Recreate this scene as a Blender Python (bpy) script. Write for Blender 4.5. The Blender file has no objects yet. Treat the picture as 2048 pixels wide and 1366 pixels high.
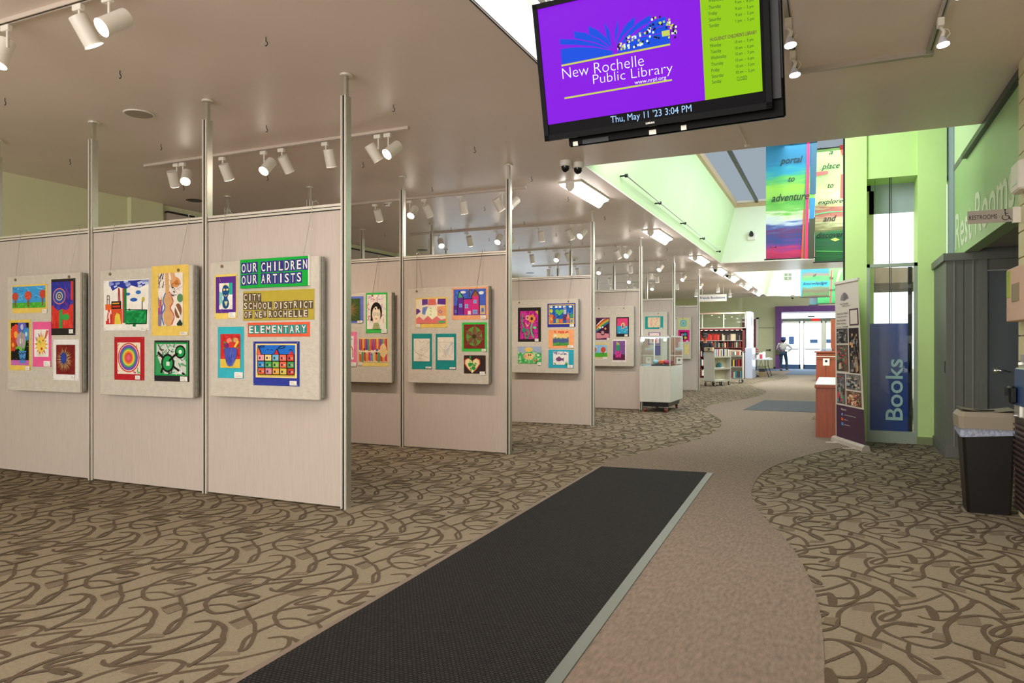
import bpy, math, random
from mathutils import Vector, Matrix, Euler
random.seed(7)
C = bpy.context.scene.collection
SC = bpy.context.scene
# ---------------------------------------------------------------- camera, world, light, exposure
CAM_H = 1.31; FPX = 1440.0; YAW = math.atan(646/1440.0)
cam_d = bpy.data.cameras.new('camera'); cam = bpy.data.objects.new('camera', cam_d); C.objects.link(cam)
cam.location = (0, 0, CAM_H); cam.rotation_euler = (math.pi/2, 0, YAW)
cam_d.sensor_width = 36; cam_d.lens = 36*FPX/2048; cam_d.shift_y = 7/2048.0
cam_d.clip_start = .05; cam_d.clip_end = 300
SC.camera = cam
SC.view_settings.view_transform = 'Standard'; SC.view_settings.look = 'None'
SC.view_settings.gamma = 1; SC.view_settings.use_curve_mapping = False
SC.view_settings.exposure = 0.2
world = bpy.data.worlds.new('daylight'); SC.world = world; world.use_nodes = True
bg = world.node_tree.nodes['Background']; bg.inputs[0].default_value = (.86, .93, 1, 1); bg.inputs[1].default_value = 2.6

WARM = (1, .82, .66); NEUT = (1, .95, .88); COOL = (.80, .90, 1)
def area(name, loc, rot, sx, sy, energy, col):
    l = bpy.data.lights.new(name, 'AREA'); l.shape = 'RECTANGLE'; l.size = sx; l.size_y = sy
    l.energy = energy; l.color = col
    o = bpy.data.objects.new(name, l); C.objects.link(o); o.location = loc; o.rotation_euler = rot
    return o
PI = math.pi
# daylight: clerestory windows on the right of both light wells, skylight over the entrance,
# added fill behind the camera, windows far along the left wall, glazed entrance far ahead
area('clerestory_daylight', (.30, 15.5, 4.25), (0, PI/2, 0), 1.1, 6.6, 60, COOL)
area('clerestory_daylight', (.30, 28, 4.25), (0, PI/2, 0), 1.2, 10, 90, COOL)
area('well_front_fill', (-1.3, 8.42, 4.3), (PI/2, 0, 0), 1.8, 1.1, 95, (.93, .97, 1))  # added lamp on the solid front well wall, brightens column and end wall
area('roof_daylight', (-.3, 14.6, 4.98), (0, 0, 0), 1.1, 8.6, 130, (.93, .97, 1))
area('roof_daylight', (-.3, 28, 4.98), (0, 0, 0), 1.1, 9, 170, (.93, .97, 1))
area('well_front_fill', (-1.0, 22.42, 4.3), (PI/2, 0, 0), 2.6, 1.1, 200, (.93, .97, 1))  # added lamp, same as in the near well, brightens the far end wall
area('entry_skylight', (-1.48, 3.5, 3.86), (0, 0, 0), 1.0, 4.8, 70, NEUT)
area('rear_fill', (-3.5, -3.7, 1.9), (PI/2, 0, 0), 8, 2.8, 270, (1, .90, .80))  # added soft fill lamp, stands for invented windows behind the camera
area('left_window_daylight', (-9.3, 22, 1.9), (0, -PI/2, 0), 2.4, 12, 60, (.45, .68, 1))
area('entrance_daylight', (-1.2, 43.4, 1.7), (-PI/2, 0, 0), 4.2, 3.6, 420, (.70, .84, 1))

# ---------------------------------------------------------------- helpers
def lin(h):
    h = h.lstrip('#'); v = [int(h[i:i+2], 16)/255 for i in (0, 2, 4)]
    return tuple(x/12.92 if x <= .04045 else ((x+.055)/1.055)**2.4 for x in v) + (1,)
_m = {}
def mat(name, col, rough=.6, metal=0, emit=0, spec=.5, noise=0, nscale=8, bump=0, bscale=60, trans=0, coat=0, stretch=None, ior=1.45):
    key = name
    if key in _m: return _m[key]
    m = bpy.data.materials.new(name); m.use_nodes = True; nt = m.node_tree
    b = nt.nodes['Principled BSDF']; c = lin(col)
    b.inputs['Base Color'].default_value = c; b.inputs['Roughness'].default_value = rough
    b.inputs['Metallic'].default_value = metal; b.inputs['Specular IOR Level'].default_value = spec
    b.inputs['IOR'].default_value = ior
    if coat: b.inputs['Coat Weight'].default_value = coat
    if trans: b.inputs['Transmission Weight'].default_value = trans
    if emit:
        b.inputs['Emission Color'].default_value = c; b.inputs['Emission Strength'].default_value = emit
    if noise or bump:
        tc = nt.nodes.new('ShaderNodeTexCoord'); mp = nt.nodes.new('ShaderNodeMapping')
        nt.links.new(tc.outputs['Object'], mp.inputs[0])
        if stretch: mp.inputs['Scale'].default_value = stretch
    if noise:
        n = nt.nodes.new('ShaderNodeTexNoise'); n.inputs['Scale'].default_value = nscale; n.inputs['Detail'].default_value = 4
        nt.links.new(mp.outputs[0], n.inputs[0])
        r = nt.nodes.new('ShaderNodeValToRGB'); nt.links.new(n.outputs[0], r.inputs[0])
        r.color_ramp.elements[0].position = .3; r.color_ramp.elements[1].position = .7
        r.color_ramp.elements[0].color = tuple(x*(1-noise) for x in c[:3]) + (1,)
        r.color_ramp.elements[1].color = tuple(min(1, x*(1+noise)) for x in c[:3]) + (1,)
        nt.links.new(r.outputs[0], b.inputs['Base Color'])
    if bump:
        n2 = nt.nodes.new('ShaderNodeTexNoise'); n2.inputs['Scale'].default_value = bscale; n2.inputs['Detail'].default_value = 3
        nt.links.new(mp.outputs[0], n2.inputs[0])
        bp = nt.nodes.new('ShaderNodeBump'); bp.inputs['Strength'].default_value = bump; bp.inputs['Distance'].default_value = .01
        nt.links.new(n2.outputs[0], bp.inputs['Height']); nt.links.new(bp.outputs[0], b.inputs['Normal'])
    _m[key] = m
    return m
def paper(h): return mat('paper_'+h.lstrip('#'), h, .75, noise=.07, nscale=14, spec=.25)
def paint(h): return mat('paint_'+h.lstrip('#'), h, .6, noise=.05, nscale=6)
def glow(h, s):
    m = mat('glow_%s_%g' % (h.lstrip('#'), s), h, .5, emit=s, spec=.1); q_ = m.node_tree.nodes['Principled BSDF']; q_.inputs['Base Color'].default_value = (.01, .01, .01, 1); q_.inputs['Specular IOR Level'].default_value = 0; return m

class MB:
    def __init__(s): s.v = []; s.f = []; s.m = []; s.mats = []; s.sm = []
    def mi(s, m):
        if m not in s.mats: s.mats.append(m)
        return s.mats.index(m)
    def add(s, vs, fs, m, smooth=False):
        n = len(s.v); k = s.mi(m); s.v += [tuple(v) for v in vs]
        for f in fs: s.f.append([i+n for i in f]); s.m.append(k); s.sm.append(smooth)
        return s
    def box(s, x0, x1, y0, y1, z0, z1, m):
        if x0 > x1: x0, x1 = x1, x0
        if y0 > y1: y0, y1 = y1, y0
        if z0 > z1: z0, z1 = z1, z0
        v = [(x, y, z) for z in (z0, z1) for y in (y0, y1) for x in (x0, x1)]
        return s.add(v, [(0, 2, 3, 1), (4, 5, 7, 6), (0, 1, 5, 4), (2, 6, 7, 3), (0, 4, 6, 2), (1, 3, 7, 5)], m)
    def bbox(s, x0, x1, y0, y1, z0, z1, m, b=.01):
        # box with chamfered vertical and horizontal edges
        if x0 > x1: x0, x1 = x1, x0
        if y0 > y1: y0, y1 = y1, y0
        if z0 > z1: z0, z1 = z1, z0
        def ring(i, z): return [(x0+i+b, y0+i, z), (x1-i-b, y0+i, z), (x1-i, y0+i+b, z), (x1-i, y1-i-b, z), (x1-i-b, y1-i, z), (x0+i+b, y1-i, z), (x0+i, y1-i-b, z), (x0+i, y0+i+b, z)]
        vs = ring(b, z0) + ring(0, z0+b) + ring(0, z1-b) + ring(b, z1)
        fs = [tuple(range(7, -1, -1)), tuple(range(24, 32))]
        for r in range(3):
            for i in range(8): fs.append((r*8+i, r*8+(i+1) % 8, r*8+8+(i+1) % 8, r*8+8+i))
        return s.add(vs, fs, m)
    def prism(s, pts, d, m):   # 3D planar points + extrusion vector
        d = Vector(d); n = len(pts); a = [Vector(p) for p in pts]; b = [p+d for p in a]
        return s.add(a+b, [tuple(range(n)), tuple(range(2*n-1, n-1, -1))] + [(i, n+i, n+(i+1) % n, (i+1) % n) for i in range(n)], m)
    def cyl(s, p0, p1, r0, m, r1=None, seg=12, caps=True, smooth=True):
        p0 = Vector(p0); p1 = Vector(p1); r1 = r0 if r1 is None else r1
        d = (p1-p0).normalized(); u = d.orthogonal().normalized(); w = d.cross(u)
        vs = []
        for p, r in ((p0, r0), (p1, r1)):
            for i in range(seg):
                a = 2*PI*i/seg; vs.append(p + u*(r*math.cos(a)) + w*(r*math.sin(a)))
        s.add(vs, [(i, (i+1) % seg, seg+(i+1) % seg, seg+i) for i in range(seg)], m, smooth)
        if caps:
            s.add(vs[:seg], [tuple(range(seg-1, -1, -1))], m); s.add(vs[seg:], [tuple(range(seg))], m)
        return s
    def tube(s, pts, r, m, seg=6):
        pts = [Vector(p) for p in pts]; rs = r if isinstance(r, (list, tuple)) else [r]*len(pts)
        vs = []; up = None
        for i, p in enumerate(pts):
            d = (pts[min(i+1, len(pts)-1)] - pts[max(i-1, 0)]).normalized()
            if up is None: up = d.orthogonal().normalized()
            u = (up - d*up.dot(d)); u = u.normalized() if u.length > 1e-6 else d.orthogonal().normalized(); up = u; w = d.cross(u)
            for k in range(seg):
                a = 2*PI*k/seg; vs.append(p + u*(rs[i]*math.cos(a)) + w*(rs[i]*math.sin(a)))
        fs = [(i*seg+k, i*seg+(k+1) % seg, (i+1)*seg+(k+1) % seg, (i+1)*seg+k) for i in range(len(pts)-1) for k in range(seg)]
        fs += [tuple(range(seg-1, -1, -1)), tuple(range((len(pts)-1)*seg, len(pts)*seg))]
        return s.add(vs, fs, m, True)
    def lathe(s, prof, c, m, seg=20, ax='z'):   # prof: (r, h)
        vs = []
        for r, h in prof:
            for i in range(seg):
                a = 2*PI*i/seg
                p = (r*math.cos(a), r*math.sin(a), h) if ax == 'z' else (h, r*math.cos(a), r*math.sin(a)) if ax == 'x' else (r*math.cos(a), h, r*math.sin(a))
                vs.append((p[0]+c[0], p[1]+c[1], p[2]+c[2]))
        n = len(prof)
        fs = [(j*seg+i, j*seg+(i+1) % seg, (j+1)*seg+(i+1) % seg, (j+1)*seg+i) for j in range(n-1) for i in range(seg)]
        s.add(vs, fs, m, True)
        if prof[0][0] > 1e-5: s.add(vs[:seg], [tuple(range(seg-1, -1, -1))], m)
        if prof[-1][0] > 1e-5: s.add(vs[-seg:], [tuple(range(seg))], m)
        return s
    def build(s, name, parent=None, world=True, kind=None):
        me = bpy.data.meshes.new(name); off = Vector(parent_loc(parent)) if (parent and world) else Vector((0, 0, 0))
        me.from_pydata([tuple(Vector(v)-off) for v in s.v], [], s.f)
        for m in s.mats: me.materials.append(m)
        me.polygons.foreach_set('material_index', s.m); me.polygons.foreach_set('use_smooth', s.sm)
        me.update()
        o = bpy.data.objects.new(name, me); C.objects.link(o)
        if parent: o.parent = parent
        if kind: o['kind'] = kind
        return o
_loc = {}
def parent_loc(o):
    l = Vector((0, 0, 0))
    while o is not None: l += o.location; o = o.parent
    return l
def thing(name, label, cat, loc=(0, 0, 0), rz=0, group=None):
    o = bpy.data.objects.new(name, None); C.objects.link(o); o.empty_display_size = .1
    o.location = loc; o.rotation_euler = (0, 0, rz); o['label'] = label; o['category'] = cat
    if group: o['group'] = group
    return o
def tag(o, label, cat, group=None):
    o['label'] = label; o['category'] = cat
    if group: o['group'] = group
    return o
def struct(name, mb, parent=None):
    o = mb.build(name, parent); o['kind'] = 'structure'; return o
def copy_tree(r, loc, rz=None, label=None):
    n = r.copy(); C.objects.link(n); n.location = loc
    if rz is not None: n.rotation_euler = (0, 0, rz)
    if label: n['label'] = label
    for ch in r.children:
        c = ch.copy(); C.objects.link(c); c.parent = n
        for g in ch.children:
            d = g.copy(); C.objects.link(d); d.parent = c
    return n
cy_, sy_ = math.cos(YAW), math.sin(YAW)
def on_y(px, py, Y):
    t = (px-1024)/FPX; X = Y*(t*cy_-sy_)/(cy_+t*sy_); d = -sy_*X+cy_*Y
    return (X, CAM_H+(690-py)*d/FPX)
def on_x(px, py, X):
    t = (px-1024)/FPX; Y = X*(cy_+t*sy_)/(t*cy_-sy_); d = -sy_*X+cy_*Y
    return (Y, CAM_H+(690-py)*d/FPX)
def on_z(px, py, Z=0):
    d = FPX*(Z-CAM_H)/(690-py); r = (px-1024)/FPX*d
    return (cy_*r-sy_*d, sy_*r+cy_*d)

# lettering: built-in font turned into a mesh; o/u/v = origin, right, up vectors; fit into w x h
def lettering(txt, o, u, v, w, h, m, parent=None, name='lettering', shear=0, bold=0, depth=.0008, align='L'):
    cu = bpy.data.curves.new('t', 'FONT'); cu.body = txt; cu.size = 1; cu.shear = shear; cu.offset = bold; cu.extrude = 0; cu.resolution_u = 3
    ob = bpy.data.objects.new('t', cu); C.objects.link(ob); bpy.context.view_layer.update()
    me = bpy.data.meshes.new_from_object(ob.evaluated_get(bpy.context.evaluated_depsgraph_get()))
    bpy.data.objects.remove(ob); bpy.data.curves.remove(cu)
    xs = [q.co.x for q in me.vertices]; ys = [q.co.y for q in me.vertices]
    if not xs: return None
    x0, x1, y0, y1 = min(xs), max(xs), min(ys), max(ys)
    O = Vector(o); U = Vector(u).normalized(); V = Vector(v).normalized(); N = U.cross(V)
    sx = w/(x1-x0) if w else h/(y1-y0); sz = h/(y1-y0) if h else sx
    base = parent_loc(parent) if parent else Vector((0, 0, 0))
    ext = []
    for q in me.vertices:
        p = O + U*((q.co.x-x0)*sx) + V*((q.co.y-y0)*sz) + N*depth - base
        q.co = p
    me.materials.clear(); me.materials.append(m)
    for p in me.polygons: p.material_index = 0
    ob = bpy.data.objects.new(name, me); C.objects.link(ob)
    if parent: ob.parent = parent
    return ob

# shared materials
M_ceil = mat('ceiling_paint', '#ecdcd3', .38, noise=.05, nscale=.7, spec=.5)
M_green = mat('pale_green_wall', '#dedfb6', .55, noise=.03, nscale=2)
M_lime = mat('lime_wall', '#c6e592', .5, noise=.03, nscale=2)
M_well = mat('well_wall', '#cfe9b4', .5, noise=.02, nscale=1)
M_panel = mat('panel_fabric', '#c8bcb3', .8, noise=.05, nscale=90, stretch=(1, 1, .05), spec=.2)
M_alu = mat('brushed_aluminium', '#c9c8bf', .32, .85, noise=.05, nscale=30)
M_aluw = mat('pale_aluminium', '#e4ddd2', .4, .3)
M_white = mat('white_enamel', '#ece6dc', .4)
M_black = mat('black_plastic', '#0c0c0d', .35)
M_dark = mat('dark_metal', '#2a2a2c', .4, .5)
M_board = mat('homasote_board', '#cdc6b9', .9, noise=.06, nscale=18, bump=.5, bscale=45, spec=.15)
M_boarde = mat('board_edge', '#8b8a80', .9, noise=.15, nscale=30)
M_grey = mat('grey_laminate', '#6d6f68', .5, noise=.04, nscale=30, stretch=(1, 1, .1))
M_wood = mat('red_brown_wood', '#96472a', .38, noise=.16, nscale=6, stretch=(6, 6, .6))
M_chrome = mat('chrome', '#d8dadc', .15, 1)
M_glass = mat('clear_glass', '#f4fffb', .02, trans=1, ior=1.1, spec=.5)
def thin_glass():
    m = bpy.data.materials.new('thin_glass'); m.use_nodes = True; nt = m.node_tree; nt.nodes.clear()
    o = nt.nodes.new('ShaderNodeOutputMaterial'); t = nt.nodes.new('ShaderNodeBsdfTransparent'); g = nt.nodes.new('ShaderNodeBsdfGlossy')
    t.inputs[0].default_value = (.93, .97, .96, 1); g.inputs['Roughness'].default_value = .02
    fr = nt.nodes.new('ShaderNodeFresnel'); ge = nt.nodes.new('ShaderNodeNewGeometry'); mi_ = nt.nodes.new('ShaderNodeMapRange'); mi_.inputs['To Min'].default_value = 1.5; mi_.inputs['To Max'].default_value = 1/1.5; nt.links.new(ge.outputs['Backfacing'], mi_.inputs[0]); nt.links.new(mi_.outputs[0], fr.inputs[0])
    mx = nt.nodes.new('ShaderNodeMixShader'); nt.links.new(fr.outputs[0], mx.inputs[0]); nt.links.new(t.outputs[0], mx.inputs[1]); nt.links.new(g.outputs[0], mx.inputs[2])
    nt.links.new(mx.outputs[0], o.inputs[0]); return m
M_glass = thin_glass()
M_purple = mat('purple_frame', '#7a4a8c', .5, noise=.05, nscale=4)
M_skin = mat('skin', '#a9694a', .5, noise=.05, nscale=20)

def _carpet(name, col, n1, s1, bump=.6, stretch=None):
    return mat(name, col, .95, noise=n1, nscale=s1, bump=bump, bscale=260, spec=.1, stretch=stretch)
M_carp = _carpet('carpet_tan', '#918570', .10, 60)
M_swirl = _carpet('carpet_brown_yarn', '#635546', .10, 90)
M_half = _carpet('carpet_half_tone_yarn', '#7d6f5d', .14, 200)
M_path = _carpet('carpet_plain_weave', '#8b7c6e', .20, 34, stretch=(1.6, .5, 1))

# ---------------------------------------------------------------- structure
CEIL = 3.48
f = MB(); f.box(-14, 6, -5, 45, -.15, 0, M_carp); floor = struct('floor', f)

# carpet figure: one repeat of the woven pattern (0.45 x 0.972 m), drawn stroke by stroke
def S(pts, w=1.0): return ([(1620+x/5.689, 1130+y/5.689) for x, y in pts], w)
strokes = [
 S([(330,690),(318,620),(335,540),(430,475),(560,438),(700,425),(800,432),(900,452),(960,490),(1005,535),(1008,575),(960,612),(880,640),(815,628),(808,600),(865,565),(960,538),(1100,512),(1300,475),(1340,462)],1.1),
 S([(880,452),(960,458),(1050,457),(1200,437),(1330,405),(1450,360),(1525,332)],.9),
 S([(1330,465),(1385,525),(1412,580),(1425,625)],2.1),
 S([(1225,578),(1290,603),(1400,625),(1520,630),(1620,597),(1690,558),(1712,535)],.9),
 S([(1405,522),(1480,530),(1560,532),(1640,525),(1668,485),(1640,425),(1590,375),(1520,325),(1440,285),(1350,255),(1260,245),(1160,257)],1.0),
 S([(1350,250),(1500,280),(1650,320),(1780,370),(1900,412),(1990,450),(2100,520),(2170,580),(2230,640)],1.2),
 S([(1870,410),(1830,455),(1790,490),(1720,520),(1660,528)],1.3),
 S([(1890,400),(1850,430)],2.4),
 S([(850,522),(780,530),(728,572),(722,620),(760,690),(820,740),(920,800),(1050,850),(1150,890),(1300,930),(1400,945),(1500,925),(1580,890)],1.0),
 S([(1040,830),(1130,818),(1230,820),(1350,840),(1470,865),(1570,885)],.8),
 S([(720,830),(752,780),(800,722),(870,690),(980,665),(1100,665),(1250,682),(1390,715),(1335,758),(1268,775)],1.1),
 S([(1000,675),(1100,685),(1225,702)],1.3),
 S([(350,700),(500,755),(600,795),(720,838),(850,880),(980,940),(1120,1005),(1250,1078),(1370,1150),(1450,1210),(1462,1240),(1420,1235),(1350,1190),(1230,1122),(1155,1065),(1120,1000),(1118,940),(1130,885)],.9),
 S([(565,795),(542,875)],1.7),
 S([(1570,800),(1572,860),(1590,890)],1.0),
]
blocks = [[(480,460),(728,440),(742,540),(478,515)],[(1390,770),(1560,778),(1585,880),(1390,850)],[(570,800),(825,875),(812,960),(560,885)],
          [(940,628),(1100,642),(1040,668),(935,665)],[(1230,1240),(1455,1250),(1545,1292),(1205,1325)]]
def cr(pts, n=5):
    out = []; P = [pts[0]]+list(pts)+[pts[-1]]
    for i in range(1, len(P)-2):
        p0, p1, p2, p3 = P[i-1:i+3]
        for k in range(n):
            t = k/n
            out.append(tuple(.5*((2*p1[j])+(-p0[j]+p2[j])*t+(2*p0[j]-5*p1[j]+4*p2[j]-p3[j])*t*t+(-p0[j]+3*p1[j]-3*p2[j]+p3[j])*t**3) for j in (0, 1)))
    out.append(pts[-1]); return out
TX, TY = .4485, .972
tv_, tf_, tm_ = [], [], []
for si, (pts, w) in enumerate(strokes):
    g = [Vector(on_z(x, y)) for x, y in cr(pts, 3)]
    n0 = len(tv_); L = len(g)
    for i, p in enumerate(g):
        d = (g[min(i+1, L-1)]-g[max(i-1, 0)]).normalized(); nn = Vector((-d.y, d.x))
        taper = .65+.35*min(1, i/3, (L-1-i)/3)
        hw = .0108*w*taper
        tv_ += [(p.x+nn.x*hw, p.y+nn.y*hw, (.0006+si*1.05e-4+i*2.5e-6)), (p.x-nn.x*hw, p.y-nn.y*hw, (.0006+si*1.05e-4+i*2.5e-6))]
    for i in range(L-1): tf_.append((n0+2*i, n0+2*i+1, n0+2*i+3, n0+2*i+2)); tm_.append(0)
for b in blocks:
    n0 = len(tv_)
    for x, y in b:
        q = on_z(1620+x/5.689, 1130+y/5.689); tv_.append((q[0], q[1], .0004))
    tf_.append((n0, n0+1, n0+2, n0+3)); tm_.append(1)
import numpy as np
base = np.array(tv_)
def path_l(y):   # left edge of the plain path, in metres
    ks = [(-5,-1.7),(5,-1.8),(6.5,-2.0),(7.7,-2.39),(9.08,-1.99),(9.8,-1.8),(10.4,-1.68),(11.4,-1.65),(12.3,-1.70),(13.05,-1.83),(13.8,-2.1),(15,-2.45),(16.3,-2.45),(17.9,-2.07),(19.3,-1.78),(20.8,-1.70),(22,-1.85),(23.3,-2.25),(24.7,-2.54),(26.2,-2.45),(27.8,-2.07),(29.8,-1.63),(31.5,-1.7),(33,-1.95),(35,-2.6),(37,-3.2),(42.2,-3.4)]
    for (a, b), (c, d) in zip(ks, ks[1:]):
        if a <= y <= c:
            t = (y-a)/(c-a); return b+(d-b)*t
    return -2
def path_r(y):
    ks = [(-5,-.7),(0,-.25),(1.5,-.08),(3.05,-.03),(4.02,-.07),(4.94,-.23),(5.5,-.4),(6.01,-.58),(6.7,-.69),(7.3,-.70),(7.97,-.67),(8.5,-.54),(9.02,-.37),(9.6,-.15),(10.11,.06),(10.6,.5),(11.8,.5),(12.5,-.1),(13.6,-.4),(15,-.3),(16.5,.3),(18,1.3),(42.2,1.3)]
    for (a, b), (c, d) in zip(ks, ks[1:]):
        if a <= y <= c:
            t = (y-a)/(c-a); return b+(d-b)*t
    return 1.3
allv, allf, allm = [], [], []
for j in range(-4, 33):
    for i in range(-24, 5):
        ox, oy = i*TX, j*TY
        xs = base[:, 0].min()+ox, base[:, 0].max()+ox; ys = base[:, 1].min()+oy
        if xs[0] > 2.6 or xs[1] < -9.5: continue
        cy2 = ys+.5
        if xs[0] > path_l(min(42, max(-5, cy2)))+.25 and xs[1] < path_r(min(42, max(-5, cy2)))-.35 and cy2 < 17: continue
        if cy2 > 17 and xs[0] > -1.4: continue
        # skip what lies behind the camera's field of view
        d = -sy_*(xs[0]+.3)+cy_*(cy2); r = cy_*(xs[0]+.3)+sy_*cy2
        if d < .8 or abs(r/d) > 1.05: continue
        n0 = sum(len(a) for a in allv[-1:])*0 + len(allv)*len(base)
        allv.append(base+np.array([ox, oy, (i % 2)*.0017+(j % 2)*.00005])); allf += [tuple(k+n0 for k in q) for q in tf_]; allm += tm_
V_ = np.concatenate(allv)
me = bpy.data.meshes.new('carpet_swirl'); me.from_pydata(V_.tolist(), [], allf); me.materials.append(M_swirl); me.materials.append(M_half)
me.polygons.foreach_set('material_index', allm); me.update()
o = bpy.data.objects.new('carpet_swirl', me); C.objects.link(o); o.parent = floor; o['kind'] = 'stuff'
# plain woven path laid between the patterned fields
p = MB(); ys = [-5+i*.25 for i in range(189)]
vs = []
def sm(fn, y): return sum(fn(min(42.1, max(-5, y+k*.15))) for k in (-2, -1, 0, 1, 2))/5
for y in ys: vs += [(sm(path_l, y), y, .0046), (sm(path_r, y), y, .0046)]
p.add(vs, [(2*i, 2*i+1, 2*i+3, 2*i+2) for i in range(len(ys)-1)], M_path)
p.build('carpet_path', floor)

# ceiling with its two light wells and the entry skylight
c = MB()
def cbox(x0, x1, y0, y1): c.box(x0, x1, y0, y1, CEIL, CEIL+.02, M_ceil)
WX0, WX1 = -2.77, 1.36
cbox(-9.6, WX0, -5, 34.3)
cbox(WX0, -2.07, -5, 8.33); cbox(-.9, 6, -5, 6.3); cbox(-2.07, -.9, -5, 1.1); cbox(-2.07, -.9, 5.95, 8.33); cbox(-.9, 2.4, 6.3, 8.33)
cbox(WX0, .5, 19.75, 22.3); cbox(WX0, .5, 33.8, 34.3)
ceil = struct('ceiling', c)
# second, higher ceiling before the far entrance
c2 = MB(); c2.box(-9.6, .5, 34.3, 42.4, 4.35, 4.5, M_ceil); c2.box(-9.6, .5, 34.28, 34.32, CEIL+.25, 4.35, M_green); struct('ceiling_far', c2)
# well linings
TOPZ = 4.97
M_well_lit = mat('well_wall_lit', '#eef6de', .5, noise=.02, nscale=1)  # whiter copy of the well paint; daylight on end walls put into colour
def well(name, y0, y1):
    w = MB()
    w.prism([(-2.77, y0, CEIL+.021), (-2.77, y1, CEIL+.021), (-2.40, y1, TOPZ), (-2.40, y0, TOPZ)], (-.06, 0, 0), M_well)
    xr = 1.42 if y0 < 10 else .46
    w.box(-2.8, .46, y1, y1+.06, CEIL+.021, TOPZ+.1, M_well_lit)
    w.box(-2.8, xr, y0-.06, y0, CEIL+.021, TOPZ+.1, M_well)
    # right side: solid below and above the clerestory band
    ya = 11.35 if y0 < 10 else y0
    if y0 < 10: w.box(1.36, 1.42, y0, 11.4, CEIL+.021, TOPZ+.1, M_well)
    w.box(.40, .46, ya, y1, CEIL, CEIL+.12, M_well); w.box(.40, .46, ya, y1, TOPZ-.1, TOPZ+.1, M_well)
    w.box(.40, .46, ya, ya+.6, CEIL, TOPZ, M_well); w.box(.40, .46, y1-.6, y1, CEIL, TOPZ, M_well)
    return struct(name, w)
well('wall_lightwell_near', 8.33, 19.75); well('wall_lightwell_far', 22.3, 33.8)
M_pane = glow('#86919a', 1.2)
M_tan = mat('tan_trim', '#c9b08a', .5)
for n_, (y0, y1) in enumerate(((8.33, 19.75), (22.3, 33.8)), 1):
    w = MB(); w.box(-2.4, .46, y0, y1, TOPZ+.1, TOPZ+.14, M_pane)
    if n_ == 1: w.box(.46, 1.42, y0, 11.4, TOPZ+.1, TOPZ+.14, M_pane); r = struct('window_roof_%d' % n_, w)
    t = MB(); t.box(-2.42, -2.34, y0, y1, TOPZ-.04, TOPZ+.1, M_tan); t.box(-2.34, .4, y1-.08, y1, TOPZ-.04, TOPZ+.1, M_tan); t.build('frame', r)
    for k in range(2):
        b = MB(); xx = -1.85+k*.95; b.box(xx-.035, xx+.035, y0, y1-.08, TOPZ+.04, TOPZ+.1, M_dark); b.build('glazing_bar', r)
    b = MB(); b.box(-2.34, .4, y1-.2, y1-.12, TOPZ+.05, TOPZ+.1, M_aluw); b.build('glazing_bar', r)
    # clerestory frame
    w = MB(); ya = 11.95 if y0 < 10 else y0+.6; w.box(.40, .44, ya, y1-.6, CEIL+.12, CEIL+.16, M_aluw); w.box(.40, .44, ya, y1-.6, TOPZ-.14, TOPZ-.1, M_aluw)
    for k in range(6):
        yy = ya+k*(y1-.6-ya)/5; w.box(.40, .44, yy-.02, yy+.02, CEIL+.12, TOPZ-.1, M_aluw)
    struct('window_clerestory_%d' % n_, w)
# entry skylight lining
w = MB(); WH = mat('skylight_lining', '#f1eee6', .5)
w.box(-2.13, -2.07, 1.1, 5.95, CEIL+.021, 3.92, WH); w.box(-.9, -.84, 1.1, 5.95, CEIL+.021, 3.92, WH)
w.box(-2.13, -.84, 5.951, 6.0, CEIL+.021, 3.92, WH); w.box(-2.13, -.84, 1.05, 1.1, CEIL+.021, 3.92, WH)
sk = struct('trim_entry_skylight', w)
w = MB(); w.box(-2.13, -.84, 1.05, 6.0, 3.93, 3.95, glow('#fffdf8', 2.2)); w.build('diffuser', sk)
w = MB(); w.box(-2.0, -1.95, 1.1, 5.95, 3.85, 3.9, M_grey); w.build('frame', sk)
w = MB(); w.box(-2.09, -2.075, 1.1, 5.95, CEIL-.012, CEIL-.001, M_dark); w.build('edge_strip', sk)

# left wall: green, then fabric-faced panels, a pilaster, more panels, then windows
w = MB(); w.box(-9.7, -9.5, -5, 15, 0, CEIL, M_green); w.box(-9.7, -9.5, 15, 16, 0, CEIL, M_green)
w.box(-9.7, -9.5, 16, 28, 0, .7, M_green); w.box(-9.7, -9.5, 16, 28, 3.1, CEIL, M_green); w.box(-9.7, -9.5, 28, 42.2, 0, CEIL+1, M_green)
w.box(-9.5, -9.42, 7.35, 7.9, 0, CEIL, M_green); w.box(-9.5, -9.42, 14.4, 15, 0, CEIL, M_green)
struct('wall_left', w)
w = MB(); w.box(-9.5, -9.44, 8.0, 14.4, 0, 3.36, M_panel); w.box(-9.5, -9.43, 8.0, 14.4, 3.36, 3.39, M_dark); struct('trim_left_wall_panels', w)
for n_ in range(4):
    y0 = 16+n_*3; w = MB()
    for a, b, cc, d in ((0, 3, .7, .76), (0, 3, 3.04, 3.1), (0, .06, .76, 3.04), (2.94, 3, .76, 3.04)): w.box(-9.66, -9.54, y0+a, y0+b, cc, d, M_aluw)
    wn = struct('window_%d' % (n_+1), w)
    g = MB(); g.box(-9.605, -9.6, y0+.06, y0+2.94, .76, 3.04, M_glass); g.build('pane', wn)
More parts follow.
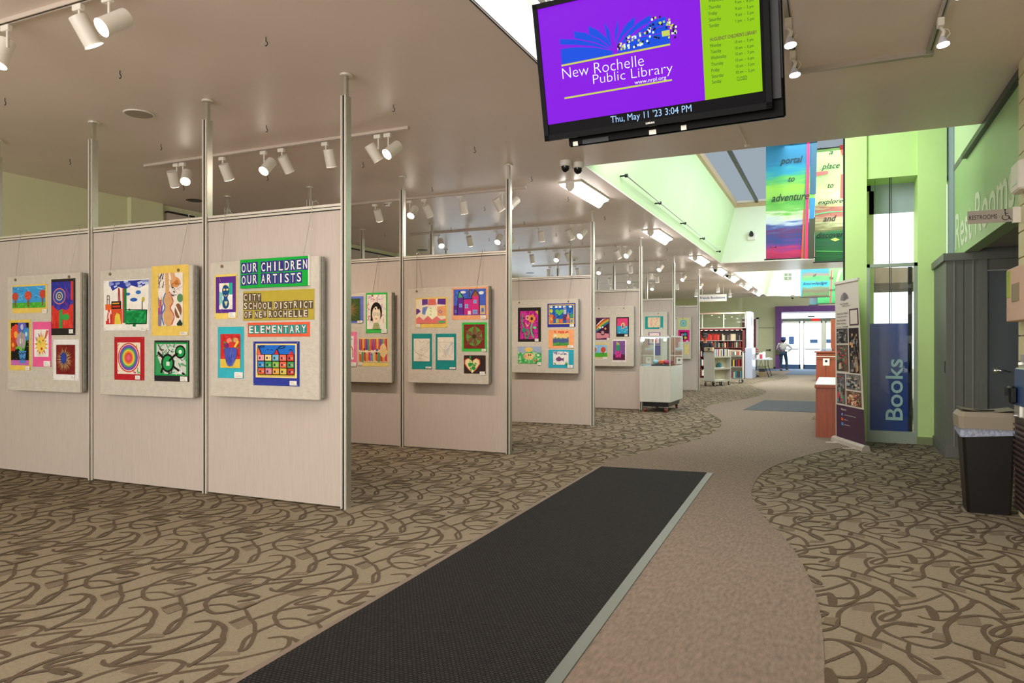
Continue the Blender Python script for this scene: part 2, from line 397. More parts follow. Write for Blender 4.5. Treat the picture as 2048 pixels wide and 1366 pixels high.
# right walls
w = MB(); w.box(.40, .5, 11.35, 42.2, 0, CEIL, M_green); struct('wall_right_far', w)
M_head = mat('restroom_header_green', '#a2c487', .42, noise=.02, nscale=2)
w = MB(); w.box(1.36, 1.5, 6.66, 11.1, 2.38, CEIL-.001, M_head); struct('wall_restroom_header', w)
w = MB(); w.box(1.31, 1.36, 6.66, 9.55, CEIL-.06, CEIL, M_dark); w.box(1.355, 1.36, 8.33, 11.2, CEIL, CEIL+.07, M_grey); struct('trim_header_rail', w)
w = MB(); w.box(1.345, 1.36, 10.45, 10.85, 2.3, 4.9, mat('blue_grey_paint', '#8b98a6', .5)); struct('trim_blue_grey_strip', w)
# block wall on the right, built block by block
bw = MB(); bw.box(1.305, 1.6, -5, 6.66, 0, CEIL, mat('mortar', '#b5ab84', .9)); blockwall = struct('wall_block', bw)
M_block = mat('painted_block', '#d8cfa0', .45, noise=.03, nscale=5, bump=.3, bscale=90)
proto = None
for r in range(18):
    for k in range(7):
        yb = 6.66-.4*k-(0 if r % 2 else .2)
        y0 = max(yb-.392, 3.6); y1 = min(yb, 6.66)
        if k == 0 and r % 2 == 0:
            b = MB(); b.box(1.29, 1.31, 6.47, 6.66, r*.1975+.003, r*.1975+.19, M_block); b.build('block', blockwall)
        b = MB(); z0 = r*.1975+.003; b.box(1.29, 1.31, y0, y1, z0, min(z0+.189, CEIL-.002), M_block)
        b.build('block', blockwall)
# alcove behind the restroom header
w = MB(); w.box(1.5, 3.6, 6.6, 9.75, 2.42, 2.5, mat('alcove_ceiling', '#a9a99f', .6)); struct('ceiling_alcove', w)
w = MB(); w.box(3.4, 3.6, 6.6, 9.75, 0, 2.45, M_grey); w.box(1.6, 3.6, 6.4, 6.6, 0, 2.45, M_green); w.box(2.62, 3.5, 9.76, 9.9, 0, 2.45, M_grey); struct('wall_alcove', w)
v = thing('ceiling_vent', 'square grey vent in the alcove ceiling behind the restroom sign', 'vent', (2.1, 8.2, 2.42))
b = MB(); b.box(1.85, 2.35, 7.95, 8.45, 2.405, 2.42, M_grey); b.build('frame', v)
for k in range(6): b = MB(); b.box(1.88, 2.32, 7.99+k*.08, 8.02+k*.08, 2.395, 2.405, M_aluw); b.build('slat', v)
# behind the camera: end wall with an opening made up for fill light
w = MB(); w.box(-9.6, 1.6, -5, -4.8, 0, .3, M_green); w.box(-9.6, -7.6, -5, -4.8, .3, CEIL, M_green); w.box(.6, 1.6, -5, -4.8, .3, CEIL, M_green); w.box(-9.6, 1.6, -5, -4.8, 3.3, CEIL, M_green)
struct('wall_front', w)
# far end wall with the entrance
FY = 42.2; DX0, DX1 = -2.76, .35
w = MB(); w.box(-9.6, -2.76, FY, FY+.2, 0, 4.4, M_green); w.box(DX1, .5, FY, FY+.2, 0, 4.4, M_green); w.box(DX0, DX1, FY, FY+.2, 3.2, 4.4, M_green)
w.box(-9.6, -4.75, FY-1.2, FY, 0, 4.4, M_green)
struct('wall_far', w)
w = MB(); w.box(-2.98, -2.66, FY-.35, FY+.2, 0, 3.42, M_purple); w.box(DX1-.1, DX1+.04, FY-.35, FY+.2, 0, 3.42, M_purple); w.box(-2.66, DX1-.1, FY-.35, FY+.2, 3.1, 3.42, M_purple)
struct('trim_purple_portal', w)
w = MB(); w.box(-9.4, -4.75, FY-1.22, FY-1.2, 0, .1, M_dark); w.box(-4.75, -2.98, FY-.02, FY, 0, .1, M_dark); struct('baseboard_far', w)
# ---- entrance doors (far)
yd = FY+.1
w = MB(); w.box(DX0, DX1, yd-.05, yd+.05, 2.60, 2.76, mat('door_header', '#8d9884', .5)); w.box(DX0, DX1, yd-.04, yd+.04, 3.05, 3.1, M_alu); w.box(-.62, -.48, yd-.05, yd+.05, 0, 2.6, M_alu)
dd = struct('door_entrance_frame', w)
g = MB(); g.box(DX0, DX1, yd-.004, yd+.004, 2.76, 3.05, M_glass); g.build('transom_pane', dd)
g = MB(); g.box(-1.35, -1.0, yd-.2, yd-.05, 2.83, 2.89, M_dark); g.build('door_closer', dd)
g = MB(); g.box(-1.15, -.75, yd-.07, yd-.05, 2.62, 2.74, glow('#e03028', 1.2)); g.build('exit_lamp', dd)
for n_, (a, b) in enumerate(((-2.7, -1.72), (-1.58, -.62), (-.48, .30)), 1):
    w = MB(); w.box(a, a+.06, yd-.03, yd+.03, 0, 2.6, M_alu); w.box(b-.06, b, yd-.03, yd+.03, 0, 2.6, M_alu); w.box(a, b, yd-.03, yd+.03, 2.5, 2.6, M_alu)
    w.box(a, b, yd-.03, yd+.03, 0, .24, mat('kick_plate_blue', '#4f6f9a', .4))
    d1 = struct('door_%d' % n_, w)
    g = MB(); g.box(a+.06, b-.06, yd-.004, yd+.004, .24, 2.5, M_glass); g.build('pane', d1)
    g = MB(); g.tube([(a+.08, yd-.03, 1.12), (a+.10, yd-.1, 1.08), (b-.12, yd-.1, 1.08), (b-.08, yd-.03, 1.12)], .022, M_dark); g.build('push_bar', d1)
M_notice = mat('blue_notice', '#6f9ad6', .6)
for lab, px0, px1, py0, py1 in (('tall blue notice taped to the left glass entrance door', 1577.8, 1588, 673, 688.7), ('wide blue notice taped to the middle glass entrance door', 1620, 1635.2, 679, 686), ('small pale blue notice on the rightmost entrance glass', 1651.7, 1661.5, 678.5, 686)):
    a = on_y(px0, py1, yd-.01); b = on_y(px1, py0, yd-.01)
    g = MB(); g.box(a[0], b[0], yd-.012, yd-.009, a[1], b[1], M_notice); tag(g.build('door_notice'), lab, 'notice')
# outside the entrance: pavement
w = MB(); w.box(-30, 30, FY+.3, 80, -.2, -.05, mat('pavement', '#d6d4ce', .8, noise=.1, nscale=3)); struct('floor_outside', w)
# green flush door and red-brown door on the far wall
a, b = on_y(1517, 738, FY-.03), on_y(1547, 656, FY-.03)
w = MB(); w.box(a[0], b[0], FY-.04, FY, 0, b[1], M_green); w.box(a[0]-.02, a[0], FY-.05, FY, 0, b[1]+.02, M_dark); w.box(a[0]-.02, b[0]+.02, FY-.05, FY, b[1], b[1]+.02, M_dark); dg = struct('door_4', w)
hx = on_y(1540, 700, FY)
w = MB(); w.cyl((hx[0], FY-.04, hx[1]), (hx[0], FY-.1, hx[1]), .05, M_dark); w.box(hx[0]-.2, hx[0], FY-.11, FY-.08, hx[1]-.02, hx[1]+.02, M_dark); w.build('door_handle', dg)
a, b = on_y(1500, 738, FY-.1), on_y(1512, 638, FY-.1)
w = MB(); w.box(a[0]-.6, b[0], FY-.1, FY, 0, b[1], mat('maroon_door', '#7c3a34', .45)); dr = struct('door_5', w)
w = MB(); w.box(b[0], b[0]+.14, FY-.14, FY, 0, b[1]+.08, M_aluw); w.box(a[0]-.6, b[0]+.14, FY-.14, FY, b[1], b[1]+.1, M_aluw); w.build('door_frame', dr)

# ---- green columns, header and the glass side entrance with the book panel
GY = 10.9
w = MB(); w.box(.126, .392, GY-.05, GY+.5, 0, 4.9, M_lime); struct('wall_column_left', w)
w = MB(); w.box(.100, .126, GY-.045, GY-.0, 0, 4.9, M_black); struct('trim_black_edge', w)
w = MB(); w.box(.995, 1.325, GY-.05, GY+.5, .1, 4.9, M_lime); struct('wall_column_right', w)
w = MB(); w.box(.985, 1.325, GY-.06, GY+.5, 0, .1, mat('olive_base', '#7f8a5c', .5)); struct('baseboard_column', w)
w = MB(); w.box(.392, .995, GY-.01, GY+.5, 3.56, 4.9, M_lime); struct('wall_header_side_entrance', w)
fr = MB(); yf = GY-.02
M_frame = mat('grey_green_frame', '#97a594', .4, .2)
zb, zt = .03, 2.40
fr.box(.392, .43, yf-.03, yf+.03, 0, zt, M_frame); fr.box(.955, .995, yf-.03, yf+.03, 0, zt, M_frame); fr.box(.392, .995, yf-.03, yf+.03, zt-.045, zt, M_frame); fr.box(.392, .995, yf-.035, yf+.03, 0, .16, M_frame)
sg = struct('door_side_entrance', fr)
g = MB(); g.box(.43, .955, yf-.004, yf+.004, .16, zt-.045, M_glass); g.build('pane', sg)
g = MB(); g.box(.43, .885, yf+.006, yf+.01, .16, 1.60, mat('blue_vinyl', '#2048a0', .3, noise=.05, nscale=3)); g.build('blue_film', sg)
g = MB(); g.box(.885, .935, yf+.005, yf+.04, .16, zt-.05, M_dark); g.build('dark_stile', sg)
g = MB(); g.tube([(.90, yf-.0, 1.32), (.90, yf-.06, 1.30), (.895, yf-.06, .98), (.90, yf-.0, .95)], .014, M_black); g.build('pull_handle', sg)
for xx, ww in ((.665, .012), (.69, .006)):
    g = MB(); g.box(xx, xx+ww, yf+.01, yf+.03, .16, 3.56, M_black); g.build('mullion', sg)
g = MB(); g.box(.495, .499, yf+.1, yf+.11, 1.6, 3.56, M_dark); g.build('mullion', sg)
a = on_y(1806, 841, yf-.012); b = on_y(1771, 718, yf-.012)
lettering('Books', (a[0], yf-.012, a[1]), (0, 0, 1), (-1, 0, 0), b[1]-a[1], a[0]-b[0], mat('pale_vinyl', '#a9d0cf', .5), sg, bold=.012)
g = MB(); g.box(.44, .995, GY+.45, GY+.46, 3.15, 3.56, mat('blue_grey_soffit', '#aab4bf', .6)); struct('trim_side_soffit', g)
# vestibule and street side seen through the glass
w = MB(); w.prism([(.2, 14.5, 2.42), (2.9, 14.5, 2.42), (2.9, 14.5, 2.62), (.2, 14.5, 2.72)], (0, 2.6, 0), mat('bronze_canopy', '#8a7560', .5)); tag(w.build('entrance_canopy'), 'brown sloping canopy outside the glass side entrance', 'canopy')
w = MB(); w.box(1.36, 1.37, 11.4, 14, 0, 3.4, M_green); 
st = thing('storefront', 'tan and glass storefront beyond the side entrance', 'building', (2.2, 18, 0))
b = MB(); b.prism([(1.5, 14, 0), (1.9, 20, 0), (1.9, 20, 2.3), (1.5, 14, 2.3)], (.2, 0, 0), mat('storefront_glass', '#596a66', .2)); b.build('wall', st)
for k in range(4):
    y0 = 14.3+k*1.4; x0 = 1.46+.4*(y0-14)/6
    b = MB(); b.box(x0, x0+.1, y0, y0+.35, 0, 2.2, mat('tan_column', '#c8a56c', .6)); b.build('column', st)
b = MB(); b.prism([(1.4, 14, 2.2), (1.8, 20, 2.2), (1.8, 20, 2.42), (1.4, 14, 2.42)], (.3, 0, 0), mat('silver_fascia', '#c3ccd8', .3, .4)); b.build('fascia', st)
pl = thing('potted_palm', 'leafy green plant beyond the side entrance glass', 'plant', (.98, 16, 0))
b = MB(); b.lathe([(.14, 0), (.2, .45), (.18, .45), (.17, .4)], (.98, 16, 0), paint('#7b5a44')); b.build('pot', pl)
for k in range(26):
    b = MB(); a = random.uniform(0, 2*PI); L = random.uniform(.3, .55); h = random.uniform(1.0, 1.5); x, y = .98, 16
    dx, dy = math.cos(a)*L, math.sin(a)*L*.6; wd = .025; nx, ny = -math.sin(a)*wd, math.cos(a)*wd
    b.add([(x-nx*.3, y-ny*.3, .45), (x+nx*.3, y+ny*.3, .45), (x+dx*.5+nx, y+dy*.5+ny, h+.2), (x+dx*.5-nx, y+dy*.5-ny, h+.2), (x+dx, y+dy, h)], [(0, 1, 2, 3), (3, 2, 4)], paint('#5d9a4c')); b.build('leaf', pl)

# ---- grey restroom lobby box
g = thing('grey_partition_box', 'tall grey laminate partition with battens beside the lime green column', 'partition', (1.18, 9.72, 0))
b = MB(); b.box(1.18, 1.355, 9.72, 10.83, 0, 2.36, M_grey); b.box(1.361, 1.5, 9.721, 9.86, 0, 2.36, M_grey); b.build('body', g)
b = MB(); b.box(1.15, 2.6, 9.69, 9.9, 2.29, 2.375, M_grey); b.box(1.15, 1.36, 9.901, 10.84, 2.29, 2.375, M_grey); b.build('top_cap', g)
b = MB(); b.box(1.165, 1.36, 9.7, 10.84, 0, .13, M_grey); b.box(1.361, 1.5, 9.7, 9.72, 0, .13, M_grey); b.build('base_board', g)
for xx in (1.255, 1.44): b = MB(); b.box(xx, xx+.012, 9.708, 9.72, .13, 2.29, mat('grey_batten', '#868984', .5)); b.build('batten', g)
b = MB(); b.box(1.172, 1.18, 9.78, 9.81, .98, 1.12, M_black); b.build('latch_slot', g)
w = MB(); w.box(1.5, 1.585, 9.70, 9.86, 0, 2.29, M_grey); w.box(1.585, 2.62, 9.74, 9.86, 2.17, 2.29, M_grey); w.box(2.55, 2.62, 9.7, 9.86, 0, 2.29, M_grey)
w.box(1.5, 2.62, 9.76, 9.9, 2.291, 2.6, M_grey)
df = struct('door_6', w)
w = MB(); w.box(1.595, 2.54, 9.75, 9.8, .01, 2.16, mat('grey_door', '#5b6266', .45)); w.build('door_leaf', df)
hz = on_y(1992, 741, 9.75)
w = MB(); w.cyl((hz[0], 9.75, hz[1]), (hz[0], 9.735, hz[1]), .035, M_chrome, seg=20); w.cyl((hz[0], 9.74, hz[1]), (hz[0], 9.69, hz[1]), .014, M_chrome); w.tube([(hz[0], 9.69, hz[1]), (hz[0]+.05, 9.685, hz[1]), (hz[0]+.13, 9.69, hz[1]-.012)], [.014, .011, .009], M_chrome, 8); w.build('door_handle', df)

# REST ROOMS lettering on the header
a = on_x(1908, 507, 1.355); b = on_x(2027, 400, 1.355)
wl = bpy.data.objects['wall_restroom_header']
lettering('Rest Rooms', (1.358, 10.35, 2.47), (0, -1, 0), (0, 0, 1), 3.2, .44, mat('white_vinyl', '#dfe8cc', .5), wl, bold=.012)
# blade sign
s_ = thing('blade_sign', 'small clear blade sign reading RESTROOMS with a wheelchair symbol', 'sign', (1.1, 6.6, 2.3))
b = MB(); b.box(.945, 1.25, 6.597, 6.603, 2.255, 2.355, mat('acrylic', '#a69f94', .25)); b.build('plate', s_)
b = MB(); b.box(1.24, 1.29, 6.585, 6.615, 2.245, 2.365, M_aluw); b.build('bracket', s_)
lettering('RESTROOMS', (.955, 6.596, 2.285), (1, 0, 0), (0, 0, 1), .185, .035, M_black, s_)
b = MB(); cx, cz, yy = 1.195, 2.292, 6.595
b.tube([(cx+.022*math.cos(t), yy, cz+.022*math.sin(t)) for t in [PI*.75+i*PI*1.3/12 for i in range(13)]], .003, M_black, 4)
b.tube([(cx-.004, yy, cz+.045), (cx, yy, cz+.012), (cx+.02, yy, cz+.008), (cx+.03, yy, cz-.018), (cx+.04, yy, cz-.018)], .0035, M_black, 4)
b.tube([(cx-.002, yy, cz+.028), (cx+.018, yy, cz+.026)], .003, M_black, 4)
b.lathe([(.001, -.006), (.007, -.003), (.007, .003), (.001, .006)], (cx-.004, yy, cz+.056), M_black, 10); b.build('wheelchair_symbol', s_)

# things on the block wall
t = thing('wall_box', 'small white plastic box high on the pale block wall', 'box', (1.25, 6.47, 2.5))
a = on_x(2032, 384, 1.23); b_ = on_x(2032, 325, 1.23)
b = MB(); b.bbox(1.22, 1.29, 6.3, 6.56, a[1], b_[1], M_white, .012); b.build('housing', t)
b = MB(); b.box(1.216, 1.222, 6.36, 6.50, a[1]+.05, a[1]+.07, M_alu); b.build('slot', t)
t = thing('notice_holder', 'pinkish beige notice box on the block wall with green paper', 'notice box', (1.24, 6.3, 1.5))
b = MB(); b.bbox(1.205, 1.29, 5.9, 6.62, 1.487, 1.885, mat('beige_pink', '#d3ac94', .5, noise=.03), .006); b.build('housing', t)
b = MB(); b.box(1.201, 1.205, 6.49, 6.60, 1.67, 1.87, paper('#a9bd52')); b.build('green_paper', t)
lettering('NOTICES', (1.2008, 6.585, 1.83), (0, -1, 0), (0, 0, 1), .07, .012, M_dark, t)
b = MB(); b.box(1.199, 1.205, 6.20, 6.42, 1.63, 1.76, mat('brown_frame', '#8c7a5c', .5)); b.build('photo_frame', t)
t = thing('light_switch', 'small metal light switch on the block wall', 'switch', (1.28, 6.4, 1.2))
b = MB(); b.box(1.278, 1.29, 6.34, 6.54, 1.10, 1.24, M_alu); b.build('plate', t)
b = MB(); b.box(1.262, 1.278, 6.52, 6.535, 1.16, 1.18, M_alu); b.build('toggle', t)
t = thing('drinking_fountain', 'steel and blue wall drinking fountain with louvred grille beside the bin', 'drinking fountain', (1.2, 6.2, 0.4))
b = MB(); b.bbox(1.245, 1.288, 5.6, 6.54, .28, 1.14, M_alu, .008); b.build('body', t)
b = MB(); b.box(1.240, 1.245, 5.65, 6.535, .86, 1.13, mat('fountain_blue', '#2c4a7a', .35)); b.build('blue_panel', t)
b = MB(); b.bbox(1.185, 1.24, 6.42, 6.54, .87, 1.0, M_black, .012); b.box(1.162, 1.186, 6.46, 6.535, .93, .99, M_black); b.build('spout_block', t)
b = MB(); b.box(1.232, 1.245, 6.33, 6.50, .70, .86, M_alu); b.cyl((1.232, 6.46, .78), (1.22, 6.46, .78), .012, M_chrome); b.build('push_plate', t)
b = MB(); b.box(1.225, 1.245, 5.65, 6.44, .10, .78, mat('grille_dark', '#2a211f', .5)); b.build('grille_back', t)
for k in range(16): b = MB(); b.prism([(1.225, 5.66, .14+k*.039), (1.21, 5.66, .13+k*.039), (1.21, 5.66, .148+k*.039)], (0, .76, 0), mat('louvre', '#5b463f', .4, .4)); b.build('louvre', t)

# ---- bin
t = thing('waste_bin', 'dark brown waste bin with beige swing lid and clear liner', 'bin', (1.08, 6.72, 0))
M_bin = mat('bin_brown', '#120b08', .45)
def rr(x0, x1, y0, y1, z, b=.02): return [(x0+b, y0, z), (x1-b, y0, z), (x1, y0+b, z), (x1, y1-b, z), (x1-b, y1, z), (x0+b, y1, z), (x0, y1-b, z), (x0, y0+b, z)]
def loft(mb, rings, m, cap0=True, cap1=True, smooth=False):
    n = len(rings[0]); vs = [p for r in rings for p in r]
    fs = [(j*n+i, j*n+(i+1) % n, (j+1)*n+(i+1) % n, (j+1)*n+i) for j in range(len(rings)-1) for i in range(n)]
    if cap0: fs.append(tuple(range(n-1, -1, -1)))
    if cap1: fs.append(tuple(range((len(rings)-1)*n, len(rings)*n)))
    mb.add(vs, fs, m, smooth)
b = MB(); loft(b, [rr(.945, 1.235, 6.60, 6.83, 0), rr(.905, 1.262, 6.57, 6.87, .66)], M_bin); b.build('body', t)
M_liner = mat('clear_liner', '#9aa0b4', .25, noise=.2, nscale=30, bump=1, bscale=40)
b = MB()
r1 = rr(.90, 1.267, 6.565, 6.875, .67); r0 = [(x+random.uniform(-.004, .004), y+random.uniform(-.004, .004), .6+random.uniform(-.015, .03)) for x, y, z in rr(.893, 1.272, 6.557, 6.885, .6)]
loft(b, [r0, r1], M_liner, False, False); b.build('liner', t)
M_lid = mat('lid_beige', '#958a77', .45)
b = MB(); loft(b, [rr(.885, 1.282, 6.55, 6.895, .66, .03), rr(.88, 1.287, 6.545, 6.9, .755, .035), rr(.905, 1.262, 6.57, 6.88, .79, .03)], M_lid, True, True)
vs = []; N = 9   # raised ends with a hand-scoop sag in the middle
for i in range(N):
    u = i/(N-1); z = .79+.022*(2*abs(u-.5))**1.5
    x = .905+.357*u; vs += [(x, 6.57, z), (x, 6.88, z)]
b.add(vs, [(2*i, 2*i+2, 2*i+3, 2*i+1) for i in range(N-1)], M_lid); b.build('lid', t)
b = MB(); b.add([(1.0+.075*math.cos(a)+.07, 6.7+.06*math.sin(a), .7945+.004*abs(math.cos(a))) for a in [i*PI/8 for i in range(16)]], [tuple(range(16))], M_black); b.build('opening', t)

# ---- mats
def floor_mat(label, pts, m, edge=None, z=.006):
    t = thing('entrance_mat', label, 'mat', tuple(Vector(pts[0]).to_3d()))
    b = MB(); b.prism([(x, y, .0056) for x, y in pts], (0, 0, z), m); b.build('tread', t)
    if edge:
        for (i0, i1, mm, wd) in edge:
            p0, p1 = Vector(pts[i0]), Vector(pts[i1]); d = (p1-p0).normalized(); n = Vector((-d.y, d.x))*wd
            b = MB(); b.prism([(p0.x, p0.y, .0056), (p1.x, p1.y, .0056), (p1.x+n.x, p1.y+n.y, .0056), (p0.x+n.x, p0.y+n.y, .0056)], (0, 0, z*.8), mm); b.build('border', t)
    return t
def mat_weave():
    m = bpy.data.materials.new('ribbed_mat'); m.use_nodes = True; nt = m.node_tree; b = nt.nodes['Principled BSDF']
    tc = nt.nodes.new('ShaderNodeTexCoord'); mp = nt.nodes.new('ShaderNodeMapping'); mp.inputs['Rotation'].default_value = (0, 0, math.radians(-2)); mp.inputs['Scale'].default_value = (48, 48, 48)
    nt.links.new(tc.outputs['Object'], mp.inputs[0])
    br = nt.nodes.new('ShaderNodeTexBrick'); br.inputs['Scale'].default_value = 1; br.inputs['Brick Width'].default_value = 1.0; br.inputs['Row Height'].default_value = .8
    br.inputs['Mortar Size'].default_value = .2; br.inputs['Mortar Smooth'].default_value = .6
    br.inputs['Color1'].default_value = lin('#35322f'); br.inputs['Color2'].default_value = lin('#2a2725'); br.inputs['Mortar'].default_value = lin('#0d0c0c')
    nt.links.new(mp.outputs[0], br.inputs[0]); nt.links.new(br.outputs[0], b.inputs['Base Color'])
    bp = nt.nodes.new('ShaderNodeBump'); bp.inputs['Strength'].default_value = .6; bp.inputs['Distance'].default_value = .004; bp.invert = True
    nt.links.new(br.outputs[1], bp.inputs['Height']); nt.links.new(bp.outputs[0], b.inputs['Normal']); b.inputs['Roughness'].default_value = .85; b.inputs['Specular IOR Level'].default_value = .2
    return m
M_rib = mat_weave(); M_edge = mat('vinyl_edge', '#696f67', .4); M_edge2 = mat('vinyl_edge_brown', '#7b6c5e', .6)
A, B = Vector((-2.28, 7.42)), Vector((-1.19, 7.51)); Dl = Vector((-2.10, 2.11))-A; Dr = Vector((-1.02, 2.60))-B
pts = [tuple(A), tuple(A+Dl*1.5), tuple(B+Dr*1.6), tuple(B)]
floor_mat('long dark ribbed mat running from the foreground along the path', pts, M_rib, [(0, 1, M_edge2, -.035), (2, 3, M_edge, -.06)])
floor_mat('dark grey mat beside the low redwood counter', [(-1.52, 17.95), (-1.68, 15.1), (.25, 15.1), (.25, 17.95)], mat('grey_mat', '#4c4f55', .9, noise=.08, nscale=60))
floor_mat('blue-grey mat in front of the far entrance doors', [(-1.95, 38.6), (-2.05, 33.8), (.4, 33.8), (.4, 38.6)], mat('blue_mat', '#4a5d78', .9, noise=.08, nscale=60))
floor_mat('dark blue mat across the threshold below the purple portal', [(-4.6, 42.1), (-4.6, 38.7), (.4, 38.7), (.4, 42.1)], mat('blue_mat2', '#43566f', .9, noise=.08, nscale=60))
# ================================================================ display partitions
def partition(Y, n, label):
    t = thing('display_partition', label, 'partition', (-3.58, Y, 0), 0, 'freestanding panel rows of the children\'s art show')
    for k in range(n):
        x1 = -3.60-1.5*k; x0 = x1-1.445
        b = MB(); b.box(x0, x1, Y-.02, Y+.02, .015, 2.40, M_panel); b.build('panel', t)
        b = MB(); b.box(x0, x1, Y-.026, Y+.026, 2.40, 2.418, M_aluw); b.box(x0, x1, Y-.018, Y+.018, 2.418, 2.425, M_dark); b.box(x0, x1, Y-.026, Y+.026, 2.425, 2.445, M_aluw); b.box(x0, x1, Y-.027, Y-.02, 2.392, 2.40, M_dark)
        b.build('top_rail', t)
    for k in range(n+1):
        x = -3.575-1.5*k
        b = MB(); b.box(x-.027, x+.027, Y-.03, Y+.03, 0, 3.30, M_alu)
        for s in (-1, 1): b.box(x+s*.018-.006, x+s*.018+.006, Y-.04, Y-.03, 0, 3.30, M_aluw)
        b.box(x-.006, x+.006, Y-.034, Y-.03, 0, 3.30, M_dark)
        b.build('post', t)
        b = MB(); b.box(x-.014, x+.014, Y-.016, Y+.016, 3.30, 3.46, M_alu); b.cyl((x, Y, 3.462), (x, Y, 3.478), .05, M_aluw, seg=16); b.build('jack_foot', t)
    return t
ROWS = [4.72, 7.88, 11.16, 14.33, 17.58, 21.04]
labs = ['nearest row of pale fabric panels with three art boards and aluminium posts', 'second panel row from the camera, two art boards in view',
        'third panel row from the camera, board with pink flowers and heart city', 'fourth panel row, just behind the third, partly hidden by the glass case',
        'fifth panel row, board with teal-mounted picture behind the glass case', 'farthest panel row, beside the grey book trolley']
for Y, l in zip(ROWS, labs): partition(Y, 3, l)

def board(Yr, px0, px1, py_tl, py_bl, label, chains=(.12, .86)):
    Y = Yr-.12
    x0, zt = on_y(px0, py_tl, Y); x1 = on_y(px1, py_tl, Y)[0]; zb = on_y(px0, py_bl, Y)[1]
    t = thing('art_board', label, 'board', (x0, Y, zb), 0, 'fibre boards hung on the panel rows')
    b = MB(); b.bbox(x0, x1, Y, Y+.028, zb, zt, M_board, .004); b.build('front_board', t)
    b = MB(); b.bbox(x0+.02, x1+.012, Y+.030, Y+.062, zb+.01, zt-.005, M_boarde, .004); b.build('backing_board', t)
    for k, u in enumerate(chains):
        xa = x0+(x1-x0)*u; xb = xa+(-.045 if k == 0 else .04)
        pts = []; n = 44
        p0 = Vector((xa, Y-.004, zt-.045)); p1 = Vector((xb, Yr-.045, 2.45))
        for i in range(n+1): pts.append(p0.lerp(p1, i/n))
        b = MB(); b.tube(pts, [.0042 if i % 2 else .0016 for i in range(n+1)], M_alu if Yr < 5 else mat('chain_steel', '#8d857c', .5, .5), 4); ch = b.build('chain', t)
        b = MB(); b.tube([p1, (p1.x, Yr-.05, 2.47), (p1.x, Yr, 2.49), (p1.x, Yr+.035, 2.46), (p1.x, Yr+.035, 2.42)], .003, M_alu, 4); b.build('hook', ch)
        b = MB(); b.cyl((xa, Y+.001, zt-.04), (xa, Y-.008, zt-.04), .014, mat('washer', '#8a7458', .5, .4), seg=10); b.build('washer', t)
    return Y
